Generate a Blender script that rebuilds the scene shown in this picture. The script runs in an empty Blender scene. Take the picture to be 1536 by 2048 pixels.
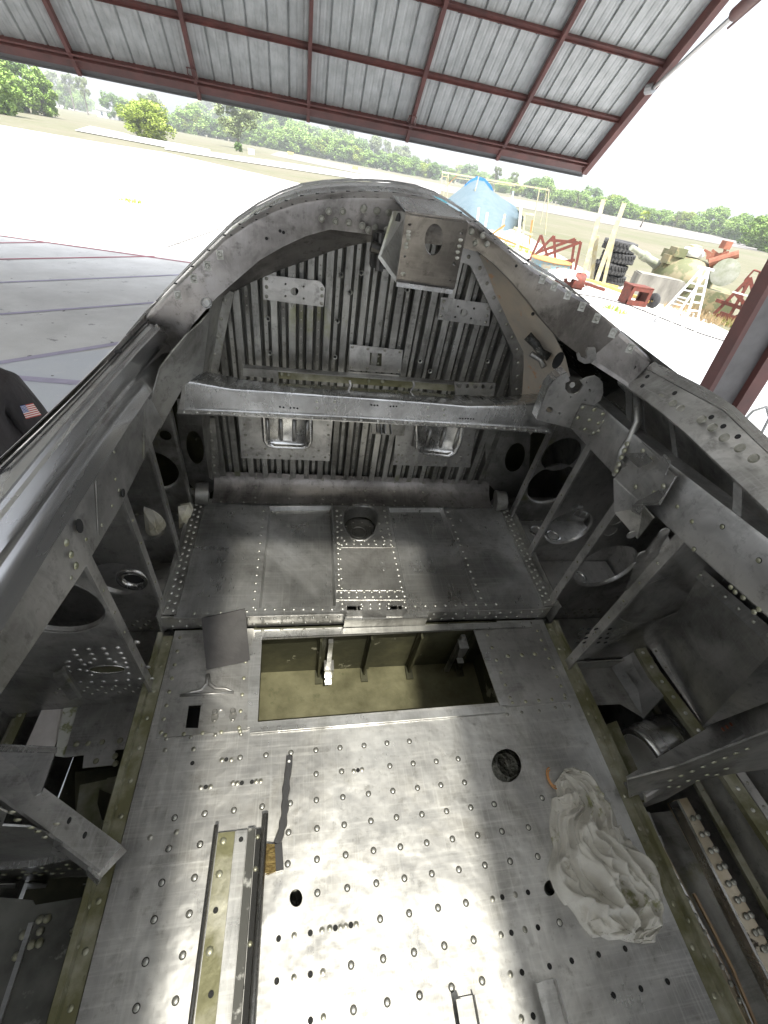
import bpy, bmesh, math, random
from mathutils import Vector, Matrix, noise
from mathutils.geometry import tessellate_polygon
random.seed(7)
PI = math.pi
S = bpy.context.scene
COL = S.collection
# ------------------------------------------------------------------ camera
CAMH = 3.1
F, CX, CY = 860.0, 768.0, 1024.0
Ra = Matrix(((0.983, 0.018, 0.184), (-0.121, -0.692, 0.711), (0.140, -0.721, -0.678)))   # camera (x right, y down, z on) -> aircraft
def orth(m):
    a = m.row[0].normalized(); b = m.row[1] - m.row[1].dot(a) * a; b.normalize(); c = a.cross(b)
    return Matrix((a, b, c))
Ra = orth(Ra)
th = math.radians(4.2); ro = math.radians(-0.9)
W1 = Matrix(((1, 0, 0), (0, math.cos(th), -math.sin(th)), (0, math.sin(th), math.cos(th))))
W2 = Matrix(((math.cos(ro), 0, math.sin(ro)), (0, 1, 0), (-math.sin(ro), 0, math.cos(ro))))
W = W2 @ W1                                             # aircraft -> world
cam = bpy.data.cameras.new('camera'); camo = bpy.data.objects.new('camera', cam); COL.objects.link(camo)
cam.sensor_fit = 'VERTICAL'; cam.sensor_height = 36; cam.lens = F / 2048 * 36
cam.clip_start = 0.02; cam.clip_end = 4000
M3 = W @ Ra @ Matrix(((1, 0, 0), (0, -1, 0), (0, 0, -1)))
camo.matrix_world = Matrix.Translation((0, 0, CAMH)) @ M3.to_4x4()
S.camera = camo
# ------------------------------------------------------------------ world, sun, exposure
SUN_EL, SUN_AZ = 64.0, 172.0                             # azimuth the sun stands at, clockwise from +Y
w = bpy.data.worlds.new('World'); S.world = w; w.use_nodes = True
nt = w.node_tree; bg = nt.nodes['Background']
sk = nt.nodes.new('ShaderNodeTexSky'); sk.sky_type = 'NISHITA'; sk.sun_disc = False
sk.sun_elevation = math.radians(SUN_EL); sk.sun_rotation = math.radians(SUN_AZ)
sk.air_density = 1.0; sk.dust_density = 4.0; sk.ozone_density = 1.0
mixw = nt.nodes.new('ShaderNodeMixRGB'); mixw.inputs[2].default_value = (7.5, 7.8, 8.2, 1)      # thin bright cloud over the blue
tcw = nt.nodes.new('ShaderNodeTexCoord'); nzw = nt.nodes.new('ShaderNodeTexNoise'); nzw.inputs['Scale'].default_value = 2.2; nzw.inputs['Detail'].default_value = 5
rw = nt.nodes.new('ShaderNodeMapRange'); rw.inputs[1].default_value = .3; rw.inputs[2].default_value = .7; rw.inputs[3].default_value = .45; rw.inputs[4].default_value = .92
nt.links.new(tcw.outputs['Generated'], nzw.inputs['Vector']); nt.links.new(nzw.outputs['Fac'], rw.inputs[0]); nt.links.new(rw.outputs[0], mixw.inputs[0])
nt.links.new(sk.outputs[0], mixw.inputs[1])
sepw = nt.nodes.new('ShaderNodeSeparateXYZ'); nt.links.new(tcw.outputs['Generated'], sepw.inputs[0])      # overcast sky: about three times brighter overhead than at the horizon
gr = nt.nodes.new('ShaderNodeMapRange'); gr.inputs[1].default_value = 0; gr.inputs[2].default_value = 1; gr.inputs[3].default_value = .33; gr.inputs[4].default_value = 1.1; nt.links.new(sepw.outputs[2], gr.inputs[0])
nz2 = nt.nodes.new('ShaderNodeTexNoise'); nz2.inputs['Scale'].default_value = 3.5; nz2.inputs['Detail'].default_value = 6; nt.links.new(tcw.outputs['Generated'], nz2.inputs['Vector'])
r5 = nt.nodes.new('ShaderNodeMapRange'); r5.inputs[1].default_value = .35; r5.inputs[2].default_value = .65; r5.inputs[3].default_value = .72; r5.inputs[4].default_value = 1.1; nt.links.new(nz2.outputs['Fac'], r5.inputs[0])
mm = nt.nodes.new('ShaderNodeMath'); mm.operation = 'MULTIPLY'; nt.links.new(gr.outputs[0], mm.inputs[0]); nt.links.new(r5.outputs[0], mm.inputs[1])
mulw = nt.nodes.new('ShaderNodeMixRGB'); mulw.blend_type = 'MULTIPLY'; mulw.inputs[0].default_value = 1; nt.links.new(mixw.outputs[0], mulw.inputs[1]); nt.links.new(mm.outputs[0], mulw.inputs[2]); nt.links.new(mulw.outputs[0], bg.inputs[0])
bg.inputs[1].default_value = 0.15
sl = bpy.data.lights.new('sun', 'SUN'); sl.energy = 4.0; sl.angle = math.radians(0.35); sl.color = (1, .96, .9)
so = bpy.data.objects.new('sun', sl); COL.objects.link(so)
el, az = math.radians(SUN_EL), math.radians(SUN_AZ)
sdir = Vector((math.sin(az) * math.cos(el), math.cos(az) * math.cos(el), math.sin(el)))
so.rotation_euler = sdir.to_track_quat('Z', 'Y').to_euler(); so.location = (0, -5, 20)
S.view_settings.view_transform = 'Standard'; S.view_settings.look = 'None'
S.view_settings.exposure = 1.65; S.view_settings.gamma = 1; S.view_settings.use_curve_mapping = False
S.render.engine = 'CYCLES'; S.cycles.max_bounces = 10; S.cycles.diffuse_bounces = 5; S.cycles.glossy_bounces = 8
S.cycles.transparent_max_bounces = 8

# ------------------------------------------------------------------ pixel <-> place helpers
def ray(px, py): return Ra @ Vector((px - CX, py - CY, F))
def PX(px, py, x): r = ray(px, py); return r * (x / r.x)
def PY(px, py, y): r = ray(px, py); return r * (y / r.y)
def PZ(px, py, z): r = ray(px, py); return r * (z / r.z)
def G(px, py, z=0.0):                                   # world ground point
    r = W @ ray(px, py); p = r * (-(CAMH - z) / r.z); p.z += CAMH; return p
def depth(p):                                           # camera depth of a world point
    q = p - Vector((0, 0, CAMH)); return (Ra.transposed() @ (W.transposed() @ q)).z
def above(px, py, base):                                # world point over / near base seen at pixel
    r = W @ ray(px, py); t = math.hypot(base.x, base.y) / math.hypot(r.x, r.y); p = r * t; p.z += CAMH; return p

# ------------------------------------------------------------------ materials
MATS = {}
def mat(name, col, rough=.5, metal=0., col2=None, nscale=8, lo=.35, hi=.65, bump=0., bscale=30, stretch=(1, 1, 1), rvar=0., detail=6,
        spots=None, emit=None, bdist=.01, coord='Object', alpha=None):
    if name in MATS: return MATS[name]
    m = bpy.data.materials.new(name); m.use_nodes = True; n = m.node_tree; b = n.nodes['Principled BSDF']; L = n.links.new
    b.inputs['Roughness'].default_value = rough; b.inputs['Metallic'].default_value = metal
    tc = n.nodes.new('ShaderNodeTexCoord'); mp = n.nodes.new('ShaderNodeMapping'); mp.inputs['Scale'].default_value = stretch
    L(tc.outputs[coord], mp.inputs['Vector'])
    nz = n.nodes.new('ShaderNodeTexNoise'); nz.inputs['Scale'].default_value = nscale; nz.inputs['Detail'].default_value = detail; nz.inputs['Roughness'].default_value = .6
    L(mp.outputs[0], nz.inputs['Vector'])
    last = None
    mr = n.nodes.new('ShaderNodeMapRange'); mr.inputs[1].default_value = lo; mr.inputs[2].default_value = hi; L(nz.outputs['Fac'], mr.inputs[0])
    mx = n.nodes.new('ShaderNodeMixRGB'); mx.inputs[1].default_value = (*col, 1); mx.inputs[2].default_value = (*(col2 or col), 1)
    L(mr.outputs[0], mx.inputs[0]); last = mx.outputs[0]
    if spots:                                           # (colour, scale, threshold, width)
        for sc_col, sc, t, wd in spots:
            n2 = n.nodes.new('ShaderNodeTexNoise'); n2.inputs['Scale'].default_value = sc; n2.inputs['Detail'].default_value = 7; n2.inputs['Roughness'].default_value = .65
            L(tc.outputs[coord], n2.inputs['Vector'])
            r2 = n.nodes.new('ShaderNodeMapRange'); r2.inputs[1].default_value = t; r2.inputs[2].default_value = t + wd; L(n2.outputs['Fac'], r2.inputs[0])
            x2 = n.nodes.new('ShaderNodeMixRGB'); x2.inputs[2].default_value = (*sc_col, 1); L(r2.outputs[0], x2.inputs[0]); L(last, x2.inputs[1]); last = x2.outputs[0]
    L(last, b.inputs['Base Color'])
    if rvar:
        r3 = n.nodes.new('ShaderNodeMapRange'); r3.inputs[1].default_value = .3; r3.inputs[2].default_value = .7
        r3.inputs[3].default_value = max(.05, rough - rvar); r3.inputs[4].default_value = min(1, rough + rvar)
        n3 = n.nodes.new('ShaderNodeTexNoise'); n3.inputs['Scale'].default_value = nscale * 1.7; n3.inputs['Detail'].default_value = 8; L(mp.outputs[0], n3.inputs['Vector'])
        L(n3.outputs['Fac'], r3.inputs[0]); L(r3.outputs[0], b.inputs['Roughness'])
    if bump:
        n4 = n.nodes.new('ShaderNodeTexNoise'); n4.inputs['Scale'].default_value = bscale; n4.inputs['Detail'].default_value = 6; L(mp.outputs[0], n4.inputs['Vector'])
        bp = n.nodes.new('ShaderNodeBump'); bp.inputs['Strength'].default_value = bump; bp.inputs['Distance'].default_value = bdist
        L(n4.outputs['Fac'], bp.inputs['Height']); L(bp.outputs[0], b.inputs['Normal'])
    if emit: b.inputs['Emission Color'].default_value = (*emit[0], 1); b.inputs['Emission Strength'].default_value = emit[1]
    MATS[name] = m; return m
ALU = mat('bare_aluminium', (.52, .52, .505), .42, .88, (.27, .27, .26), 4, bump=.25, bscale=18, rvar=.13, spots=[((.13, .125, .11), 26, .66, .05)])
ALUF = mat('floor_aluminium', (.72, .72, .70), .43, .82, (.50, .50, .485), 4, bump=.55, bscale=9, rvar=.13, bdist=.012, spots=[((.25, .24, .21), 60, .70, .04), ((.88, .87, .82), 14, .60, .10)])
ALUD = mat('dull_aluminium', (.26, .255, .24), .48, .85, (.13, .125, .115), 7, bump=.2, bscale=25, rvar=.12, spots=[((.05, .05, .045), 20, .62, .06)])
ALUB = mat('bulkhead_aluminium', (.30, .295, .27), .42, .88, (.13, .125, .11), 9, stretch=(1, 1, .3), rvar=.12, spots=[((.24, .27, .10), 13, .60, .06), ((.03, .03, .03), 22, .64, .05)])
ALUS = mat('polished_aluminium', (.72, .72, .71), .27, .95, (.48, .47, .46), 7, stretch=(1, .25, 1), bump=.12, bscale=30, rvar=.12, spots=[((.25, .22, .20), 30, .60, .15)])
PAN = mat('burnished_aluminium', (.54, .545, .545), .40, .88, (.22, .22, .215), 3.3, rvar=.14, bump=.15, bscale=22, spots=[((.80, .80, .78), 9, .60, .12), ((.16, .15, .13), 40, .70, .03)])
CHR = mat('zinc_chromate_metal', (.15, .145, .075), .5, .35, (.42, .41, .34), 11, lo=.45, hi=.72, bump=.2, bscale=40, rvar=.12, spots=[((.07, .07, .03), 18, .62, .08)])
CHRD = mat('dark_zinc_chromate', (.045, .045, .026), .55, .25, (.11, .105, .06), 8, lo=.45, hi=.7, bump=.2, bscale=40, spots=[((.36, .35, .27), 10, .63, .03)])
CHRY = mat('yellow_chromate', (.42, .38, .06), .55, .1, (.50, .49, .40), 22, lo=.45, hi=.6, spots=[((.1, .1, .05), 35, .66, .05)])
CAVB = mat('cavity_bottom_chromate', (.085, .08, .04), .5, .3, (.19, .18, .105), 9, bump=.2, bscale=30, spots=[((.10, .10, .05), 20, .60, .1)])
RIV = mat('rivet_metal', (.60, .60, .57), .33, .8, (.33, .33, .29), 60)
RIVD = mat('rivet_dull', (.42, .41, .37), .4, .85, (.24, .24, .2), 60)
RIVC = mat('rivet_chromate', (.36, .355, .29), .4, .6, (.24, .24, .15), 60)
def metal(name, c1, c2, rough, metal_, grime=.5, dark=(.07, .065, .055), sc=1.0, scratch=.5, tint=None, bump=.14, stretch=(1, 1, 1), bright=None):
    m = bpy.data.materials.new(name); m.use_nodes = True; n = m.node_tree; b = n.nodes['Principled BSDF']; L = n.links.new
    b.inputs['Metallic'].default_value = metal_
    tc = n.nodes.new('ShaderNodeTexCoord')
    def NZ(scale, det, st=(1, 1, 1), rot=(0, 0, 0), dist=0, r_=.62):
        mp = n.nodes.new('ShaderNodeMapping'); mp.inputs['Scale'].default_value = st; mp.inputs['Rotation'].default_value = rot; L(tc.outputs['Object'], mp.inputs['Vector'])
        z = n.nodes.new('ShaderNodeTexNoise'); z.inputs['Scale'].default_value = scale; z.inputs['Detail'].default_value = det; z.inputs['Roughness'].default_value = r_; z.inputs['Distortion'].default_value = dist; L(mp.outputs[0], z.inputs['Vector']); return z.outputs['Fac']
    def MR(i, lo, hi, o0=0, o1=1):
        r = n.nodes.new('ShaderNodeMapRange'); r.inputs[1].default_value = lo; r.inputs[2].default_value = hi; r.inputs[3].default_value = o0; r.inputs[4].default_value = o1; L(i, r.inputs[0]); return r.outputs[0]
    def MIX(f, x, y, mode='MIX'):
        k = n.nodes.new('ShaderNodeMixRGB'); k.blend_type = mode
        for s, v in ((0, f), (1, x), (2, y)):
            if isinstance(v, (int, float)): k.inputs[s].default_value = v
            elif isinstance(v, tuple): k.inputs[s].default_value = (*v, 1)
            else: L(v, k.inputs[s])
        return k.outputs[0]
    big = NZ(3.2 * sc, 5, stretch, dist=.6); c = MIX(MR(big, .38, .58), c1, tuple(v * .82 for v in c2))
    sm = NZ(9 * sc, 8, stretch, (.3, .2, .5), dist=.7, r_=.66); c = MIX(MR(sm, .50, .70, 0, grime), c, dark); c = MIX(MR(NZ(38, 7, r_=.7), .56, .66, 0, grime * .7), c, dark)
    fine = NZ(110, 6, (1, 1, 1)); c = MIX(MR(fine, .62, .74, 0, .5 * grime), c, dark)
    s1 = NZ(22, 6, (.25, 9, 1.5), (0, 0, .35), r_=.7); s2 = NZ(24, 6, (9, .3, 1.5), (0, .1, .2), r_=.7)
    if bright: c = MIX(MR(s1, .50, .75, 0, scratch * .6), c, bright); c = MIX(MR(s2, .52, .76, 0, scratch * .6), c, bright)
    if tint: c = MIX(MR(NZ(7 * sc, 6, (1, 1, 1), (1, 2, 3)), .60, .70, 0, .6), c, tint)
    L(c, b.inputs['Base Color'])
    rr = n.nodes.new('ShaderNodeMath'); rr.operation = 'ADD'; L(MR(sm, .3, .7, rough - .10, rough + .14), rr.inputs[0]); L(MR(s2, .4, .7, .02, -.05), rr.inputs[1]); L(rr.outputs[0], b.inputs['Roughness'])
    if bump:
        bp = n.nodes.new('ShaderNodeBump'); bp.inputs['Strength'].default_value = bump; bp.inputs['Distance'].default_value = .006
        ad = n.nodes.new('ShaderNodeMath'); ad.operation = 'MULTIPLY_ADD'; L(NZ(12, 3, r_=.5), ad.inputs[0]); ad.inputs[1].default_value = 1.4; L(MR(s1, 0, 1, 0, .0), ad.inputs[2]); L(ad.outputs[0], bp.inputs['Height']); L(bp.outputs[0], b.inputs['Normal'])
    MATS[name] = m; return m
ALU = metal('bare_aluminium_worn', (.60, .59, .575), (.36, .355, .34), .38, .86, .55, bright=(.74, .74, .72), scratch=.35)
ALUF = metal('floor_aluminium_worn', (.70, .695, .675), (.46, .455, .445), .37, .84, .60, dark=(.19, .18, .155), bright=(.88, .88, .85), scratch=.7, bump=.46)
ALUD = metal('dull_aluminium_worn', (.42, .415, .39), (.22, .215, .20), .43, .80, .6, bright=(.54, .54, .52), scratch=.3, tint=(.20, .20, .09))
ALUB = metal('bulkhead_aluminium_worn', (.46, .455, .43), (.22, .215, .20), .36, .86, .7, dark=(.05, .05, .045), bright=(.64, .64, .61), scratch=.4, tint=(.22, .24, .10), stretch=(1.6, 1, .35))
ALUS = metal('polished_aluminium_worn', (.66, .66, .65), (.46, .455, .44), .24, .93, .45, dark=(.18, .16, .15), bright=(.80, .80, .79), scratch=.35, bump=.05, stretch=(1.5, .5, 1))
PAN = metal('burnished_aluminium_worn', (.66, .66, .655), (.40, .40, .39), .33, .86, .50, dark=(.14, .135, .12), bright=(.82, .82, .80), scratch=.5, bump=.11)
ARCHM = metal('arch_brownish_metal', (.36, .34, .325), (.20, .188, .18), .42, .82, .75, dark=(.05, .045, .04), bright=(.50, .48, .46), scratch=.3)
RAIL = mat('rail_polished_metal', (.66, .66, .655), .24, .92, (.50, .495, .485), 5, stretch=(2, .35, 2), rvar=.06, spots=[((.30, .27, .26), 11, .60, .14)])
BLK = mat('hole_black', (.012, .012, .012), .8)
STEEL = mat('dark_steel_plate', (.05, .047, .047), .6, .2, (.08, .077, .075), 12, bump=.15, bscale=60, spots=[((.30, .32, .22), 9, .66, .05)])
RUB = mat('worn_black_strip', (.05, .05, .045), .5, .3, (.33, .33, .31), 40, lo=.55, hi=.65)
PLAS = mat('black_plastic', (.03, .03, .032), .42)
BRASS = mat('brass_bristle', (.26, .20, .08), .4, .8, (.12, .08, .03), 150)
CLOTH = mat('rag_cloth', (.60, .59, .545), .95, 0, (.48, .465, .42), 14, bump=.4, bscale=300, bdist=.0015, spots=[((.22, .225, .12), 9, .60, .05), ((.30, .285, .24), 34, .60, .10)])
WAD = mat('white_wadding', (.66, .64, .58), .95, 0, (.45, .42, .30), 20, spots=[((.2, .2, .08), 40, .64, .08)])
ORT = mat('orange_thread', (.6, .28, .08), .8)
REDP = mat('red_oxide_steel', (.145, .055, .047), .55, .05, (.09, .04, .036), 3, bump=.1, bscale=20)
DKRED = mat('shaded_red_oxide', (.16, .055, .05), .6, .05, (.11, .045, .04), 3)
GALV = mat('galvanised_sheet', (.50, .51, .50), .5, .1, (.36, .37, .36), 5, stretch=(1, .2, 1), spots=[((.28, .26, .23), 18, .68, .04)])
CONC = mat('concrete', (.52, .51, .49), .9, 0, (.44, .43, .41), 1.2, bump=.35, bscale=40, bdist=.01, spots=[((.24, .235, .23), 2.5, .62, .06), ((.36, .35, .34), .25, .55, .2)])
CONCB = mat('hangar_slab', (.42, .435, .46), .65, 0, (.46, .47, .48), .9, bump=.3, bscale=20, spots=[((.5, .5, .5), 4, .6, .08)])
TARM = mat('runway_surface', (.20, .19, .175), .9, 0, (.17, .16, .15), .15)
GRASS = mat('dry_grass_ground', (.135, .123, .085), 1, 0, (.10, .105, .055), .06, bump=.5, bscale=3, bdist=.05, detail=9, spots=[((.15, .14, .10), .35, .52, .15)])
LINE = mat('painted_line', (.36, .33, .42), .9, 0, (.28, .26, .32), 2)
LINER = mat('red_painted_line', (.26, .07, .09), .9, 0, (.30, .13, .15), 2)
WHT = mat('white_paint', (.72, .72, .70), .5, 0, (.6, .6, .57), 4)
YEL = mat('yellow_paint', (.62, .47, .10), .55, 0, (.55, .42, .2), 6)
PALE = mat('pale_timber', (.42, .40, .32), .7, 0, (.40, .35, .18), 3)
RUST = mat('rusty_red_steel', (.16, .035, .022), .7, .1, (.09, .03, .02), 9, bump=.2, bscale=30)
ORG = mat('orange_frame_paint', (.34, .14, .04), .6, 0, (.35, .2, .07), 5)
TYRE = mat('tyre_rubber', (.035, .036, .038), .75, 0, (.06, .06, .06), 10)
CAMO = mat('camouflage_paint', (.22, .195, .12), .75, 0, (.12, .13, .065), 1.1, lo=.46, hi=.52, spots=[((.24, .20, .11), 1.6, .56, .03)])
BLOCK = mat('weathered_concrete_block', (.26, .25, .22), .9, 0, (.13, .125, .11), 2.5, bump=.3, bscale=12, stretch=(1, 1, .3))
TARPB = mat('blue_tarpaulin', (.02, .11, .15), .5, 0, (.03, .14, .17), 2, bump=.4, bscale=5, bdist=.05)
TARPW = mat('pale_tarpaulin', (.075, .12, .145), .55, 0, (.10, .14, .16), 1.5, bump=.5, bscale=4, bdist=.06)
BLUP = mat('light_blue_drum_paint', (.10, .22, .28), .6, 0, (.25, .2, .13), 6)
BARK = mat('bark', (.12, .10, .08), .9, 0, (.2, .18, .15), 8)
LEAVES = [mat('foliage_mid', (.17, .28, .05), .6, 0, (.24, .36, .08), 1.2, coord='Object'),
          mat('foliage_dark', (.11, .20, .045), .6, 0, (.16, .26, .06), 1.2),
          mat('foliage_yellow', (.20, .28, .035), .6, 0, (.30, .37, .055), 1.2),
          mat('foliage_grey', (.14, .19, .075), .6, 0, (.22, .26, .11), 1.2)]
SHIRT = mat('black_shirt', (.016, .014, .015), .8, 0, (.035, .030, .030), 9, stretch=(1, 1, .35), bump=.9, bscale=11, bdist=.04)
SKIN = mat('skin', (.42, .24, .16), .55)
HAIR = mat('dark_hair', (.03, .02, .015), .6)
JEAN = mat('dark_trousers', (.03, .035, .05), .85)
FR = mat('flag_red', (.42, .06, .05), .7); FW = mat('flag_white', (.62, .58, .54), .7); FB = mat('flag_blue', (.05, .09, .28), .7)
GLASSW = mat('window_dark', (.08, .1, .12), .2)

# ------------------------------------------------------------------ object helpers
def link(o, parent=None, **props):
    COL.objects.link(o)
    if parent is not None: o.parent = parent
    for k, v in props.items(): o[k] = v
    return o
def thing(name, label, cat, mw=None, group=None):
    o = bpy.data.objects.new(name, None); o.empty_display_size = .2; COL.objects.link(o)
    if mw is not None: o.matrix_world = mw if isinstance(mw, Matrix) else Matrix.Translation(mw)
    o['label'] = label; o['category'] = cat
    if group: o['group'] = group
    return o
class MB:
    def __init__(s): s.v = []; s.f = []; s.mi = []
    def add(s, vs, fs, mi=0):
        n = len(s.v); s.v += [tuple(p) for p in vs]; s.f += [tuple(i + n for i in f) for f in fs]; s.mi += [mi] * len(fs); return s
    def box(s, c, sz, rot=None, mi=0):
        x, y, z = sz[0] / 2, sz[1] / 2, sz[2] / 2
        vs = [Vector((a, b, d)) for a in (-x, x) for b in (-y, y) for d in (-z, z)]
        if rot is not None: vs = [rot @ v for v in vs]
        c = Vector(c); vs = [v + c for v in vs]
        return s.add(vs, [(0, 1, 3, 2), (4, 6, 7, 5), (0, 4, 5, 1), (2, 3, 7, 6), (0, 2, 6, 4), (1, 5, 7, 3)], mi)
    def bar(s, a, b, wd, hd, up=Vector((0, 0, 1)), mi=0):          # rectangular bar from a to b
        a, b = Vector(a), Vector(b); d = (b - a); L = d.length
        if L < 1e-6: return s
        d.normalize(); x = d.cross(up)
        if x.length < 1e-3: x = d.cross(Vector((0, 1, 0)))
        x.normalize(); z = x.cross(d)
        return s.box((a + b) / 2, (wd, L, hd), Matrix((x, d, z)).transposed(), mi)
    def tube(s, pts, r, n=8, mi=0, cap=True):
        pts = [Vector(p) for p in pts]; base = len(s.v); rr = r if isinstance(r, (list, tuple)) else [r] * len(pts)
        prev = None; vs = []
        for i, p in enumerate(pts):
            d = (pts[min(i + 1, len(pts) - 1)] - pts[max(i - 1, 0)]).normalized()
            if prev is None:
                u = d.cross(Vector((0, 0, 1))); u = u if u.length > .1 else d.cross(Vector((0, 1, 0))); u.normalize()
            else: u = (prev - prev.dot(d) * d).normalized()
            prev = u; v = d.cross(u)
            for k in range(n):
                a = 2 * PI * k / n; vs.append(p + (u * math.cos(a) + v * math.sin(a)) * rr[i])
        fs = []
        for i in range(len(pts) - 1):
            for k in range(n):
                fs.append((i * n + k, i * n + (k + 1) % n, (i + 1) * n + (k + 1) % n, (i + 1) * n + k))
        if cap: fs.append(tuple(range(n))[::-1]); fs.append(tuple((len(pts) - 1) * n + k for k in range(n)))
        return s.add(vs, fs, mi)
    def lathe(s, prof, c, axis=Vector((0, 0, 1)), n=20, mi=0):     # prof: (r, h)
        c = Vector(c); axis = Vector(axis).normalized(); u = axis.cross(Vector((1, 0, 0))); u = u if u.length > .2 else axis.cross(Vector((0, 1, 0))); u.normalize(); v = axis.cross(u)
        vs = [c + axis * h + (u * math.cos(2 * PI * k / n) + v * math.sin(2 * PI * k / n)) * r for r, h in prof for k in range(n)]
        fs = [(i * n + k, i * n + (k + 1) % n, (i + 1) * n + (k + 1) % n, (i + 1) * n + k) for i in range(len(prof) - 1) for k in range(n)]
        return s.add(vs, fs, mi)
    def dome(s, c, nrm, r, h=None, n=8, mi=0):
        h = h or r * .5; nrm = Vector(nrm).normalized(); c = Vector(c)
        u = nrm.cross(Vector((1, 0, 0))); u = u if u.length > .2 else nrm.cross(Vector((0, 1, 0))); u.normalize(); v = nrm.cross(u)
        vs = []
        for rr, hh in ((1, 0), (.85, .55), (.45, .92)):
            vs += [c + (u * math.cos(2 * PI * k / n) + v * math.sin(2 * PI * k / n)) * r * rr + nrm * h * hh for k in range(n)]
        vs.append(c + nrm * h)
        fs = [(i * n + k, i * n + (k + 1) % n, (i + 1) * n + (k + 1) % n, (i + 1) * n + k) for i in range(2) for k in range(n)]
        fs += [(2 * n + k, 2 * n + (k + 1) % n, 3 * n) for k in range(n)]
        return s.add(vs, fs, mi)
    def plate(s, outer, holes, O, U, V, t, mi=0):                  # polygon with holes in plane O+u*U+v*V, thickness t along -(U x V)
        N = U.cross(V).normalized()
        def area(p): return sum(p[i][0] * p[(i + 1) % len(p)][1] - p[(i + 1) % len(p)][0] * p[i][1] for i in range(len(p)))
        loops = [list(outer) if area(outer) > 0 else list(outer)[::-1]] + [list(h) if area(h) < 0 else list(h)[::-1] for h in holes]
        tris = tessellate_polygon([[Vector((a, b, 0)) for a, b in lp] for lp in loops])
        flat = [p for lp in loops for p in lp]; n = len(flat)
        top = [O + U * a + V * b for a, b in flat]; bot = [p - N * t for p in top]
        fs = []
        for tr in tris:
            a, b, c = tr
            ar = (flat[b][0] - flat[a][0]) * (flat[c][1] - flat[a][1]) - (flat[c][0] - flat[a][0]) * (flat[b][1] - flat[a][1])
            if ar < 0: a, b, c = a, c, b
            fs.append((a, b, c)); fs.append((a + n, c + n, b + n))
        k = 0
        for lp in loops:
            m = len(lp)
            for i in range(m): j = (i + 1) % m; fs.append((k + i, k + i + n, k + j + n, k + j))
            k += m
        return s.add(top + bot, fs, mi)
    def build(s, name, mats, parent=None, base=None, smooth=False, **props):
        me = bpy.data.meshes.new(name); b = Vector(base) if base is not None else Vector((0, 0, 0))
        me.from_pydata([tuple(Vector(p) - b) for p in s.v], [], s.f)
        for m in (mats if isinstance(mats, (list, tuple)) else [mats]): me.materials.append(m)
        if len(me.materials) > 1: me.polygons.foreach_set('material_index', s.mi)
        if smooth is True: me.polygons.foreach_set('use_smooth', [True] * len(me.polygons))
        me.update()
        if smooth == 'auto':
            me.polygons.foreach_set('use_smooth', [True] * len(me.polygons))
            bm = bmesh.new(); bm.from_mesh(me)
            for e in bm.edges:
                if len(e.link_faces) == 2 and e.calc_face_angle(0) > .6: e.smooth = False
            bm.to_mesh(me); bm.free()
        o = bpy.data.objects.new(name, me); return link(o, parent, **props)
def ell(cx, cy, rx, ry=None, n=24, rot=0):
    ry = ry or rx; c, s_ = math.cos(rot), math.sin(rot)
    return [(cx + rx * math.cos(a) * c - ry * math.sin(a) * s_, cy + rx * math.cos(a) * s_ + ry * math.sin(a) * c) for a in (2 * PI * k / n for k in range(n))]
def ellpx(cx, cy, rx, ry, rot=0, n=20): return ell(cx, cy, rx, ry, n, math.radians(rot))
X3, Y3, Z3 = Vector((1, 0, 0)), Vector((0, 1, 0)), Vector((0, 0, 1))
# ------------------------------------------------------------------ the aircraft frame
BASE = Vector((.17, .3, -1.5))                           # keel point under the cockpit, aircraft coordinates
AW = Matrix.Translation((0, 0, CAMH)) @ W.to_4x4()
fus = thing('aircraft_fuselage', 'stripped bare aluminium aircraft fuselage section with open cockpit, ribs and riveted floor', 'aircraft fuselage', AW @ Matrix.Translation(BASE))
def B(mb, name, m, parent=None, smooth=False, **pr): return mb.build(name, m, parent or fus, BASE, smooth, **pr)
def zpoly(pts, z): return [(PZ(x, y, z).x, PZ(x, y, z).y) for x, y in pts]
def ypoly(pts, y): return [(PY(a, b, y).x, PY(a, b, y).z) for a, b in pts]
def zplate(name, pts, z, t, m, holes=(), parent=None, raw=False):
    p = pts if raw else zpoly(pts, z)
    return B(MB().plate(p, [h if raw else zpoly(h, z) for h in holes], Vector((0, 0, z)), X3, Y3, t), name, m, parent)
def yplate(name, pts, y, t, m, holes=(), parent=None, raw=False, rawholes=()):       # faces the camera (-y)
    p = pts if raw else ypoly(pts, y)
    hs = [ypoly(h, y) for h in holes] + list(rawholes)
    return B(MB().plate(p, hs, Vector((0, y, 0)), X3, Z3, t), name, m, parent)
# NB plate thickness goes along -(X x Z) = +Y, i.e. away from the camera

def zrow(a, b, n): return [(a[0] + (b[0] - a[0]) * i / (n - 1), a[1] + (b[1] - a[1]) * i / (n - 1)) for i in range(n)]
def rivets(pts3, nrm, r, parent, m=None, name='rivet_rows', h=None):
    mb = MB()
    for p in pts3: mb.dome(p, nrm, r * random.uniform(.92, 1.06), h, 8)
    return B(mb, name, m or RIV, parent, True, kind='stuff')

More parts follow.
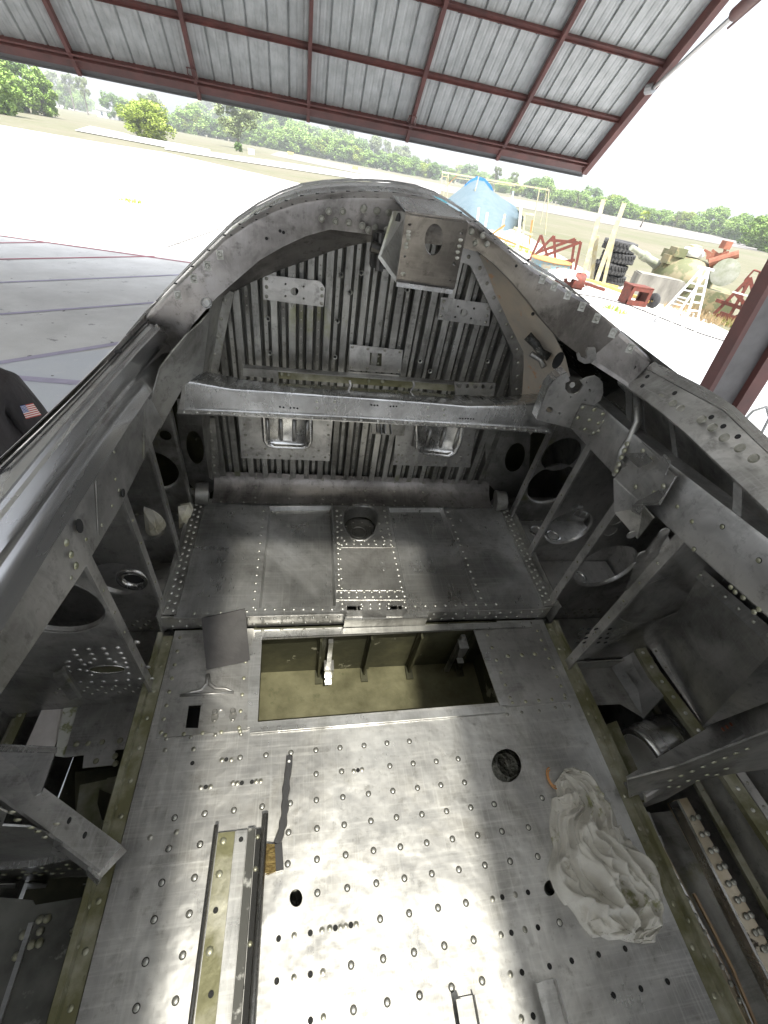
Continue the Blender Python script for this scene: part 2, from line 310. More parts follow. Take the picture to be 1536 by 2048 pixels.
# --- cockpit floor -------------------------------------------------------------------------------
FZ = -1.0
hole = [(523, 1279), (947, 1259), (998, 1405), (515, 1444)]
flo = [(-.305, -.7), (.683, -.7), (.683, .612), (-.305, .612)]
fh = [zpoly(hole, FZ), zpoly(ellpx(1013, 1531, 30, 34), FZ), zpoly(ellpx(592, 1796, 13, 18), FZ), zpoly(ellpx(1100, 1776, 12, 16), FZ), zpoly([(377, 1411), (402, 1410), (396, 1456), (371, 1456)], FZ)]
floor = zplate('floor_panel', flo, FZ, .003, ALUF, fh, raw=True)
c7 = lambda x, y: (x / 2.477 + 380, y / 2.477 + 1480)
c3 = lambda x, y: (x / 2.56, y / 2.56 + 1600)
c6 = lambda x, y: (x / 2.415 + 900, y / 2.415 + 1480)
RV = [c7(*p) for p in [(248,87),(376,75),(500,63),(624,50),(743,38),(862,27),(976,15),(1087,6),(625,168),(751,155),(990,128),(1106,116),(1220,105),(1329,93),
 (72,365),(217,348),(357,330),(496,313),(626,297),(757,283),(884,266),(1005,252),(1127,237),(1243,223),(1360,210),(50,516),(488,457),(629,438),(764,420),(896,401),(1023,383),(1149,368),(1271,352),(1391,334),(1508,318),
 (22,682),(484,613),(629,591),(771,569),(909,547),(1042,529),(1173,509),(1300,490),(1424,471),(631,757),(779,733),(923,709),(1062,685),(1198,662),(1332,642),(1461,620),(942,886),(1086,858),(1229,831),(1367,807),
 (798,1115),(957,1083),(1110,1052),(1260,1019),(1405,990),(810,1337),(977,1300),(1137,1265),(1296,1226),(1447,1193)]]
RV += [c3(*p) for p in [(894,91),(1048,69),(864,249),(1024,228),(828,424),(996,398),(789,613),(969,583),(745,829),(935,795),(698,1066),(899,1028)]]
RV += [c6(*p) for p in [(445,280),(491,407),(379,422),(251,441),(424,562),(291,585),(594,690),(655,857),(529,882),(213,310)]]
RVM = MB().dome((0, 0, 0), Z3, .0044, .0014, 12).lathe([(.0042, .0004), (.0056, .0004)], (0, 0, 0), Z3, 14, 1).build('rivet', [RIV, mat('rivet_dirt_ring', (.05, .048, .04), .6, .3)], floor, None, True)
RVM.location = PZ(*RV[0], FZ) - BASE
ring = MB().lathe([(.0066, .0004), (.0098, .0008), (.0112, 0)], (0, 0, 0), Z3, 14)
for p in RV[1:]:
    o = RVM.copy(); COL.objects.link(o); o.location = PZ(*p, FZ) - BASE
HOLES = [c7(*p) for p in [(180,97),(78,233),(257,213),(307,208),(832,150),(12,115),(439,984),(596,956),(720,931),(797,917),(430,1195),(596,1161),(597,1390),(1136,1265)]]
HOLES += [c6(*p) for p in [(845,1008),(717,1036),(587,1066),(480,1093),(347,1122),(1050,1167),(921,1201),(789,1233),(252,759),(376,736),(296,931),(424,905),(401,1333)]]
hb = MB()
for p in HOLES:
    q = PZ(*p, FZ); hb.lathe([(.0001, .0008), (.0042, .0009)], q, Z3, 10)
B(hb, 'screw_hole', BLK, floor, kind='stuff')
fb = MB()                                                # flush (filled) rivets: faint discs
for p in [c7(*q) for q in [(158,98),(204,97),(54,235),(101,231),(213,212),(234,214),(328,204),(350,203),(811,153),(852,146),(516,969),(654,943),(692,932),(746,928),(771,923),(823,914),(515,1178),(658,1150),(661,1374)]] + \
        [c6(*q) for q in [(316,747),(206,768),(247,940),(362,916),(292,1131),(345,1345)]] + [(300, 1675), (353, 1664), (330, 1500), (387, 1498)]:
    q = PZ(*p, FZ); fb.lathe([(.0001, .0006), (.0034, .0006), (.0038, .0002), (.0044, .0005), (.0048, 0)], q, Z3, 12)
for i in range(34):                                      # perforation line round the hole
    pass
for a, b, n in [((505, 1452), (1005, 1420), 16), ((525, 1262), (1060, 1245), 14), ((330, 1478), (480, 1466), 4), ((1015, 1428), (1140, 1412), 5)]:
    for p in zrow(a, b, n):
        q = PZ(p[0] + random.uniform(-3, 3), p[1] + random.uniform(-2, 2), FZ + .001); fb.dome(q, Z3, .0042, .0016)
B(fb, 'flush_rivet', RIVD, floor, True, kind='stuff')
# raised patch panels lying on the floor (each its own sheet)
hz = FZ + .0035
lp = zplate('left_access_panel', [(352, 1262), (508, 1257), (500, 1300), (497, 1460), (311, 1476)], hz, .003, ALU, [[(377, 1411), (402, 1410), (396, 1456), (371, 1456)], ellpx(443, 1427, 8, 8)])
zplate('doubler_strip', [(509, 1274), (524, 1275), (515, 1452), (495, 1455), (497, 1300)], hz + .003, .0026, PAN)
rp = zplate('right_access_panel', [(950, 1255), (1079, 1248), (1141, 1403), (1013, 1414)], hz, .003, ALU)
zplate('doubler_strip', [(948, 1262), (966, 1261), (1018, 1410), (1000, 1411)], hz + .003, .0026, PAN)
zplate('front_edge_strip', [(511, 1263), (1060, 1243), (1064, 1254), (948, 1258), (523, 1275), (509, 1273)], hz + .006, .0024, PAN)
zplate('rear_edge_strip', [(499, 1446), (1004, 1411), (1012, 1424), (500, 1466)], hz + .003, .0028, PAN)
mb = MB()
for a, b, n in [((360, 1275), (322, 1465), 8), ((494, 1290), (478, 1455), 6), ((330, 1470), (480, 1462), 5)]:
    for p in zrow(a, b, n): mb.dome(PZ(*p, hz), Z3, .0044, .0014)
for a, b, n in [((1075, 1262), (1130, 1390), 8), ((975, 1270), (1020, 1395), 6), ((1025, 1405), (1130, 1397), 5)]:
    for p in zrow(a, b, n): mb.dome(PZ(*p, hz), Z3, .0044, .0014)
for p in [(1016, 1312), (1044, 1310), (1070, 1308)]: mb.dome(PZ(*p, hz), Z3, .006, .002)
B(mb, 'panel_rivets', RIVC, floor, True, kind='stuff')
# pressed T-shaped stiffening bead
tb = MB()
tb.tube([PZ(414, 1348, hz), PZ(413, 1368, hz), PZ(402, 1380, hz), PZ(382, 1384, hz), PZ(362, 1390, hz)], [.003, .0045, .0045, .004, .002], 8)
tb.tube([PZ(417, 1348, hz), PZ(419, 1368, hz), PZ(432, 1377, hz), PZ(450, 1377, hz), PZ(468, 1384, hz)], [.003, .0045, .0045, .004, .002], 8)
tb.tube([PZ(360, 1391, hz), PZ(468, 1385, hz)], .0035, 8)
B(tb, 'pressed_bead', ALU, lp, True)
for (x, y) in [(430, 1425), (466, 1423)]:
    m_ = MB(); q = PZ(x, y, hz)
    m_.plate(ell(0, 0, .0075, .0125, 14), [], q + Vector((.001, -.009, .002)), X3, Y3, .002); m_.lathe([(.0001, .0075), (.0045, .0075), (.0058, .006), (.006, 0)], q, Z3, 12); m_.dome(q + Vector((.002, -.017, .002)), Z3, .0035)
    B(m_, 'fastener_latch', ALUD, lp, 'auto')
# cavity under the floor opening
hz0 = [Vector((a, b, 0)) for a, b in zpoly(hole, FZ)]
x0c, x1c = -.085, .50; yb = .605; yf = .37; zb = -1.235
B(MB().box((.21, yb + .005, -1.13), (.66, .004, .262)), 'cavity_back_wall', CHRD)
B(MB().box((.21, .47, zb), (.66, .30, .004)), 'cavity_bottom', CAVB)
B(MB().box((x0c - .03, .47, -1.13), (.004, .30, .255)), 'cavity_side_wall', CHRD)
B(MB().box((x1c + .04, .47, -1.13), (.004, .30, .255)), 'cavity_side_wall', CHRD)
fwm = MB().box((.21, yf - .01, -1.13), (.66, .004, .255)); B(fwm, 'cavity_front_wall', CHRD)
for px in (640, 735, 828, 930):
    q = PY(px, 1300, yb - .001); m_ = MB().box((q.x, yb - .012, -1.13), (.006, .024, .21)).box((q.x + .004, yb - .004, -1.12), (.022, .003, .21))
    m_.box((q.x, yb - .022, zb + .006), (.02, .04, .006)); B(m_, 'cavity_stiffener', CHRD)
for px, py in ((657, 1343), (922, 1300)):
    q = PY(px, py, .565); m_ = MB().plate([(-.012, 0), (.012, 0), (.013, -.038), (.006, -.05), (-.006, -.05), (-.011, -.036)], [], q + Vector((0, -.01, .025)), X3, Z3, .002)
    m_.box(q + Vector((0, .004, .027)), (.026, .03, .003)); m_.box(q + Vector((0, -.018, -.026)), (.018, .016, .0025)); m_.box((q.x, q.y + .018, -1.125), (.012, .012, .2)); B(m_, 'cavity_clip', PAN)
m_ = MB()
for i in range(14): m_.dome((x0c + .03 + i * .04, yf + .012, -1.016), Z3, .0045)
m_.box((.21, yf + .002, -1.02), (.6, .028, .004)); B(m_, 'cavity_ledge', ALUD, None, True)
mat('grimy_panel', (.34, .34, .31), .45, .7, (.12, .12, .10), 16, spots=[((.60, .60, .56), 30, .58, .08), ((.03, .03, .02), 22, .60, .05)], bump=.6, bscale=60)
# floor holes' undersides
for (p, r) in (((1013, 1531), .05), ((592, 1796), .026), ((1100, 1776), .024)):
    q = PZ(*p, FZ - .07); B(MB().lathe([(.0001, 0), (r * .5, .006), (r * 1.1, -.004), (r * 2.2, .002)], q, Z3, 20), 'structure_under_hole', MATS['grimy_panel'])
B(MB().box((PZ(385, 1435, FZ).x, PZ(385, 1435, FZ).y, FZ - .05), (.06, .08, .003)), 'structure_under_hole', BLK)

# floor rails on the left
zr = FZ + .02
ytop, ybot = PZ(433, 1664, -.98).y, -.7
def rail(name, x0, x1, z0, z1, m, parent=None): return B(MB().box(((x0 + x1) / 2, (ytop + ybot) / 2, (z0 + z1) / 2), (x1 - x0, ytop - ybot, z1 - z0)), name, m, parent)
rr = rail('rail_channel', -.147, -.063, FZ + .0005, FZ + .008, PAN)
rail('rail_web', -.147, -.143, FZ + .008, FZ + .022, PAN, rr)
B(MB().tube([(-.145, ytop + .01, FZ + .023), (-.145, ybot, FZ + .023)], .0035, 10), 'rail_bead', ALUS, rr, True)
rail('chromate_strip', -.141, -.112, FZ + .0085, FZ + .011, CHR, rr)
rail('light_strip', -.110, -.091, FZ + .0085, FZ + .012, PAN, rr)
rail('worn_strip', -.089, -.076, FZ + .0085, FZ + .020, RUB, rr)
rail('rail_gap', -.075, -.066, FZ + .0085, FZ + .010, BLK, rr)
B(MB().tube([(-.060, ytop + .02, FZ + .018), (-.060, ybot, FZ + .018)], .0058, 12), 'rail_tube', ALUS, rr, True)
m_ = MB()
for p in [(1142, 210), (1122, 379), (1073, 773)]:
    q = PZ(*c3(*p), FZ + .011); m_.dome((q.x, q.y, FZ + .011), Z3, .0062, .002)
for yy in (-.07, -.2): m_.dome((-.125, yy, FZ + .011), Z3, .006, .002)
for p in [(1323, 187), (1311, 352), (1284, 735)]: q = PZ(*c3(*p), FZ + .011); m_.dome((-.0715, q.y, FZ + .010), Z3, .0042, .0025)
B(m_, 'rail_rivet', RIVC, rr, True, kind='stuff')
m_ = MB()
for p in [(1104, 565), (1080, 995), (1234, 201), (1236, 963)]: q = PZ(*c3(*p), FZ + .0125); m_.lathe([(.0001, 0), (.0042, 0)], q, Z3, 10)
B(m_, 'rail_hole', BLK, rr, kind='stuff')
for px0, px1, yt in ((925, 945, 1995), (1083, 1108, 1963)):
    a = PZ(px0, yt, FZ + .012); b = PZ(px1, yt - 3, FZ + .012); xm = (a.x + b.x) / 2; wd = (b.x - a.x) + .008
    m_ = MB().box((xm, (a.y - .7) / 2, FZ + .002), (wd, a.y + .7, .003)).box((xm - wd / 2, (a.y - .7) / 2, FZ + .010), (.002, a.y + .7, .02)).box((xm + wd / 2, (a.y - .7) / 2, FZ + .008), (.002, a.y + .7, .015))
    m_.box((xm - wd / 2 - .004, (a.y - .7) / 2, FZ + .02), (.01, a.y + .7, .002)); B(m_, 'seat_track', PAN)

# chromate edge channels along both sides of the floor, each with its row of rivets
for sgn, xe in ((-1, -.307), (1, .685)):
    m_ = MB(); y0, y1 = -.7, .60; xo = xe + sgn * .023
    m_.box(((xe + xo) / 2, (y0 + y1) / 2, FZ - .004), (.023, y1 - y0, .003))
    m_.box((xo, (y0 + y1) / 2, FZ + .004), (.003, y1 - y0, .02)).box((xo + sgn * .004, (y0 + y1) / 2, FZ + .014), (.009, y1 - y0, .0025))
    ch = B(m_, 'floor_edge_channel', CHR)
    pts = [Vector((xe + sgn * .011, .58 - i * .058, FZ - .002)) for i in range(22)]
    rivets(pts, Z3, .0048, ch, RIVC)
    pts = [Vector((xo - sgn * .0018, .56 - i * .045, FZ + .004)) for i in range(24)]
    rivets(pts, Vector((-sgn, 0, 0)), .0036, ch, RIVC)

# --- riser and seat deck --------------------------------------------------------------------------
DZ = -.948; DY0, DY1 = .622, 1.03
ris = yplate('deck_riser', [(-.33, FZ - .0), (.11, FZ), (.11, DZ), (-.33, DZ)], .617, .003, ALU, raw=True)
yplate('deck_riser', [(.325, FZ), (.69, FZ), (.69, DZ), (.325, DZ)], .617, .003, ALU, raw=True)
yplate('deck_riser', [(.108, FZ), (.327, FZ), (.327, DZ - .006), (.108, DZ - .006)], .600, .003, ALUD, raw=True)
rivets([Vector((-.31 + i * .032, .6165, FZ + .012)) for i in range(14)] + [Vector((-.29 + i * .032, .6165, FZ + .034)) for i in range(13)] +
       [Vector((.345 + i * .032, .6165, FZ + .012)) for i in range(11)] + [Vector((.35 + i * .032, .6165, FZ + .034)) for i in range(11)], Vector((0, -1, 0)), .0042, ris, RIV)
c5 = lambda x, y: (x / 2.363 + 350, y / 2.363 + 700)
recL = [c5(*p) for p in [(445, 738), (742, 735), (760, 1210), (395, 1218)]]
recR = [c5(*p) for p in [(1010, 745), (1265, 745), (1430, 1185), (1100, 1190)]]
dome_h = [c5(*p) for p in [(800, 800), (803, 770), (820, 748), (850, 735), (880, 732), (915, 735), (940, 750), (955, 775), (958, 800), (948, 840), (935, 870), (900, 893), (865, 894), (838, 886), (815, 860), (803, 830)]]
deck = zplate('seat_deck', [(-.30, DY0 - .008), (.108, DY0 - .008), (.108, .598), (.327, .598), (.327, DY0 - .008), (.672, DY0 - .008), (.672, DY1 + .01), (-.30, DY1 + .01)], DZ, .0025, PAN,
              [zpoly(recL, DZ), zpoly(recR, DZ), zpoly(dome_h, DZ)] + [zpoly([(x - 15, 1212), (x + 15, 1212), (x + 16, 1233), (x - 16, 1233)], DZ) for x in (709, 789)], raw=True)
def recess(px, dep, inset, name):
    top = [Vector((a, b, DZ)) for a, b in zpoly(px, DZ)]; c = sum(top, Vector()) / 4
    lo = []
    for p in top:
        d = Vector((c.x - p.x, c.y - p.y, 0)); lo.append(Vector((p.x + math.copysign(inset, d.x), p.y + math.copysign(inset, d.y), DZ - dep)))
    m_ = MB()
    # rounded lip then wall then pan
    lip = [p + (q - p) * .12 + Vector((0, 0, dep * .10)) for p, q in zip(top, lo)]
    vs = top + lip + lo
    fs = [(i, (i + 1) % 4, 4 + (i + 1) % 4, 4 + i) for i in range(4)] + [(4 + i, 4 + (i + 1) % 4, 8 + (i + 1) % 4, 8 + i) for i in range(4)] + [(8, 9, 10, 11)]
    m_.add(vs, [f[::-1] for f in fs]); return B(m_, name, PAN)
recess(recL, .016, .006, 'pressed_seat_recess'); recess(recR, .016, .006, 'pressed_seat_recess')
# deck side strips: upright angle with dense rivets, thin joggles between plates
for sgn, xe in ((-1, -.303), (1, .675)):
    m_ = MB().box((xe + sgn * .010, (DY0 + DY1) / 2, DZ + .0025), (.036, DY1 - DY0, .003)).box((xe + sgn * .027, (DY0 + DY1) / 2 - .01, DZ + .012), (.003, DY1 - DY0 + .02, .028))
    m_.box((xe + sgn * .029, (DY0 + DY1) / 2 - .01, DZ - .03), (.003, DY1 - DY0 + .02, .055))
    st = B(m_, 'deck_side_angle', ALUD)
    rivets([Vector((xe + sgn * .002, DY0 + .012 + i * .0215, DZ + .004)) for i in range(19)] + [Vector((xe + sgn * .0165, DY0 + .02 + i * .0215, DZ + .004)) for i in range(18)], Z3, .0046, st, RIV)
def drow(a, b, n, r=.0045, name='deck_rivets', m=RIV): return [PZ(*p, DZ + .0005) for p in zrow(a, b, n)]
pts = drow(c5(380, 1225), c5(742, 1225), 9) + drow(c5(1135, 1210), c5(1520, 1200), 9)
pts += drow(c5(418, 760), c5(370, 1215), 13) + drow(c5(1290, 765), c5(1445, 1170), 14)
pts += drow(c5(90, 1245), c5(340, 1235), 5)
rivets(pts, Z3, .0043, deck)
cstrip = zplate('centre_strip', [c5(745, 722), c5(1003, 735), c5(1035, 930), c5(1100, 1225), c5(778, 1232), c5(760, 930)], DZ + .003, .0028, ALU,
                [dome_h] + [[(x - 15, 1212), (x + 15, 1212), (x + 16, 1233), (x - 16, 1233)] for x in (709, 789)])
zc = DZ + .003
pts = []
for a, b, n in [((765, 760), (775, 1110), 15), ((785, 780), (788, 920), 5), ((990, 760), (1070, 1120), 14), ((965, 820), (990, 915), 4), ((775, 915), (1020, 918), 8), ((800, 900), (990, 900), 5),
                ((785, 1145), (1075, 1140), 9), ((785, 1168), (1085, 1163), 9), ((880, 1200), (1010, 1198), 4), ((880, 1220), (1010, 1218), 4), ((790, 1198), (792, 1222), 2), ((1085, 1190), (1090, 1215), 2), ((780, 940), (788, 1125), 5)]:
    pts += [PZ(*c5(*p), zc) for p in zrow(a, b, n)]
rivets(pts, Z3, .0047, cstrip)
for yy in (932, 1135, 1180):
    a, b = PZ(*c5(762, yy), zc + .001), PZ(*c5(1040 + (yy - 932) * .2, yy), zc + .001); B(MB().bar(a, b, .002, .003), 'strip_joggle', ALUS, cstrip)
q = PZ(*c5(985, 1040), zc); B(MB().plate(ell(0, 0, .007, .007, 12)[:7] + [(-.007, .028), (-.004, .033), (.004, .033), (.007, .028)], [], q + Vector((0, 0, .0025)), X3, Y3, .002).dome(q + Vector((0, -.001, .0025)), Z3, .0045).dome(q + Vector((0, .026, .0025)), Z3, .003), 'small_tab', PAN, cstrip, 'auto')
# rounded collar and floor of the D-shaped hole
dh = [PZ(*p, zc) for p in dome_h]; cc = sum(dh, Vector()) / len(dh); n = len(dh)
vs = [cc + (p - cc) * k + Vector((0, 0, z)) for k, z in ((1.10, .0005), (1.06, .003), (1.0, .001), (.97, -.012), (.93, -.05)) for p in dh]
B(MB().add(vs, [(i * n + (k + 1) % n, i * n + k, (i + 1) * n + k, (i + 1) * n + (k + 1) % n) for i in range(4) for k in range(n)]), 'hole_collar', ALU, cstrip, True)
q = Vector((cc.x, cc.y, DZ - .052)); B(MB().lathe([(.0001, 0), (.022, .001), (.024, .003), (.027, .001), (.04, .002), (.042, -.001), (.07, -.001)], q, Z3, 28), 'inspection_cover', ALUD, cstrip, 'auto')
rivets([q + Vector((.048 * math.cos(a), .048 * math.sin(a), 0)) for a in [i * PI / 5 for i in range(10)]], Z3, .003, cstrip, RIVD)
for x in (709, 789):
    q = PZ(x, 1222, DZ - .03); B(MB().box(q + Vector((0, 0, -.006)), (.07, .05, .002)).box(q + Vector((.004, .0, .012)), (.003, .035, .028)).box(q + Vector((.015, 0, .012)), (.003, .035, .028)), 'slot_web', ALUD, cstrip)
    B(MB().bar(PZ(x - 17, 1211, zc + .001), PZ(x + 17, 1211, zc + .001), .003, .003), 'slot_lip', PAN, cstrip)
# --- cove between deck and bulkhead
m_ = MB(); n = 10; xs = (-.276, .640)
sec = [(DY1 + .075 * (1 - math.cos(a)), DZ + .053 * 0 + .055 * math.sin(a) * 1.0 if False else DZ + .055 * (1 - math.cos(PI / 2 - a)) * 0 + .055 * (math.sin(a) ** 1.0)) for a in [0] * 0]
sec = []
for k in range(n + 1):
    a = PI / 2 * k / n; sec.append((DY1 - .012 + .08 * math.sin(a), DZ + .004 + .058 * (1 - math.cos(a))))
vs = [(x, y, z) for x in xs for y, z in sec]
m_.add(vs, [(k, k + 1, n + 1 + k + 1, n + 1 + k) for k in range(n)]); cove = B(m_, 'curved_cove', ARCHM, None, True)
pr = []
for i, x in enumerate([-.15, -.045, .06, .20, .30, .40, .5]):
    for k in (2, 5, 8): y, z = sec[k]; a = PI / 2 * k / n; pr.append((Vector((x, y - .001, z + .001)), Vector((0, -math.sin(a), math.cos(a)))))
m_ = MB()
for p, nr in pr: m_.dome(p, nr, .0040)
for i in range(26): m_.dome((-.25 + i * .034, sec[0][0] + .004, sec[0][1] + .001), Z3, .0034); m_.dome((-.25 + i * .034, sec[n][0] - .001, sec[n][1] - .006), (0, -1, 0), .0028)
B(m_, 'cove_rivets', RIVD, cove, True, kind='stuff')
# end lumps of the cove
for x, s_ in ((-.285, -1), (.645, 1)):
    m_ = MB().tube([(x + s_ * .0, DY1 + .0, DZ + .03), (x + s_ * .035, DY1 - .005, DZ + .036)], [.036, .030], 14).tube([(x + s_ * .02, DY1 + .03, DZ), (x + s_ * .022, DY1 - .02, DZ + .0)], .018, 10); B(m_, 'cove_end_fitting', ALUD, None, 'auto')

# --- bulkhead: corrugated wall --------------------------------------------------------------------
BY = 1.10
# arch lines (3D): outer skin edge and inner web edge
AOUT = [PX(215, 720, -.352), PX(290, 640, -.345)] + [PY(*p, y) for p, y in [((345, 585), .99), ((400, 530), 1.0), ((450, 482), 1.0), ((500, 448), 1.0), ((550, 423), .99), ((600, 406), .985), ((650, 399), .98), ((700, 396), .975), ((740, 396), .97), ((800, 399), .965), ((860, 409), .96), ((905, 424), .955), ((950, 450), .95), ((1000, 490), .94), ((1060, 540), .93), ((1120, 580), .91), ((1180, 615), .88), ((1240, 665), .80)]] + [PX(1302, 722, .725)]
AIN = [PX(300, 800, -.31), PX(345, 715, -.315)] + [PY(*p, y) for p, y in [((385, 650), .97), ((430, 598), .98), ((478, 556), .99), ((520, 520), .99), ((565, 494), .99), ((612, 472), .985), ((660, 459), .98), ((720, 466), .98), ((790, 478), .98), ((860, 488), .975), ((925, 496), .97), ((958, 504), .965), ((990, 530), .96), ((1025, 565), .95), ((1055, 600), .94), ((1085, 640), .93), ((1120, 680), .91), ((1175, 722), .86)]] + [PX(1256, 774, .665)]
TOPL = [(-.262, -.62), (-.235, -.52), (-.215, -.42)] + [(PY(*p, BY).x, PY(*p, BY).z) for p in [(452, 575), (500, 520), (560, 492), (610, 474), (660, 462), (790, 474), (930, 498), (958, 512), (1000, 590), (1044, 705), (1040, 790)]] + [(.63, -.7)]
bout = [(-.275, -.91), (.64, -.91)] + TOPL[::-1]
bulk = yplate('bulkhead_web', bout, BY + .016, .002, mat('valley_grease_and_shade', (.10, .10, .09), .5, .7, (.05, .05, .042), 9), raw=True)  # greasy web, its colour darkened to paint the shade between corrugations
def ztop(x):
    P = TOPL
    for i in range(len(P) - 1):
        if min(P[i][0], P[i + 1][0]) <= x <= max(P[i][0], P[i + 1][0]) and abs(P[i + 1][0] - P[i][0]) > 1e-6:
            t = (x - P[i][0]) / (P[i + 1][0] - P[i][0]); z = P[i][1] + t * (P[i + 1][1] - P[i][1])
            if z > -.5 or x > .5 or x < -.2: return z
    return -.55
pitch = .0425; k = 0; x = -.248
mv = MB()
while x < .615:
    zt = max(min(ztop(x) + .006, -.17), -.6); wj = .0085 + random.uniform(-.0008, .0008)
    def hat(xc, w0, w1, dpt, z0, z1):
        m = MB(); s = [(-w1, .004), (-w0, -dpt), (w0, -dpt), (w1, .004)]
        vs = [(xc + a, BY + .011 + b, z) for z in (z0, z1) for a, b in s]
        m.add(vs, [(i, i + 1, i + 5, i + 4) for i in range(3)]); m.add([vs[4], vs[5], vs[6], vs[7]], [(0, 1, 2, 3)]); return m
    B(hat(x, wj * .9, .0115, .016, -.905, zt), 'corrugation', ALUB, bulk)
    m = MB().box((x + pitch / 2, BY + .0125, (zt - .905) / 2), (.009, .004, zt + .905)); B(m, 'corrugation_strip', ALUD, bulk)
    zz = -.89
    while zz < zt - .02: mv.dome((x + pitch / 2, BY + .0102, zz), (0, -1, 0), .0021, .001, 6); zz += .021
    x += pitch
B(mv, 'strip_rivets', RIVD, bulk, True, kind='stuff')
m_ = MB()
for p in [(536, 638), (540, 706), (682, 550), (675, 642), (670, 714), (840, 722), (975, 722), (860, 742), (815, 580), (723, 546), (700, 585)]:
    q = PY(*p, BY - .005); m_.lathe([(.0035, 0), (.006, -.003), (.0065, 0)], q, Y3, 10)
B(m_, 'grommet', RIV, bulk, 'auto', kind='stuff')
m_ = MB()
for p in [(536, 638), (540, 706), (682, 550), (675, 642), (670, 714), (840, 722), (975, 722), (860, 742), (815, 580), (723, 546), (700, 585)]:
    q = PY(*p, BY - .006); m_.lathe([(.0001, 0), (.0032, 0)], q, Y3, 10)
B(m_, 'grommet_hole', BLK, bulk, kind='stuff')
def bplate(name, pts, dy, m, hole_px=(), rv=(), r=.0042, parent=None, rm=RIVD):
    y = BY - .004 - dy; o = yplate(name, pts, y, .002, m, hole_px, parent or bulk)
    if rv: 
        m_ = MB()
        for p in rv: m_.dome(PY(*p, y), (0, -1, 0), r)
        B(m_, name + '_rivets', rm, parent or bulk, True, kind='stuff')
    return o
bplate('mounting_plate', [(526, 549), (640, 562), (650, 576), (647, 614), (527, 599)], .004, ALU, [ellpx(589, 583, 8, 8)] + [ellpx(x, y, 2.3, 2.3, n=8) for x, y in [(571, 568), (607, 573), (571, 592), (607, 597)]], [(533, 557), (533, 574), (533, 593), (644, 578), (644, 592), (643, 607)])
bplate('mounting_plate', [(882, 594), (982, 608), (978, 653), (876, 639)], .004, ALU, [ellpx(928, 625, 7, 8)] + [ellpx(x, y, 2.3, 2.3, n=8) for x, y in [(916, 613), (948, 617), (910, 634), (942, 637)]], [(888, 603), (885, 618), (882, 632), (976, 617), (974, 632), (971, 645)])
bplate('window_plate', [(700, 689), (806, 700), (801, 747), (697, 740)], .004, ALU, [[(740, 705), (764, 707), (763, 733), (739, 731)]], [(705, 694), (736, 698), (770, 701), (800, 704), (703, 735), (798, 742), (735, 737)])
bplate('window_plate_strip', [(697, 743), (799, 750), (797, 762), (696, 756)], .004, ALU, [], [(703, 748), (735, 752), (765, 754), (793, 756)])
bplate('window_backing', [(735, 700), (768, 702), (767, 738), (734, 736)], .0005, CHRD, [], [(745, 712), (757, 713), (744, 725), (756, 727)], .003)
# top closing strip of bulkhead
tpl = [PY(*p, BY - .012) for p in [(455, 592), (500, 566), (560, 540), (610, 522), (660, 503), (700, 492), (750, 482), (790, 500)]]; tpu = [q + Vector((0, .032, -.001)) for q in AIN[3:3 + 8]]
B(MB().add(tpl + tpu, [(i, i + 1, 9 + i, 8 + i) for i in range(7)]), 'bulkhead_top_strip', ARCHM, bulk, 'auto')
rivets([PY(*p, BY - .012) for p in [(490, 556), (530, 532), (568, 516), (608, 502), (650, 490), (687, 480), (725, 476)]], (0, -1, 0), .0045, bulk, RIVD)
# bolted channels up both slanted sides
def strip3(name, pts, wd, t, m, nrm=Vector((0, -1, 0)), parent=None, rv=0, rm=RIVD, flange=0):
    mb = MB(); nrm = Vector(nrm).normalized(); P = [Vector(p) for p in pts]; L, R_ = [], []
    for i, p in enumerate(P):
        d = (P[min(i + 1, len(P) - 1)] - P[max(i - 1, 0)]).normalized(); s = d.cross(nrm).normalized(); L.append(p - s * wd / 2); R_.append(p + s * wd / 2)
    for i in range(len(P) - 1):
        a, b, c, d = L[i], R_[i], R_[i + 1], L[i + 1]
        mb.add([a, b, c, d, a - nrm * t, b - nrm * t, c - nrm * t, d - nrm * t], [(0, 1, 2, 3), (7, 6, 5, 4), (0, 4, 5, 1), (2, 6, 7, 3), (1, 5, 6, 2), (0, 3, 7, 4)])
        if flange: 
            for E, F2 in ((L[i], L[i + 1]), (R_[i], R_[i + 1])): mb.bar(E - nrm * flange / 2, F2 - nrm * flange / 2, .002, flange, nrm)
    o = B(mb, name, m, parent)
    if rv:
        pp = []; tot = sum((P[i + 1] - P[i]).length for i in range(len(P) - 1)); stp = rv; acc = stp / 2
        while acc < tot:
            a = acc
            for i in range(len(P) - 1):
                l = (P[i + 1] - P[i]).length
                if a <= l: pp.append(P[i] + (P[i + 1] - P[i]) * (a / l)); break
                a -= l
            acc += stp
        m_ = MB()
        for q in pp: m_.dome(q + nrm * .0003, nrm, min(.0045, wd * .2))
        B(m_, 'rivet_rows', rm, o, True, kind='stuff')
    return o
strip3('bulkhead_side_channel', [PY(454, 580, BY - .03), PY(436, 668, BY - .03), PY(421, 752, BY - .03)], .028, .002, ALUD, parent=bulk, rv=.045, flange=.02)
strip3('bulkhead_side_channel', [PY(*p, BY - .03) for p in [(922, 507), (952, 520), (985, 590), (1012, 645), (1038, 705), (1033, 790)]], .030, .002, ALU, parent=bulk, rv=.04, flange=.02)
strip3('bulkhead_side_channel', [PY(*p, BY - .02) for p in [(418, 835), (426, 900), (430, 955)]], .030, .002, ALUD, parent=bulk, rv=.03)
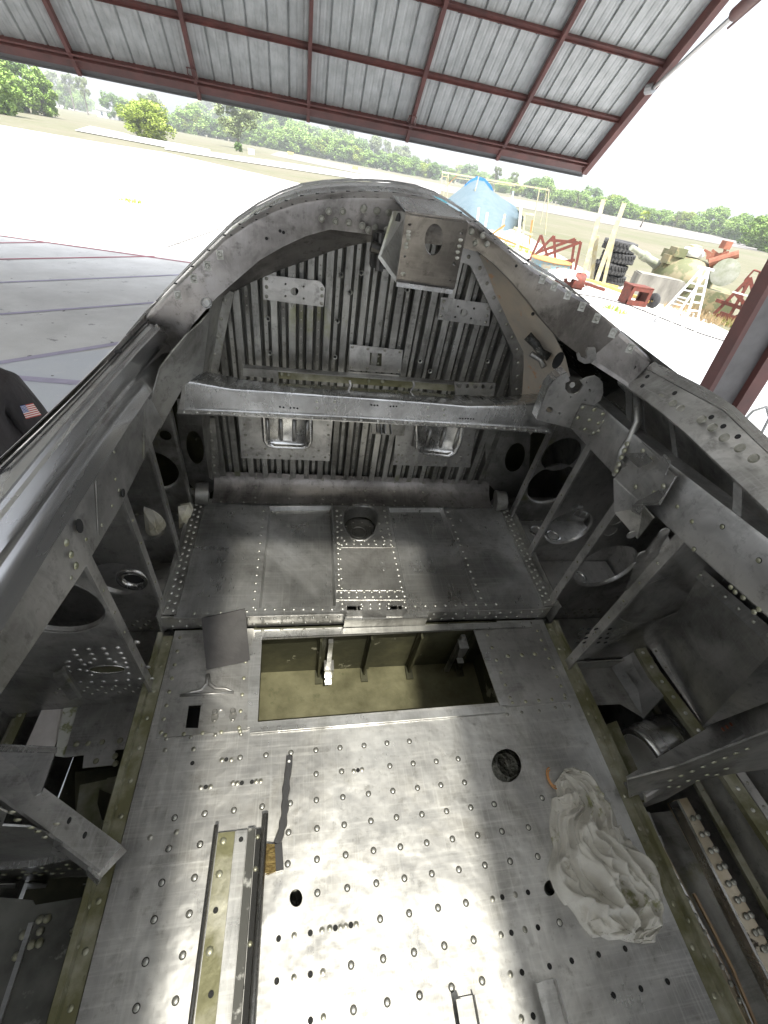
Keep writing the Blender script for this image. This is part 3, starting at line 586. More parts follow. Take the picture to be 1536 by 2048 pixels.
# lower pads with rounded pressed recess
for k, (o_, rc) in enumerate([([(477, 826), (666, 836), (659, 922), (483, 916)], [(519, 800), (626, 808), (626, 880), (621, 891), (610, 896), (545, 893), (532, 889), (525, 878)]),
                              ([(794, 845), (952, 853), (940, 935), (786, 930)], [(826, 820), (933, 826), (924, 880), (912, 905), (898, 912), (850, 906), (836, 903), (828, 893)])]):
    o = bplate('pad_plate', o_, .004, ALU, [], [], .004)
    m_ = MB(); pc = ypoly(rc, BY - .01); cx_ = sum(a for a, b in pc) / len(pc); cz_ = sum(b for a, b in pc) / len(pc); nn = len(pc)
    vs = [Vector((cx_ + (a - cx_) * s, BY - .0085 - d, cz_ + (b - cz_) * s)) for s, d in ((1.0, 0), (.96, .014), (.88, .016), (.80, .006), (.76, .002)) for a, b in pc]
    m_.add(vs, [(i * nn + q_, i * nn + (q_ + 1) % nn, (i + 1) * nn + (q_ + 1) % nn, (i + 1) * nn + q_) for i in range(4) for q_ in range(nn)] + [tuple(4 * nn + q_ for q_ in range(nn))])
    B(m_, 'pressed_pad_rim', ALUS, o, True)
    for q_ in range(4):
        f_ = (q_ + .5) / 4; x_ = min(a for a, b in pc) * (1 - f_) + max(a for a, b in pc) * f_
        B(MB().tube([(x_, BY - .016, cz_ + .05), (x_, BY - .016, cz_ - .018)], .0055, 8), 'pressed_rib', ALU, o, True)
    pr = []
    for i in range(4):
        for f_ in (.06, .94): pr.append(PY(o_[0][0] * (1 - f_) + o_[1][0] * f_ + (o_[3][0] - o_[0][0]) * (.2 + i * .2), 850 + i * 20, BY - .008))
    for i in range(8): f_ = .05 + .9 * i / 7; pr.append(PY(o_[3][0] * (1 - f_) + o_[2][0] * f_, o_[3][1] * (1 - f_) + o_[2][1] * f_ - 7, BY - .008))
    for i in range(6): f_ = .12 + .76 * i / 5; pr.append(PY(o_[3][0] * (1 - f_) + o_[2][0] * f_, o_[3][1] * (1 - f_) + o_[2][1] * f_ - 20, BY - .008))
    rivets(pr, (0, -1, 0), .0042, o, RIVD)
B(MB().plate(ypoly([(742, 838), (812, 846), (808, 872), (744, 868)], BY - .02), [ypoly([(752, 848), (772, 850), (770, 866), (752, 865)], BY - .02)], Vector((0, BY - .02, 0)), X3, Z3, .02), 'pulley_box', ALUD, bulk)
for x_ in (760, 768, 780): B(MB().bar(PY(x_, 846, BY - .035), PY(x_ + 2, 868, BY - .05), .002, .012), 'pulley_tab', PAN, bulk)

yplate('bulkhead_corner_plate', [(970, 846), (1062, 858), (1056, 990), (1015, 1010), (972, 962)], BY - .004, .002, ALUD, [ellpx(1030, 915, 19, 30, 18)])
yplate('bulkhead_corner_plate', [(352, 826), (436, 830), (442, 962), (410, 1000), (372, 960)], BY - .004, .002, ALUD, [ellpx(390, 895, 17, 34, -10)])
# --- cross beam --------------------------------------------------------------------------------
YF, YR = .93, 1.035
def L3(pts, y): return [PY(*p, y) for p in pts]
top = L3([(371, 765), (464, 781), (560, 787), (700, 797), (840, 807), (934, 815), (1010, 815), (1092, 806)], YF)
bot = L3([(357, 822), (464, 826), (560, 831), (700, 838), (840, 846), (934, 851), (1010, 856), (1100, 862)], YF)
rear = L3([(385, 737), (480, 757), (560, 765), (700, 774), (840, 783), (930, 792), (1010, 793), (1085, 785)], YR)
m_ = MB(); n = len(top)
rows = [[p + Vector((0, .0, .0)) for p in rear], [t + Vector((0, .012, .004)) for t in top], [t + Vector((0, .003, .002)) for t in top], [t + Vector((0, 0, -.004)) for t in top],
        [b + Vector((0, 0, .012)) for b in bot], [b + Vector((0, -.003, .006)) for b in bot], [b + Vector((0, -.012, .002)) for b in bot], [b + Vector((0, -.012, -.001)) for b in bot], [b + Vector((0, .003, .001)) for b in bot], [b + Vector((0, .003, .03)) for b in bot]]
vs = [p for r in rows for p in r]
m_.add(vs, [(i * n + k, i * n + k + 1, (i + 1) * n + k + 1, (i + 1) * n + k) for i in range(len(rows) - 1) for k in range(n - 1)])
beam = B(m_, 'cross_beam', ALUS, None, 'auto')
pr = []
for i in range(30):
    f_ = (i + .5) / 30 * (n - 1); k = int(f_); t = f_ - k; a = top[k].lerp(top[k + 1], t); r_ = rear[k].lerp(rear[k + 1], t); b = bot[k].lerp(bot[k + 1], t)
    pr.append((a.lerp(r_, .22) + Vector((0, 0, .004)), Vector((0, -.25, 1)))); pr.append((b + Vector((0, -.009, .004)), Vector((0, -.4, 1))))
m_ = MB()
for q, nr in pr: m_.dome(q, nr, .0036)
for p in [(634, 803), (634, 816), (670, 803), (670, 820), (856, 815), (888, 819), (888, 830), (857, 833)]: m_.dome(PY(*p, YF), (0, -1, 0), .0042)
B(m_, 'beam_rivets', RIV, beam, True, kind='stuff')
m_ = MB()
for p in [(560, 814), (567, 815), (581, 816), (588, 816), (595, 817), (743, 810), (749, 811), (755, 811), (781, 813), (787, 813), (793, 813)] + [(920 + 5.4 * i, 837 + .2 * i) for i in range(6)]: m_.lathe([(.0001, 0), (.0024, 0)], PY(*p, YF - .0012), Y3, 8)
B(m_, 'beam_holes', BLK, beam, kind='stuff')
# end cap strap of the beam at left
B(MB().plate(ypoly([(366, 762), (372, 764), (368, 826), (357, 824)], YF - .003), [], Vector((0, YF - .003, 0)), X3, Z3, .002), 'beam_end_strap', ALU, beam)
# chromate rod/bar assembly above the beam
yb_ = 1.05
m_ = MB().plate(ypoly([(486, 736), (556, 741), (556, 757), (486, 752)], yb_ - .01), [], Vector((0, yb_ - .01, 0)), X3, Z3, .02); barr = B(m_, 'control_bar', ALUD)
B(MB().plate(ypoly([(556, 739), (911, 766), (911, 783), (558, 757)], yb_), [], Vector((0, yb_, 0)), X3, Z3, .004), 'chromate_bar', CHR, barr)
B(MB().bar(PY(556, 739, yb_ - .008), PY(911, 766, yb_ - .008), .02, .003), 'bar_top_lip', ALUD, barr)
rivets([PY(x, y, yb_ - .001) for x, y in [(564, 748), (577, 749), (738, 762), (765, 763)]], (0, -1, 0), .0052, barr, RIVC)
B(MB().plate(ypoly([(909, 764), (991, 766), (988, 792), (910, 789)], 1.0), [ypoly(ellpx(918 + i * 16, 771 + i * .8, 4.2, 4.2, n=12), 1.0) for i in range(5)], Vector((0, 1.0, 0)), X3, Z3, .003), 'perforated_tab', ALUD, barr)
for px in (697, 822):
    q = PY(px, 783, .99); B(MB().tube([q + Vector((0, 0, .03)), q + Vector((.004, -.004, .02)), q + Vector((-.002, 0, .0)), q + Vector((.006, -.006, -.008)), q + Vector((.03, -.01, -.01))], .003, 8), 'hook_clip', ALU, barr, True)

# --- arch (front bow) frame ----------------------------------------------------------------------
n = len(AOUT)
m_ = MB()
AO2 = [p + Vector((0, .012, .004)) for p in AOUT]
mid1 = [i_ + (o_ - i_) * .12 for i_, o_ in zip(AIN, AOUT)]; mid2 = [i_ + (o_ - i_) * .92 for i_, o_ in zip(AIN, AOUT)]
rows = [[p + Vector((0, .03, -.002)) for p in AIN], [p + Vector((0, .004, 0)) for p in AIN], AIN, mid1, [p + Vector((0, -.002, 0)) for p in mid2], AOUT, AO2, [p + Vector((0, .05, .004)) for p in AOUT]]
vs = [p for r in rows for p in r]
m_.add(vs, [(i * n + k, i * n + k + 1, (i + 1) * n + k + 1, (i + 1) * n + k) for i in range(len(rows) - 1) for k in range(n - 1)])
arch = B(m_, 'arch_frame', ARCHM, None, 'auto')
pr = []
A5 = lambda x, y: (x / 3.413 + 350, y / 3.413 + 340)
for p in [(1050, 282), (1144, 284), (1290, 264), (1380, 281), (1460, 292), (1001, 333), (1096, 351), (1187, 363), (1277, 381), (1367, 395), (1448, 410), (270, 655), (270, 740), (1320, 410)]: pr.append(A5(*p))
A6 = lambda x, y: (x / 2.56 + 720, y / 2.56 + 360)
for p in [(18, 150), (86, 160), (148, 168), (12, 235), (78, 246), (570, 266), (630, 285), (590, 323), (650, 331)]: pr.append(A6(*p))
def archy(px):     # depth of the arch web near pixel x
    best = min(AOUT, key=lambda p: abs(projx(p) - px)); return best.y
def projx(p): v = Ra.transposed() @ p; return CX + F * v.x / v.z
def projy(p): v = Ra.transposed() @ p; return CY + F * v.y / v.z
m_ = MB()
for p in pr: m_.lathe([(.0001, -.0008), (.0034, -.0006), (.0040, .0008), (.0046, -.0006), (.0056, -.0004), (.0062, .001)], PY(*p, archy(p[0]) - .0035), Y3, 14)
B(m_, 'countersunk_rivet', RIVD, arch, 'auto', kind='stuff')
m_ = MB()
for i in range(4, 18):
    for t in (.3, .75):
        q = AOUT[i].lerp(AOUT[i + 1], t); m_.box(q + Vector((0, .004, .0005)), (.009, .003, .0012))
B(m_, 'edge_slots', BLK, arch, kind='stuff')
m_ = MB()
for p in [(533, 477), (560, 462), (567, 465)] + [A6(*q) for q in [(800, 440), (862, 410)]]: m_.lathe([(.0001, 0), (.003, 0)], PY(*p, archy(p[0]) - .004), Y3, 8)
B(m_, 'arch_holes', BLK, arch, kind='stuff')
# nut clips along the edge (left x4, right x6)
def clip(q, nr):
    m = MB(); m.box((0, 0, .001), (.016, .012, .0016)); m.lathe([(.0028, 0), (.0045, .003), (.005, 0)], (0, 0, .0015), Z3, 10); m.box((.007, 0, .003), (.002, .012, .005)); m.box((-.007, 0, .003), (.002, .012, .005))
    rot = Vector(nr).to_track_quat('Z', 'X').to_matrix(); m2 = MB(); m2.add([rot @ Vector(v) + q for v in m.v], m.f); return B(m2, 'nut_clip', RIV, arch, 'auto')
for p in [(356, 588), (388, 555), (415, 530), (440, 508)]: clip(PY(*p, .975) + Vector((0, -.004, 0)), (.35, -1, .1))
for p in [(937, 564)] * 0 + [(1085, 556), (1108, 570), (1135, 587), (1163, 610), (1192, 633), (1224, 662), (1258, 692)]:
    y = .93 - max(0, (p[0] - 1085)) * .0012; clip(PY(*p, y) + Vector((-.004, -.01, 0)), (-.5, -1, .2))
# broken dark blotch openings near arch top
# --- mount box at the arch top
cA = lambda x, y: A6(x, y)
yb0 = .80
pf = [PY(*cA(*p), yy) for p, yy in [((235, 165), .80), ((555, 212), .80), ((480, 568), .88), ((185, 528), .88)]]
U = (pf[1] - pf[0]); V = (pf[0] - pf[3]); O = pf[3]
def onpl(px, py):   # pixel to plane through pf[0],pf[1],pf[3] in U,V coordinates
    N = (pf[1] - pf[0]).cross(pf[3] - pf[0]); r = ray(px, py); p = r * (pf[0].dot(N) / r.dot(N)); d = p - O
    Un, Vn = U.normalized(), (V - V.dot(U.normalized()) * U.normalized()).normalized(); return (d.dot(Un), d.dot(Vn))
Un, Vn = U.normalized(), (V - V.dot(U.normalized()) * U.normalized()).normalized()
bo = [onpl(*cA(*p)) for p in [(235, 165), (545, 208), (555, 222), (484, 555), (470, 568), (185, 528)]]
bh = [[onpl(*cA(*p)) for p in ell(378, 305, 47, 82, 22, .1)]] + [[onpl(*cA(*p)) for p in ell(x, y, r, r, 10)] for x, y, r in [(254, 227, 8), (520, 272, 8), (229, 390, 7), (484, 429, 9), (461, 513, 5)]]
box = B(MB().plate(bo, bh, O, Un, Vn, .003), 'mount_box', ARCHM)
bv = [O + Un * a + Vn * b for a, b in bo]
back = Vector((0, .16, .0))
B(MB().add([bv[0], bv[1], bv[1] + back, bv[0] + back], [(0, 1, 2, 3)]).add([bv[0] - Z3 * .003, bv[1] - Z3 * .003, bv[1] + back - Z3 * .003, bv[0] + back - Z3 * .003], [(3, 2, 1, 0)]), 'mount_box_top', ALUS, box)
SP = [bv[0] + Y3 * .001, PY(*cA(168, 158), .93), PY(*cA(160, 372), .93), PY(*cA(92, 398), .91), bv[5] + Y3 * .001]
m_ = MB(); m_.add(SP + [p + Vector((.004, .004, 0)) for p in SP], [(0, 1, 2, 3, 4), (9, 8, 7, 6, 5)]); B(m_, 'mount_box_side', ALUD, box)
cS = (bv[0] + PY(*cA(160, 372), .93) + bv[5] + PY(*cA(168, 158), .93)) / 4; U_ = (PY(*cA(168, 158), .93) - bv[0]).normalized(); V_ = (bv[5] - bv[0]).normalized()
B(MB().plate(ell(0, 0, .030, .042, 18), [], cS - Vector((.003, .004, -.012)), U_, V_, .001), 'side_oval_hole', BLK, box)
m_ = MB()
for p in [(248, 262), (247, 280), (247, 299), (236, 325), (236, 343), (515, 305), (508, 337), (500, 367), (497, 397)]: a, b = onpl(*cA(*p)); m_.dome(O + Un * a + Vn * b - Y3 * .0005, (0, -1, .2), .004, .0012)
a, b = onpl(*cA(220, 478)); m_.dome(O + Un * a + Vn * b, (0, -1, 0), .005)
B(m_, 'box_rivets', RIVD, box, True, kind='stuff')
B(MB().bar(bv[5] + Vector((0, -.004, .0)), bv[4] + Vector((0, -.004, .0)), .008, .006, Y3), 'mount_box_lower_roll', ALUS, box)
# dark fitting left of the box
q = PY(768, 500, .96); B(MB().box(q, (.05, .03, .06)).tube([q + Vector((-.03, -.03, .01)), q + Vector((.02, -.03, .0))], .010, 10).tube([q + Vector((-.01, -.035, -.03)), q + Vector((-.01, -.02, .03))], .008, 10), 'dark_latch_fitting', mat('greasy_steel', (.05, .048, .045), .35, .8), box, 'auto')

# --- side panel between bulkhead channel and the arch (right: peach reflection painted into its colour, and left) --------------------
PEACH = mat('peach_reflection_tone', (.60, .52, .42), .5, .3, (.42, .40, .36), 8, spots=[((.62, .38, .22), 30, .60, .05), ((.2, .2, .12), 9, .62, .1)])
inn = [PY(*p, BY - .02) for p in [(958, 512), (985, 585), (1015, 650), (1044, 708), (1040, 790), (1060, 870)]]
out = [PY(*p, y) + Vector((.01, .02, 0)) for p, y in [((962, 508), .97), ((1025, 568), .95), ((1055, 602), .94), ((1095, 655), .92), ((1130, 720), .90), ((1150, 800), .90)]]
m_ = MB(); n = len(inn); K = 5
vs = [a.lerp(b, k / K) for k in range(K + 1) for a, b in zip(inn, out)]
m_.add(vs, [(i * n + k, i * n + k + 1, (i + 1) * n + k + 1, (i + 1) * n + k) for i in range(K) for k in range(n - 1)], 0)
B(m_, 'side_web_panel', PEACH, None, True)
inn = [PY(*p, BY - .02) for p in [(455, 575), (440, 640), (425, 740), (420, 860), (425, 960)]]
out = [PY(*p, y) for p, y in [((425, 600), .992), ((408, 650), .99), ((400, 745), .99), ((404, 850), 1.0), ((418, 955), 1.02)]]
m_ = MB(); n = len(inn); vs = inn + out; m_.add(vs, [(k, k + 1, n + k + 1, n + k) for k in range(n - 1)]); B(m_, 'side_web_panel', ALUD, None, True)
q = PY(1068, 690, .985)
m_ = MB().tube([q + Vector((-.025, 0, .02)), q + Vector((-.005, -.015, .008)), q + Vector((.01, -.025, -.006)), q + Vector((.03, -.035, -.012))], [.011, .010, .009, .010], 12)
pipe = B(m_, 'bundled_hose_stub', mat('greasy_black_wrap', (.03, .03, .028), .35, .3, (.35, .34, .3), 60, lo=.6, hi=.7, bump=.8, bscale=90), None, True)
B(MB().tube([q + Vector((-.005, -.01, -.018)), q + Vector((.02, -.02, -.026)), q + Vector((.028, -.035, -.038))], .007, 10), 'pipe_end', ALU, pipe, True)
m_ = MB()
for p, y in [((1115, 720), .895), ((1065, 627), .96)]: m_.plate(ell(0, 0, .012 if p[0] > 1100 else .004, .02 if p[0] > 1100 else .004, 14), [], PY(*p, y) - Y3 * .003, X3, Z3, .001)
B(m_, 'web_hole', BLK)
q = PY(413, 606, .965); B(MB().lathe([(.006, 0), (.010, -.004), (.011, 0)], q, (.4, -1, 0), 12).tube([q, q + Vector((0, .03, 0))], .006, 10), 'lug', PAN, None, 'auto')

# --- nose deck skin ahead of the arch ------------------------------------------------------------------
c0 = Vector((.16, 0, -.6))
nose = [(1.0, 0, 1.0), (1.02, .0, 1.0), (1.15, -.004, 1.0), (1.3, -.018, 1.0), (1.5, -.045, .99), (1.8, -.10, .97), (2.3, -.20, .92), (3.0, -.36, .82), (3.6, -.55, .65)]
AOE = [AOUT[0] + Vector((-.10, -.05, -.30)), AOUT[0] + Vector((-.05, -.03, -.12))] + AOUT + [AOUT[-1] + Vector((.07, 0, -.12)), AOUT[-1] + Vector((.13, 0, -.30))]
m_ = MB(); n = len(AOE); vs = []
for y, dz, s in nose:
    for i, p in enumerate(AOE):
        yy = y + (p.y - .97) * max(0, 1 - (y - 1.0) * 2); vs.append(Vector((c0.x + (p.x - c0.x) * s, yy + .012, c0.z + (p.z - c0.z) * s + dz + .003)))
m_.add(vs, [(i * n + k, i * n + k + 1, (i + 1) * n + k + 1, (i + 1) * n + k)[::-1] for i in range(len(nose) - 1) for k in range(n - 1)])
B(m_, 'nose_deck_skin', ALUS, None, True)
for yy, dz, w_ in ((1.06, .002, .02), (1.13, .001, .008)):
    pts = [Vector((p.x + (c0.x - p.x) * .003, yy + (p.y - .97) * .8 + .012, p.z + .004 + dz)) for p in AOE[3:-3]]
    m_ = MB(); m_.add([q for p in pts for q in (p, p + Vector((0, w_, 0)))] + [q + Vector((0, 0, .004)) for p in pts for q in (p, p + Vector((0, w_, 0)))], [(2 * i, 2 * i + 2, 2 * i + 2 + 2 * len(pts), 2 * i + 2 * len(pts)) for i in range(len(pts) - 1)] + [(2 * len(pts) + 2 * i, 2 * len(pts) + 2 * i + 2, 2 * len(pts) + 2 * i + 3, 2 * len(pts) + 2 * i + 1) for i in range(len(pts) - 1)])
    B(m_, 'deck_lap_strip', ALU)
m_ = MB()
for i in range(26):
    t = i / 25 * (len(AOUT) - 5) + 2; k = int(t); p = AOUT[k].lerp(AOUT[k + 1], t - k); m_.box(p + Vector((0, .046, .0035)), (.012, .006, .0015))
B(m_, 'deck_slots', BLK, None, kind='stuff')

# --- sills and longerons ------------------------------------------------------------------------------------
def ext(P, y=-.9, y2=None):       # extend a longitudinal polyline to y behind the camera
    P = sorted([Vector(p) for p in P], key=lambda p: p.y); d = P[1] - P[0]; return [P[0] + d * ((y - P[0].y) / d.y)] + P
def lerpy(P, y):
    for i in range(len(P) - 1):
        if P[i].y <= y <= P[i + 1].y or (i == len(P) - 2 and y > P[i + 1].y) or (i == 0 and y < P[i].y):
            t = (y - P[i].y) / (P[i + 1].y - P[i].y); return P[i].lerp(P[i + 1], t)
def loft(name, lines, ys, m, parent=None, smooth='auto', close=False):
    mb = MB(); n = len(ys); vs = []
    for Ln in lines:
        vs += [lerpy(Ln, y) for y in ys]
    R_ = len(lines)
    mb.add(vs, [(i * n + k, i * n + k + 1, ((i + 1) % R_) * n + k + 1, ((i + 1) % R_) * n + k) for i in range(R_ if close else R_ - 1) for k in range(n - 1)])
    return B(mb, name, m, parent, smooth)
def off(P, d): return [p + Vector(d) for p in P]
YS = [-.9, -.5, -.2, 0, .15, .3, .45, .6, .75, .86, .89]
def extl(P, k=1.35):   # carry a rail line on behind the camera
    P = [Vector(p) for p in P]; d = P[0] - P[1]; return [P[0] + d.normalized() * k] + P
def qfit(P):       # smooth fair curve through measured rail points: x and z as quadratics of y
    import numpy as np
    P = [Vector(p) for p in P]; ys = np.array([p.y for p in P]); cx = np.polyfit(ys, [p.x for p in P], 2); cz = np.polyfit(ys, [p.z for p in P], 2)
    return [Vector((float(np.polyval(cx, p.y)), p.y, float(np.polyval(cz, p.y)))) for p in P]
OL = extl(qfit([PX(0, 933, -.37), PX(75, 858, -.368), PX(150, 790, -.365), PX(215, 722, -.358), PX(258, 676, -.352), PX(292, 640, -.345)]))
RL = extl(qfit([PX(0, 1005, -.345), PX(80, 909, -.342), PX(157, 819, -.338), PX(213, 755, -.334), PX(263, 697, -.328), PX(310, 654, -.32)]))
HL = extl(qfit([PX(0, 1105, -.325), PX(92, 985, -.323), PX(183, 862, -.32), PX(233, 794, -.317), PX(283, 727, -.314), PX(341, 664, -.31)]))
FL = extl(qfit([PX(0, 1270, -.318), PX(100, 1098, -.317), PX(198, 946, -.314), PX(262, 846, -.311), PX(306, 780, -.308), PX(348, 722, -.306)]))
LL = ext([PX(0, 1390, -.325), PX(128, 1200, -.325), PX(205, 1083, -.322), PX(268, 960, -.318), PX(314, 864, -.312), PX(366, 768, -.29)])
YL = [y for y in YS if y < .93] + [.93]
YT = [y for y in YS if y < .86] + [.90]
def loftl(name, lines, m, parent=None, sub=4, smooth='auto'):
    mb = MB(); lines = [[Ln[i].lerp(Ln[i + 1], t / sub) for i in range(len(Ln) - 1) for t in range(sub)] + [Ln[-1]] for Ln in lines]; n = len(lines[0])
    mb.add([p for Ln in lines for p in Ln], [(i * n + k, i * n + k + 1, (i + 1) * n + k + 1, (i + 1) * n + k) for i in range(len(lines) - 1) for k in range(n - 1)]); return B(mb, name, m, parent, smooth)
def mixl(P, Q, t, d=(0, 0, 0)): return [p.lerp(q, t) + Vector(d) for p, q in zip(P, Q)]
poly3s = []
ED = [RL[-1] + (RL[-1] - RL[-2]) * .25]
loftl('sill_top_plate', [off(OL, (-.012, 0, -.02)), off(OL, (-.003, 0, -.003)), OL, mixl(OL, RL, .12, (0, 0, .0015)), mixl(OL, RL, .2, (0, 0, -.001)), mixl(OL, RL, .9), off(RL, (.012, 0, -.002))], RAIL)
B(MB().tube([p + Vector((.002, 0, .003)) for p in mixl(OL, RL, .2)], .0016, 6), 'sill_seam', BLK)
cap = loftl('sill_cap_rail', [off(RL, (.001, 0, .003)), off(RL, (.003, 0, .006)), mixl(RL, HL, .15, (0, 0, .0055)), mixl(RL, HL, .80, (0, 0, .003)), mixl(RL, HL, .95, (.0015, 0, .0005)), off(HL, (.001, 0, -.004)),
      mixl(HL, FL, .16, (-.007, 0, 0)), mixl(HL, FL, .32, (-.008, 0, 0)), mixl(HL, FL, .45, (-.003, 0, .001)), mixl(HL, FL, .62, (-.002, 0, 0)), mixl(HL, FL, .97), FL, off(FL, (-.003, 0, -.001)), off(FL, (-.006, 0, .012))], RAIL)
cap_end = [RL[-1] + Vector((.003, 0, .006)), HL[-1], FL[-1], FL[-1] + Vector((-.02, .004, .01)), RL[-1] + Vector((-.004, .004, -.01))]
poly3s.append(('rail_end_face', cap_end, ALUS))
q = PX(237, 706, -.334); B(MB().plate(ell(0, 0, .006, .008, 14), [], q + Vector((0, 0, .003)), X3, Y3, .001), 'sill_hole', BLK)
q = PX(320, 659, -.318); B(MB().plate(ell(0, 0, .003, .003, 10), [], q + Vector((0, 0, .008)), X3, Y3, .001), 'sill_hole', BLK)
FLl = sorted(FL, key=lambda p: p.y)
lon = loft('longeron', [off(FLl, (-.012, 0, .03)), off(LL, (-.002, 0, .05)), off(LL, (0, 0, .006)), LL, off(LL, (-.004, 0, -.002)), off(LL, (-.03, 0, -.002))], YL, ALU)
m_ = MB()
for (x, y, r) in [(486 / 3.657, 640 + 1628 / 3.657, .006), (520 / 3.657, 640 + 1715 / 3.657, .006), (556 / 3.657, 640 + 1797 / 3.657, .006)]: m_.dome(PX(x, y, -.322), X3, r, .003)
for (x, y) in [(522, 1885), (845, 1165), (870, 1245), (925, 1170), (820, 1360), (1160, 600), (1225, 490), (970, 1110), (835, 965), (745, 1500), (630, 1605)]: m_.dome(PX(x / 3.657, 640 + y / 3.657, -.320), X3, .0035, .0015)
B(m_, 'longeron_rivets', RIVC, lon, True, kind='stuff')
B(MB().plate(ell(0, 0, .009, .012, 14), [], PX(160, 1052, -.3195), Y3, Z3, .001), 'longeron_hole', BLK, lon); B(MB().plate(ell(0, 0, .008, .008, 14), [], PX(247, 986, -.3165), Y3, Z3, .001), 'longeron_hole', BLK, lon)
# splice line and gusset on the longeron
B(MB().bar(PX(192, 960, -.321), PX(197, 1070, -.321), .0025, .002, X3), 'splice_edge', ALUD, lon)
q = [PX(*p, -.300) for p in [(262, 900), (290, 830), (330, 735)]]
B(MB().bar(PX(288, 870, -.3125), PX(287, 918, -.3145), .003, .004, X3).bar(PX(290, 820, -.311), PX(288, 870, -.3125), .002, .002, X3), 'gusset_edge', ALUD, lon)

pa, pb, pc_ = PY(404, 742, .968), PY(398, 674, .962), PY(300, 800, .85); Np = (pb - pa).cross(pc_ - pa)
poly3s.append(('forward_side_web', [ray(*p) * (pa.dot(Np) / ray(*p).dot(Np)) for p in [(300, 800), (318, 735), (345, 700), (372, 668), (398, 645), (418, 622), (414, 660), (404, 742), (366, 770), (346, 806), (318, 858)]], ALUD))
# right side
TR = ext([PX(1302, 720, .725), PX(1450, 795, .725), PX(1536, 875, .725)])
FR_ = ext([PX(1256, 776, .665), PX(1297, 803, .665), PX(1376, 869, .665), PX(1536, 1022, .665)])
MR = ext([PX(1302, 742, .712), PX(1450, 822, .712), PX(1536, 905, .712)])
M2 = ext([PX(1290, 757, .700), PX(1430, 832, .700), PX(1536, 932, .700)])
YR2 = [-.9, -.5, -.2, 0, .1, .2, .3, .4, .5, .58, .65, .72, .80]
loft('sill_top_plate', [off(TR, (.012, 0, -.03)), off(TR, (.004, 0, -.004)), TR, MR], YR2, ALUS)
srail = loft('sill_inner_rail', [off(MR, (0, 0, -.0015)), off(MR, (-.004, 0, -.006)), M2, off(FR_, (.006, 0, .01)), FR_, off(FR_, (.002, 0, -.004)), off(FR_, (.03, 0, -.004))], YR2, ALU)
m_ = MB()
c8 = lambda x, y: (x / 2.415 + 900, y / 2.415 + 720)
for p in [(1215, 287), (1268, 326), (1325, 375), (1112, 235), (1400, 425), (1467, 475), (1075, 210), (1012, 180)]:
    m_.lathe([(.0001, .001), (.0058, .001), (.0065, 0), (.0075, .0006), (.008, 0)], PX(*c8(*p), .680), Vector((-1, 0, .6)), 16)
B(m_, 'plug_disc', RIVD, srail, 'auto', kind='stuff')
m_ = MB()
for p in [(889, 36), (866, 78), (953, 80), (929, 125), (1085, 160), (1262, 276), (1320, 320), (1390, 370)]: m_.lathe([(.0001, 0), (.0045, 0)], PX(*c8(*p), .6755), Vector((-1, 0, .6)), 10)
B(m_, 'rail_holes', BLK, srail, kind='stuff')
# forward inner web of the right rail (between arch and sill)
fw = [PY(*A6(*p), y) for p, y in [((1000, 720), .925), ((1220, 830), .84), ((1390, 930), .76)]]; fw2 = [PY(*A6(*p), y) for p, y in [((1010, 790), .925), ((1180, 930), .84), ((1330, 1030), .76)]]
fw3 = [PX(1330, 800, .672), PX(1300, 812, .664)]
LR = ext([PX(1536, 1238, .69), PX(1314, 1039, .69), PX(1227, 952, .69), PX(1157, 873, .685), PX(1095, 815, .655)])
UR = ext([PX(1536, 1085, .69), PX(1364, 952, .69), PX(1290, 893, .69), PX(1230, 842, .685), PX(1150, 770, .655)])
YR3 = [-.9, -.5, -.2, 0, .15, .3, .45, .6, .75, .88, 1.0]
lonr = loft('longeron', [off(UR, (.04, 0, .004)), off(UR, (.003, 0, .003)), off(UR, (0, 0, -.003)), off(LR, (0, 0, .004)), off(LR, (.003, 0, 0)), off(LR, (.03, 0, 0))], YR3, ALU)
m_ = MB()
for p in [(1097, 708), (1168, 780), (1315, 805), (1178, 914), (1377, 1120), (1490, 968), (1355, 1097), (1415, 1148), (1468, 1217), (812, 375), (770, 327), (1490, 1205)]: m_.dome(PX(*c8(*p), .69), Vector((-1, 0, 0)), .0045, .002)
B(m_, 'longeron_rivets', RIVC, lonr, True, kind='stuff')
m_ = MB()
for p in [(1315, 805), (1178, 914), (1377, 1120), (1492, 968)]: m_.lathe([(.0001, 0), (.005, 0)], PX(*c8(*p), .6895), X3, 10)
B(m_, 'longeron_hole', BLK, lonr)
# hook
q = [PY(*A6(*p), .83) for p in [(1205, 860), (1212, 900), (1190, 935), (1150, 942), (1120, 925), (1113, 895), (1125, 888), (1135, 910), (1155, 918), (1165, 905), (1160, 880), (1170, 862)]]
O_ = Vector((0, .83, 0)); B(MB().plate([(p.x, p.z) for p in q], [], O_, X3, Z3, .006), 'canopy_hook', ALU)
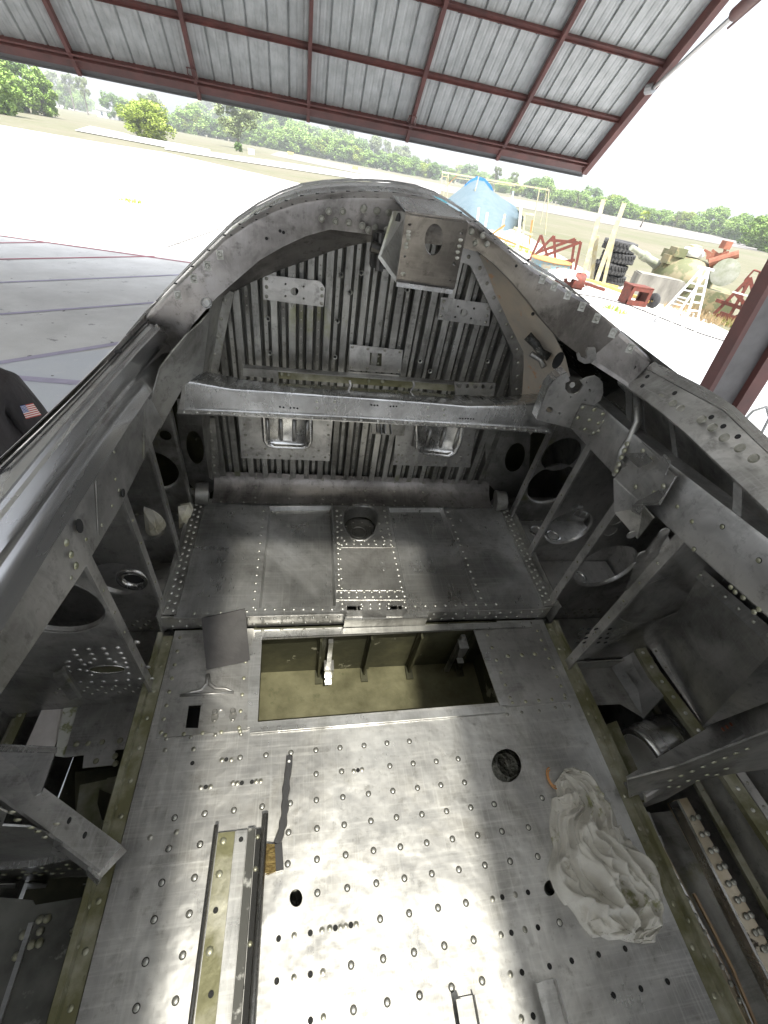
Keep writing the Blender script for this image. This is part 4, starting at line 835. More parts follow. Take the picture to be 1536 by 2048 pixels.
# control quadrant
cq = [(420, 290), (430, 255), (455, 185), (475, 135), (500, 100), (535, 75), (565, 62), (580, 100), (558, 112), (556, 140), (572, 160), (600, 166), (625, 155), (645, 122), (628, 100), (665, 85), (700, 78), (722, 88), (738, 112), (740, 160), (728, 195), (700, 215), (740, 245), (755, 262), (740, 310), (690, 365), (585, 330)]
yq = .80
quad = yplate('control_quadrant', [c8(*p) for p in cq], yq, .004, ALU, [[c8(*p) for p in ell(482, 241, 18, 15, 16)]] + [[c8(*p) for p in ell(x, y, r, r, 10)] for x, y, r in [(530, 258, 6), (675, 146, 7), (654, 192, 6), (660, 108, 5), (583, 179, 4)]])
yplate('quadrant_doubler', [c8(*p) for p in [(638, 214), (700, 225), (750, 245), (752, 262), (740, 308), (688, 366), (584, 328), (600, 285)]], yq - .004, .003, ALUD, parent=quad)
rivets([PY(*c8(*p), yq - .0045) for p in [(641, 230), (697, 240), (738, 262), (742, 296), (718, 305), (675, 290), (619, 279), (653, 334), (695, 352), (718, 342)]], (0, -1, 0), .005, quad, RIVC)
B(MB().box(PY(*c8(600, 130), .85), (.05, .06, .02)).tube([PY(*c8(590, 120), .82), PY(*c8(615, 105), .9)], .006, 8), 'quadrant_pivot', ALUD, quad, 'auto')
m_ = MB(); pts = [PY(*c8(*p), yq) for p in cq[:7]]; m_.add([p for p in pts] + [p + Y3 * .03 for p in pts], [(k, k + 1, k + 8, k + 7) for k in range(6)]); B(m_, 'quadrant_flange', ALUS, quad)
# bracket assembly on the right longeron
yb2 = .60
q8 = lambda pts, y: [PY(*c8(*p), y) for p in pts]
def poly3(name, P, m, t=.003, parent=None, sm=False):
    N = (P[1] - P[0]).cross(P[2] - P[0]).normalized(); k = len(P); return B(MB().add(list(P) + [p - N * t for p in P], [tuple(range(k)), tuple(range(2 * k - 1, k - 1, -1))] + [(i, i + k, (i + 1) % k + k, (i + 1) % k) for i in range(k)]), name, m, parent, sm)
for nm_, P_, mm_ in poly3s: poly3(nm_, P_, mm_)
b0 = [PX(*c8(*p), .668) for p in [(795, 570), (850, 500), (925, 395), (1090, 560), (1010, 700), (940, 705)]]
brk = poly3('throttle_bracket', b0, ALU)
b1 = [PX(*c8(795, 570), .668), PX(*c8(940, 705), .668), PY(*c8(912, 862), .56), PY(*c8(800, 735), .60)]
poly3('bracket_lower_face', b1, ALU, parent=brk)
b2 = [PX(*c8(940, 705), .668), PX(*c8(990, 760), .672), PY(*c8(912, 862), .56)]
poly3('bracket_side_face', b2, ALUD, parent=brk)
for P in ([(838, 450), (945, 448), (985, 490), (915, 520)], [(835, 480), (860, 512), (840, 520), (828, 490)]):
    poly3('bracket_clip', [PX(*c8(*p), .650) for p in P], ALUS, parent=brk)
for P in ([(885, 700), (1005, 690), (1035, 650), (1020, 620), (940, 665), (905, 680)], [(885, 700), (945, 700), (915, 750), (883, 730)], [(1040, 455), (1070, 480), (1045, 555), (1003, 520)]):
    poly3('bracket_clip', [PX(*c8(*p), .652) for p in P], ALUS, parent=brk)
rivets([PX(*c8(*p), .6645) for p in [(930, 440), (985, 640), (1003, 655), (895, 612), (968, 480), (1030, 610)]], (-1, 0, 0), .0055, brk, RIVC)
m_ = MB()
for P in ([(905, 170), (935, 178), (945, 400), (915, 390)],): poly3('skin_stringer', [PX(*c8(*p), .76) for p in P], ALUD)
# small uprights in the dark gap of the right side
for P, x in (([(850, 125), (885, 140), (880, 330), (862, 345)], .72), ([(1060, 290), (1085, 310), (1115, 540), (1095, 545)], .73), ([(1375, 590), (1420, 600), (1412, 795), (1370, 770)], .70)):
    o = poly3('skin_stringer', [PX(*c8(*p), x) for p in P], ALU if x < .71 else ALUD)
m_ = MB().tube([PX(*c8(905, 180), .70), PX(*c8(905, 300), .70), PX(*c8(870, 380), .69), PX(*c8(830, 440), .68), PX(*c8(800, 560), .675)], .008, 10); B(m_, 'cable_conduit', ALUD, None, True)
rivets([PX(*c8(*p), .662) for p in [(855, 405), (842, 437), (827, 470), (815, 503), (803, 535)]], (-1, 0, .3), .006, lonr, RIVC)

# --- side frames -----------------------------------------------------------------------------------------------
SKL = [(-.385, -.40), (-.46, -.52), (-.56, -.68), (-.62, -.85), (-.665, -1.0), (-.66, -1.15), (-.56, -1.30)]
SKR = [(.735, -.33), (.80, -.44), (.90, -.60), (.97, -.78), (1.01, -.95), (1.0, -1.12), (.93, -1.28)]
frames = [(-1, .485, -1.0, (ellpx(185, 1210, 82, 62), )), (-1, .65, -1.0, (ellpx(268, 1157, 36, 40), )),
          (-1, .825, -.99, (ellpx(311, 1045, 32, 48, -12), )), (-1, 1.0, -.97, (ellpx(352, 942, 34, 52, -15), ellpx(331, 871, 14, 8))),
          (1, .485, -1.0, (ellpx(1250, 1200, 60, 48, -25), ) + tuple(ellpx(*c8(x, y), 10, 6.5, -20, n=12) for x, y in [(1035, 832), (1000, 925), (932, 942), (905, 992), (1015, 1010), (880, 845)])),
          (1, .65, -1.0, (ellpx(1198, 1133, 60, 38, -22), ellpx(*c8(800, 775), 12, 9, -20, n=12), ellpx(*c8(776, 828), 11, 9, -20, n=12))),
          (1, .825, -.99, (ellpx(1130, 1055, 40, 34, -30), ) + tuple(ellpx(*c8(x, y), 4.5, 6, 0, n=10) for x, y in [(604, 710), (627, 715), (617, 741), (641, 752)])),
          (1, 1.0, -.97, (ellpx(1082, 968, 44, 40, -35), ellpx(1040, 905, 30, 40, 20)))]
for sgn, y, zb_, hl in frames:
    xi = -.328 if sgn < 0 else .700
    LLn = LL if sgn < 0 else LR; ztp = lerpy(LLn, y).z + .035
    SK = SKL if sgn < 0 else SKR
    sk_ = [(x, z) for x, z in SK if z < ztp + .02]
    pol = [(xi, -1.125), (xi, ztp)] + [(sk_[0][0], ztp)] + sk_[:-1]
    # drop holes too near the outline
    rh = []
    for h in hl:
        P_ = [PY(*p, y) for p in h]; cx_ = sum(p.x for p in P_) / len(P_); cz_ = sum(p.z for p in P_) / len(P_); rx_ = (max(p.x for p in P_) - min(p.x for p in P_)) / 2; rz_ = (max(p.z for p in P_) - min(p.z for p in P_)) / 2
        r_ = (rx_ + rz_) / 2; gap = abs(cx_ - xi)
        if r_ > .03:
            r_ = min(r_, .105)
            if gap < r_ + .016: cx_ = xi + sgn * (r_ + .016)
        elif gap < r_ + .004: cx_ = xi + sgn * (r_ + .004)
        # stay inside the web outline at the skin side
        def xsk(z):
            for (xa, za), (xb, zb2) in zip(SK[:-1], SK[1:]):
                if zb2 <= z <= za: return xa + (xb - xa) * (z - za) / (zb2 - za)
            return SK[0][0]
        lim = min(abs(xsk(min(cz_ + r_ * .7, ztp)) - xi), abs(xsk(cz_) - xi)) - .010
        if abs(cx_ - xi) + r_ > lim:
            if r_ > .03: r_ = min(r_, (lim - .016) / 2); cx_ = xi + sgn * (.016 + r_) if abs(cx_ - xi) + r_ > lim else cx_
            else: continue
        if cz_ + r_ > ztp - .01: cz_ = ztp - .012 - r_
        rh.append(ell(cx_, cz_, r_, r_, 32 if r_ > .03 else 14))
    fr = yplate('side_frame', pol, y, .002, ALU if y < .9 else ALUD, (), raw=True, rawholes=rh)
    # flange strip facing inboard
    xf = xi + .001 * sgn; zf = zb_
    m_ = MB().box((xi - sgn * .002, y - .011, (zf + ztp - .03) / 2), (.0025, .026, ztp - .03 - zf)); m_.box((xi - sgn * .0035, y - .023, (zf + ztp - .03) / 2), (.006, .0025, ztp - .03 - zf))
    B(m_, 'frame_flange', ALU, fr)
    rivets([Vector((xi - sgn * .0035, y - .010, zf + .03 + i * .065)) for i in range(int((ztp - zf - .05) / .065))], (-sgn, 0, 0), .0032, fr, RIVC)
    # rolled lips of the lightening holes
    if len(rh):
        ctr = [Vector((p[0], y, p[1])) for p in rh[0]]; c_ = sum(ctr, Vector()) / len(ctr); k = len(ctr)
        vs = [c_ + (p - c_) * s + Vector((0, d, 0)) for s, d in ((1.04, -.0005), (1.0, .003), (.97, .010)) for p in ctr]
        B(MB().add(vs, [(i * k + j, i * k + (j + 1) % k, (i + 1) * k + (j + 1) % k, (i + 1) * k + j) for i in range(2) for j in range(k)]), 'hole_lip', ALU, fr, True)
    # rivet band low on the web and bay floor
    pr = []
    for r_ in range(3):
        for i in range(7): pr.append(Vector((xi + sgn * (.02 + i * .028 + (r_ % 2) * .012), y - .0006, zb_ - .012 - r_ * .016)))
    rivets(pr, (0, -1, 0), .0045, fr, RIVD)
# floors of the side bays
for sgn in (-1, 1):
    xi = -.332 if sgn < 0 else .703; xo = -.66 if sgn < 0 else 1.0
    for y0, y1, z in ((.825, 1.0, -.985), (.652, .823, -.995), (.487, .648, -1.06), (1.003, 1.1, -.96)):
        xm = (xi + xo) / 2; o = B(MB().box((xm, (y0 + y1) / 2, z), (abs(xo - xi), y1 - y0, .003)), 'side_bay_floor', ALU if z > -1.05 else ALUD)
        rivets([Vector((xi + sgn * (.015 + i * .03), y0 + .018 + (i % 2) * .012, z + .002)) for i in range(7)] + [Vector((xi + sgn * .012, y0 + .03 + i * .03, z + .002)) for i in range(4)], Z3, .0042, o, RIVC)
        if z > -1.05: B(MB().box(((xi + sgn * .05), y0 + .022, z + .003), (.11, .03, .002)), 'bay_angle', ALUD, o)
    # small flared hole cups on bay floors (right)
q = PY(1208, 1170, .60); 
for p, z in (((1073, 1062), -.984), ((1105, 1072), -.984), ((1157, 1155), -.994)):
    q = PZ(*p, z); B(MB().lathe([(.028, .001), (.024, .005), (.019, .003), (.016, -.012)], q, Z3, 20), 'flared_hole', ALUS, None, True); B(MB().lathe([(.0001, -.006), (.018, -.006)], q, Z3, 16), 'hole_bottom', BLK)
q = PY(268, 1157, .66); B(MB().lathe([(.020, .0), (.022, -.006), (.034, -.008), (.037, -.002)], q, Y3, 26), 'ring_collar', ALUS, None, True); B(MB().lathe([(.0001, .002), (.021, .002)], q, Y3, 20), 'ring_shadow', BLK)
# near left trough
m_ = MB(); d1c = lambda x, y: (x / 3.725, 1150 + y / 3.725)
for p in [(545,560),(655,553),(768,550),(877,543),(985,537),(1020,500),(568,600),(680,592),(790,588),(898,583),(1000,578),(595,635),(700,628),(812,628),(920,622),(1020,612),(510,648),(625,670),(668,655),(855,650),(935,655),(1035,650),(505,685),(590,708),(645,715),(945,690),(955,735),(1100,685),(510,720),(680,748),(680,800),(770,795),(862,790),(952,785),(1040,775),(1130,772),(595,800)]:
    m_.dome(PY(*d1c(*p), .4845), (0, -1, 0), .0062, .003)
B(m_, 'dimples', ALU, None, True, kind='stuff')
q = PY(215, 1338, .4838); B(MB().lathe([(.0, 0)] * 0 + [(.034, .001), (.036, -.002), (.038, .001)], (0, 0, 0), Y3, 26).add([], []) if False else MB().plate(ell(0, 0, .034, .0155, 24), [], q, X3, Z3, .001), 'oval_opening', CHRD)
B(MB().tube([q + Vector((.0345 * math.cos(t), -.0005, .016 * math.sin(t))) for t in [2 * PI * i / 28 for i in range(29)]], .0014, 6), 'oval_rim', ALUS, None, True)
ZT = -1.105
trf = zplate('trough_floor', [(165, 1380), (300, 1371), (316, 1376), (272, 1495), (230, 1500), (228, 1530), (165, 1536), (168, 1510), (128, 1515)], ZT, .003, ALU, [ellpx(300, 1390, 14, 12)])
rivets([PZ(*p, ZT + .001) for p in [(153, 1488), (176, 1487), (204, 1484), (240, 1481), (262, 1375 + 106), (192, 1522), (230, 1512), (231, 1527)]], Z3, .0065, trf, RIVC)
zplate('yellow_edge_patch', [(300, 1405), (312, 1385), (322, 1378), (300, 1500), (275, 1510), (285, 1440)], ZT + .002, .002, CHRY)
zplate('daylight_gap_plate', [(92, 1400), (118, 1375), (132, 1400), (120, 1470), (105, 1500), (48, 1500)], ZT - .01, .002, mat('painted_daylight', (.74, .70, .67), .7, 0, (.5, .46, .42), 9))  # pale plate painted as the daylight seen through a gap in the skin
zplate('worn_paint_edge', [(130, 1405), (165, 1395), (160, 1450), (135, 1515), (110, 1512), (118, 1460)], ZT - .004, .002, mat('worn_white_paint', (.55, .55, .50), .7, 0, (.25, .26, .14), 30, lo=.5, hi=.58))
m_ = MB().bar(PY(118, 1345, .47), PY(150, 1392, .46), .02, .012); m_.bar(PY(128, 1340, .46), PY(160, 1388, .45), .006, .02); B(m_, 'hinge_block', ALUD)
# skin (both sides), stringers, keel -------------------------------------------------------------------------
OLs = sorted(OL, key=lambda p: p.y)
def skin(SK, name, m, ys=(-.9, -.4, 0, .3, .45, .6, .75, .88, .95)):
    mb = MB(); n = len(ys); P = SK
    def shf(x, y):
        if name != 'side_skin' or x > 0 or y > .97: return (0, 0)
        q = lerpy(OLs, y); return (q.x + .37 - .006, q.z + .388)
    vs = [Vector((x + shf(x, y)[0] * (1 if i < 3 else .4), y, z + shf(x, y)[1] * (1 if i < 2 else .5))) for i, (x, z) in enumerate(P) for y in ys]
    mb.add(vs, [(i * n + k, i * n + k + 1, (i + 1) * n + k + 1, (i + 1) * n + k) for i in range(len(P) - 1) for k in range(n - 1)])
    vo = [v + Vector((.003 if v.x > .1 else -.003, 0, -.001)) for v in vs]; mb.add(vo, [(i * n + k, i * n + k + 1, (i + 1) * n + k + 1, (i + 1) * n + k)[::-1] for i in range(len(P) - 1) for k in range(n - 1)])
    return B(mb, name, m, None, True)
keel = [(-.56, -1.30), (-.40, -1.36), (-.1, -1.40), (.18, -1.41), (.46, -1.39), (.76, -1.35), (.93, -1.28)]
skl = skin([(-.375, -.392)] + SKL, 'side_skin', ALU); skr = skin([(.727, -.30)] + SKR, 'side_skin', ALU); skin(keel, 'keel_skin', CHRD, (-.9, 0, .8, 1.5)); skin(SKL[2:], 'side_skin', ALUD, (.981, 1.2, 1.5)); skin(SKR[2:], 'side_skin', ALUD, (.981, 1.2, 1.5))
B(MB().add([(x, 1.4, z) for x, z in [(-.30, -.42)] + SKL[2:] + keel + SKR[::-1][:-2] + [(.64, -.40), (.4, -.30), (-.1, -.30)]], [tuple(range(2 + len(SKL) - 2 + len(keel) + len(SKR) - 2 + 2))]), 'forward_bulkhead', CHRD)
for SK, i, m, sg in ((SKL, 3, ALUD, 1), (SKL, 5, CHR, 1), (SKR, 5, CHR, -1), (SKR, 6, CHR, -1)):
    x, z = SK[i]; x += sg * .012
    o = B(MB().box((x, .15, z), (.022, 1.9, .004)).box((x + sg * .010, .15, z + .012), (.003, 1.9, .026)).box((x + sg * .018, .15, z + .024), (.018, 1.9, .003)), 'side_stringer', m)
    rivets([Vector((x + sg * .016, -.6 + k * .06, z + .0262)) for k in range(26)], Z3, .004, o, RIVC)
# near-right: bay with slanted skin panel, drum, struts
rp_ = [PX(*p, x) for p, x in [((1380, 1160), .90), ((1536, 1240), .90), ((1536, 1430), .93), ((1410, 1450), .93), ((1290, 1215), .90)]]
P4 = [PX(1372, 1120, .85), PX(1560, 1290, .83), PX(1560, 1395, .93), PX(1405, 1455, .955), PX(1287, 1262, .955)]
poly3('big_skin_panel', P4, ALU)
strip3('panel_edge_angle', [PX(1372, 1122, .845), PX(1290, 1240, .935)], .022, .002, ALU, nrm=(-1, 0, .2), rv=.03)
strip3('panel_edge_angle', [PX(1368, 1120, .845), PX(1560, 1290, .825)], .024, .002, ALUD, nrm=(-1, 0, .3), rv=.035)
strip3('chromate_stringer', [PZ(1262, 1265, -.95), PZ(1310, 1345, -.95), PZ(1398, 1462, -.95), PZ(1560, 1700, -.95)], .026, .003, CHR, nrm=(-.3, 0, 1), rv=.04, rm=RIV, flange=.02)
strip3('panel_edge_angle', [PZ(1284, 1258, -.955), PZ(1332, 1334, -.955), PZ(1424, 1462, -.955), PZ(1580, 1690, -.955)], .018, .002, ALU, nrm=(-.4, 0, 1), rv=.045)
zplate('side_tray', [(1122, 1322), (1212, 1316), (1290, 1438), (1240, 1408), (1165, 1412)], -1.04, .003, ALU)
poly3('side_tray_wall', [PZ(1212, 1316, -1.04), PZ(1258, 1280, -.965), PZ(1328, 1392, -.965), PZ(1288, 1438, -1.04)], ALU)
strip3('tray_corner_strip', [PZ(1214, 1322, -1.03), PZ(1258, 1282, -.96)], .02, .002, ALUD, nrm=(-.4, -.6, .6), rv=.02)
tw = yplate('perforated_web', [(700 / 1000, -1.0), (.70, -1.075), (.90, -1.075), (.965, -1.0)], .478, .003, ALUD, raw=True)
m_ = MB(); m2 = MB()
for r_ in range(4):
    for i in range(5): m2.lathe([(.0001, 0), (.0055, 0)], PY(1150 + i * 14 + r_ * 3 + 5, 1285 - r_ * 9, .4765), Y3, 10)
    for i in range(4): m_.lathe([(.0035, -.001), (.006, 0)], PY(1222 + i * 9, 1265 + r_ * 7 - i * 3, .477), Y3, 10)
B(m2, 'perforation', BLK, tw, kind='stuff'); B(m_, 'perforation_rims', RIVD, tw, kind='stuff')
# drum (air duct) lying crosswise
a = PZ(1266, 1530, -1.10) + Vector((0, 0, .035)); d = Vector((1, .22, .10)).normalized()
m_ = MB().lathe([(.058, .01), (.060, 0), (.068, -.002), (.074, .006), (.075, .02), (.074, .11), (.069, .128), (.04, .135), (.0001, .135)], a, d, 40); drum = B(m_, 'air_duct_drum', ALUS, None, True)
m_ = MB().lathe([(.059, .0), (.057, .05), (.040, .052), (.0001, .055)], a, d, 30); B(m_, 'drum_liner', WHT, drum, True)
B(MB().tube([a + d * .1 + Vector((0, .02, .058)), a + d * .125 + Vector((.01, -.01, .06)), a + d * .15 + Vector((.02, -.03, .055))], [.012, .015, .011], 12), 'drum_lug', ALU, drum, True)
for k in range(9):
    an = PI * .1 + k * .3; B(MB().dome(a + d * .002 + Vector((0, math.cos(an), math.sin(an))) * .064, -d, .003), 'drum_screw', RIV, drum) if k < 6 else None
# struts
def angle_bar(name, a, b, wd, m=ALU, up=Vector((0, 0, 1)), parent=None, fl=.02):
    a, b = Vector(a), Vector(b); d = (b - a).normalized(); s = d.cross(up).normalized(); u = s.cross(d)
    mb = MB(); k = 7; prof = [(-wd / 2, -fl), (-wd / 2, -.004), (-wd / 2 + .003, -.0008), (-wd / 2 + .007, 0), (wd / 2 - .001, 0), (wd / 2, -.002), (wd / 2 - .001, -.0035), (-wd / 2 + .007, -.003), (-wd / 2 + .0035, -fl)]
    n = len(prof); vs = [p + s * x + u * z for p in (a, b) for x, z in prof]
    mb.add(vs, [(i, (i + 1) % n, n + (i + 1) % n, n + i) for i in range(n)] + [tuple(range(n))[::-1], tuple(range(n, 2 * n))]); return B(mb, name, m, parent, 'auto')
A_, B_ = PZ(-60, 1505, -.90), PZ(222, 1716, -.955)
st = angle_bar('diagonal_strut', B_, A_, .045, ALU, Vector((.15, .45, 1)))
m_ = MB()
for p, t in (((32, 1566), 1), ((140, 1642), 1), ((171, 1671), 1)): m_.plate(ell(0, 0, .003, .005, 10), [], PZ(p[0], p[1], -.93) + Vector((0, 0, .004)), X3, Y3, .001)
B(m_, 'strut_slot', BLK, st)
angle_bar('strut_clip', PZ(228, 1728, -.958), PZ(205, 1706, -.955), .05, ALUS, Vector((.15, .45, 1)), st)
A_, B_ = PZ(1272, 1572, -.965), PZ(1600, 1372, -.90)
st = angle_bar('diagonal_strut', B_, A_, .05, ALU, Vector((-.1, .45, 1)))
m_ = MB()
RO = mat('rust_spot', (.30, .10, .05), .7)
for k in range(3): m_.plate(ell(0, 0, .003, .0045, 10), [], PZ(1442 + k * 8 + 3, 1459 - k * 5, -.925) + Vector((0, 0, .002)), X3, Y3, .001)
B(m_, 'rusty_slot', RO, st)
# shelf bracket at far left
sh = poly3('shelf_bracket', [PZ(-40, 1488, -.93), PZ(115, 1496, -.93), PZ(84, 1586, -.93), PZ(60, 1600, -.93), PZ(-40, 1540, -.93)], ALU, .004)
poly3('shelf_lip', [PZ(-40, 1488, -.93), PZ(115, 1496, -.93), PZ(113, 1507, -.925), PZ(-40, 1503, -.925)], ALUS, .003, sh)
# lower-left frame web with slot and clips
yl = .20
lw = yplate('lower_frame_web', [(-30, 1650), (60, 1655), (150, 1690), (205, 1722), (203, 1790), (120, 1808), (40, 1800), (-30, 1790)], yl, .003, ALUD, [ell(147, 1762, 34, 8, 20, .03)])
rivets([PY(*c3(*p), yl - .001) for p in [(22, 380), (60, 352), (104, 346), (120, 366), (98, 395), (140, 380), (180, 372), (216, 346), (208, 380), (238, 360), (270, 374), (300, 350), (345, 330), (320, 372), (360, 350), (408, 350), (430, 330), (160, 140), (195, 160), (232, 188), (90, 100), (60, 60), (290, 120)]], (0, -1, 0), .0055, lw, RIVC)
for P in ([(280, 195), (350, 228), (330, 302), (264, 265)], [(425, 428), (515, 425), (495, 495), (408, 500)], [(135, 420), (245, 425), (225, 462), (135, 470)], [(0, 428), (82, 425), (75, 470), (0, 478)], [(-20, 30), (40, 55), (10, 135), (-20, 130)]):
    c_ = [PY(*c3(*p), yl - .012) for p in P]; o = poly3('clip_tab', c_, PAN, .002, lw)
    B(MB().lathe([(.0001, 0), (.003, 0)], sum(c_, Vector()) / 4 - Y3 * .004, Y3, 10), 'tab_hole', BLK, lw)
strip3('web_upper_lip', [PY(-20, 1742, yl - .01), PY(60, 1735, yl - .01), PY(165, 1716, yl - .01)], .006, .012, ALUS, parent=lw)
# deep dark web with odd-shaped hole at left middle
dw = zplate('lower_well_floor', [(150, 1545), (265, 1530), (258, 1600), (215, 1700), (150, 1650)], -1.20, .003, CHRD, [])
sl_ = zplate('well_plate', [(160, 1570), (255, 1550), (250, 1640), (232, 1690), (190, 1680), (150, 1640)], -1.14, .003, mat('blotched_plate', (.34, .34, .28), .5, .5, (.16, .16, .08), 16, spots=[((.45, .40, .05), 18, .62, .03)]), [[(215, 1556), (235, 1552), (255, 1558), (240, 1595), (222, 1625), (213, 1642), (203, 1640), (194, 1606), (198, 1578)]])
zplate('lower_left_skin_panel', [(-60, 1790), (65, 1800), (70, 1810), (190, 1790), (150, 2100), (-60, 2100)], -1.16, .003, mat('stained_skin', (.24, .24, .215), .45, .75, (.10, .10, .09), 8, spots=[((.40, .40, .36), 14, .60, .08), ((.03, .03, .02), 11, .63, .05)]), [ellpx(152, 1866, 15, 13)])
strip3('lower_left_seam', [PZ(62, 1845, -1.155), PZ(-5, 2048, -1.155)], .008, .01, PAN, nrm=(0, 0, 1))
rivets([PZ(*c3(*p), -1.158) for p in [(242, 607), (203, 612), (205, 671), (203, 732), (160, 741), (118, 692), (82, 800)]], Z3, .007, None, RIVC)
# lower right rails running aft
c6p = lambda x, y, z: PZ(*c6(x, y), z)
GB = mat('golden_bare_strip', (.62, .56, .45), .35, .85, (.40, .33, .22), 12, spots=[((.06, .05, .04), 20, .62, .05)])
strip3('rivet_stringer', [c6p(1110, 285, -1.06), c6p(1350, 720, -1.06), c6p(1600, 1190, -1.06)], .034, .004, GB, nrm=(-.15, 0, 1), flange=.03)
rivets([c6p(1175 + i * 43, 377 + i * 79, -1.057) for i in range(9)] + [c6p(1198 + i * 43, 370 + i * 79, -1.057) for i in range(9)], Z3, .0065, None, RIVD)
strip3('lower_rail_bead', [c6p(1100, 290, -1.05), c6p(1340, 760, -1.05), c6p(1600, 1270, -1.05)], .006, .03, ALUS, nrm=(0, 0, 1))
strip3('lower_skin_strip', [c6p(905, 370, -1.12), c6p(1130, 800, -1.12), c6p(1400, 1400, -1.12)], .05, .003, GB, nrm=(0, 0, 1))
strip3('lower_rail_bead', [c6p(1040, 560, -1.10), c6p(1250, 950, -1.10), c6p(1480, 1400, -1.10)], .006, .012, ALUS, nrm=(0, 0, 1))
strip3('lower_skin_panel', [c6p(1000, 350, -1.135), c6p(1210, 800, -1.135), c6p(1500, 1400, -1.135)], .11, .003, ALUD, nrm=(0, 0, 1))
strip3('copper_pipe', [c6p(1180, 740, -1.09), c6p(1280, 930, -1.09), c6p(1370, 1110, -1.09), c6p(1480, 1372, -1.09)], .005, .005, mat('copper_tone', (.34, .24, .15), .35, .8), nrm=(0, 0, 1))
rivets([c6p(1020 + i * 42, 520 + i * 82, -1.09) for i in range(10)], Z3, .005, None, RIVD)
m_ = MB().tube([c6p(950, 350, -1.06), c6p(1000, 470, -1.06)], .006, 10).tube([c6p(997, 462, -1.06), c6p(1015, 515, -1.065)], .009, 10); B(m_, 'tie_rod', ALU, None, 'auto')
lr = yplate('lower_frame_web', [(1255, 1560), (1350, 1535), (1470, 1490), (1600, 1440), (1600, 1530), (1480, 1545), (1400, 1560), (1330, 1600), (1262, 1625)], .17, .003, ALUD)
rivets([PY(1300 + i * 19, 1585 - i * 6 + (i % 2) * 6, .168) for i in range(9)] + [PY(1340 + i * 22, 1560 - i * 9, .168) for i in range(8)], (0, -1, 0), .0055, lr, RIVC)
poly3('strut_shoe', [PZ(1246, 1566, -.975), PZ(1276, 1552, -.965), PZ(1300, 1575, -.965), PZ(1262, 1592, -.98)], ALUS)
poly3('green_web_strip', [PZ(1210, 1450, -1.03), PZ(1232, 1442, -1.03), PZ(1300, 1600, -1.05), PZ(1285, 1605, -1.05)], CHR)
# deep side wells: dark walls closing the sight lines under the floor edges
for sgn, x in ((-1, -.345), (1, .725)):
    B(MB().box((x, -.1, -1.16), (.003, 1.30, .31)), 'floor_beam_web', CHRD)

# ------------------------------------------------------------------ loose things in the cockpit
def loose(name, label, cat, base): return thing(name, label, cat, AW @ Matrix.Translation(base))
# steel plate leaning on the riser
P = [PZ(413, 1340, FZ + .005), PZ(500, 1322, FZ + .005)]
tp_ = [PY(404, 1236, P[0].y + .012), PY(490, 1218, P[1].y + .012)]
bs = (P[0] + P[1]) / 2
c = [P[0], P[1], PY(490, 1218, .60), PY(403, 1237, .585)]
m_ = MB(); N = (c[1] - c[0]).cross(c[2] - c[0]).normalized(); t = .006
m_.add(c + [p - N * t for p in c], [(0, 1, 2, 3), (7, 6, 5, 4)] + [(i, i + 4, (i + 1) % 4 + 4, (i + 1) % 4) for i in range(4)])
pl = m_.build('steel_plate', STEEL, None, bs); pl.matrix_world = AW @ Matrix.Translation(bs)
pl['label'] = 'dark grey rectangular steel plate leaning against the seat deck riser'; pl['category'] = 'metal plate'
# wire brush
bs = PZ(560, 1640, FZ); br = loose('wire_brush', 'black handled wire brush with brass bristles lying on the riveted floor', 'brush', bs)
path = [(579, 1512), (578, 1530), (574, 1560), (571, 1590), (570, 1620), (566, 1650), (561, 1670), (554, 1688)]
pp = [PZ(*p, FZ + .011) for p in path]
m_ = MB(); prevs = None; k = 0
wv = [.0095, .0085, .0105, .0085, .0105, .009, .008, .008]
import itertools
sec = []
for i in range(29):
    f_ = i / 28 * (len(pp) - 1); j = min(int(f_), len(pp) - 2); p = pp[j].lerp(pp[j + 1], f_ - j); d = (pp[j + 1] - pp[j]).normalized(); s = d.cross(Z3).normalized(); h = .0065 + (.0012 * math.sin(i * 1.35) if 6 < i < 24 else 0)
    sec.append([p + s * a * h + Z3 * b for a, b in ((-1, .0), (-.8, .0055), (.8, .0055), (1, .0), (.8, -.0055), (-.8, -.0055))])
m_.add([v for s_ in sec for v in s_], [(i * 6 + a, i * 6 + (a + 1) % 6, (i + 1) * 6 + (a + 1) % 6, (i + 1) * 6 + a)[::-1] for i in range(28) for a in range(6)] + [tuple(range(6)), tuple(range(28 * 6, 29 * 6))[::-1]])
a, b = PZ(557, 1688, FZ + .011), PZ(560, 1742, FZ + .011); m_.bar(a, b, .013, .011)
m_.build('handle', PLAS, br, bs, 'auto')
m_ = MB(); m_.lathe([(.0001, .0062), (.0026, .0062)], pp[0].lerp(pp[1], .7), Z3, 10); m_.build('hanging_hole', WHT, br, bs)
m_ = MB()
for i in range(420):
    t = random.random(); p = a.lerp(b, t) + Vector((-.006, 0, random.uniform(-.005, .005))); tip = p + Vector((-.017 + random.uniform(-.003, .003), random.uniform(-.004, .004), random.uniform(-.004, .003)))
    m_.bar(p, tip, .0007, .0007)
m_.build('bristles', BRASS, br, bs, kind='stuff')
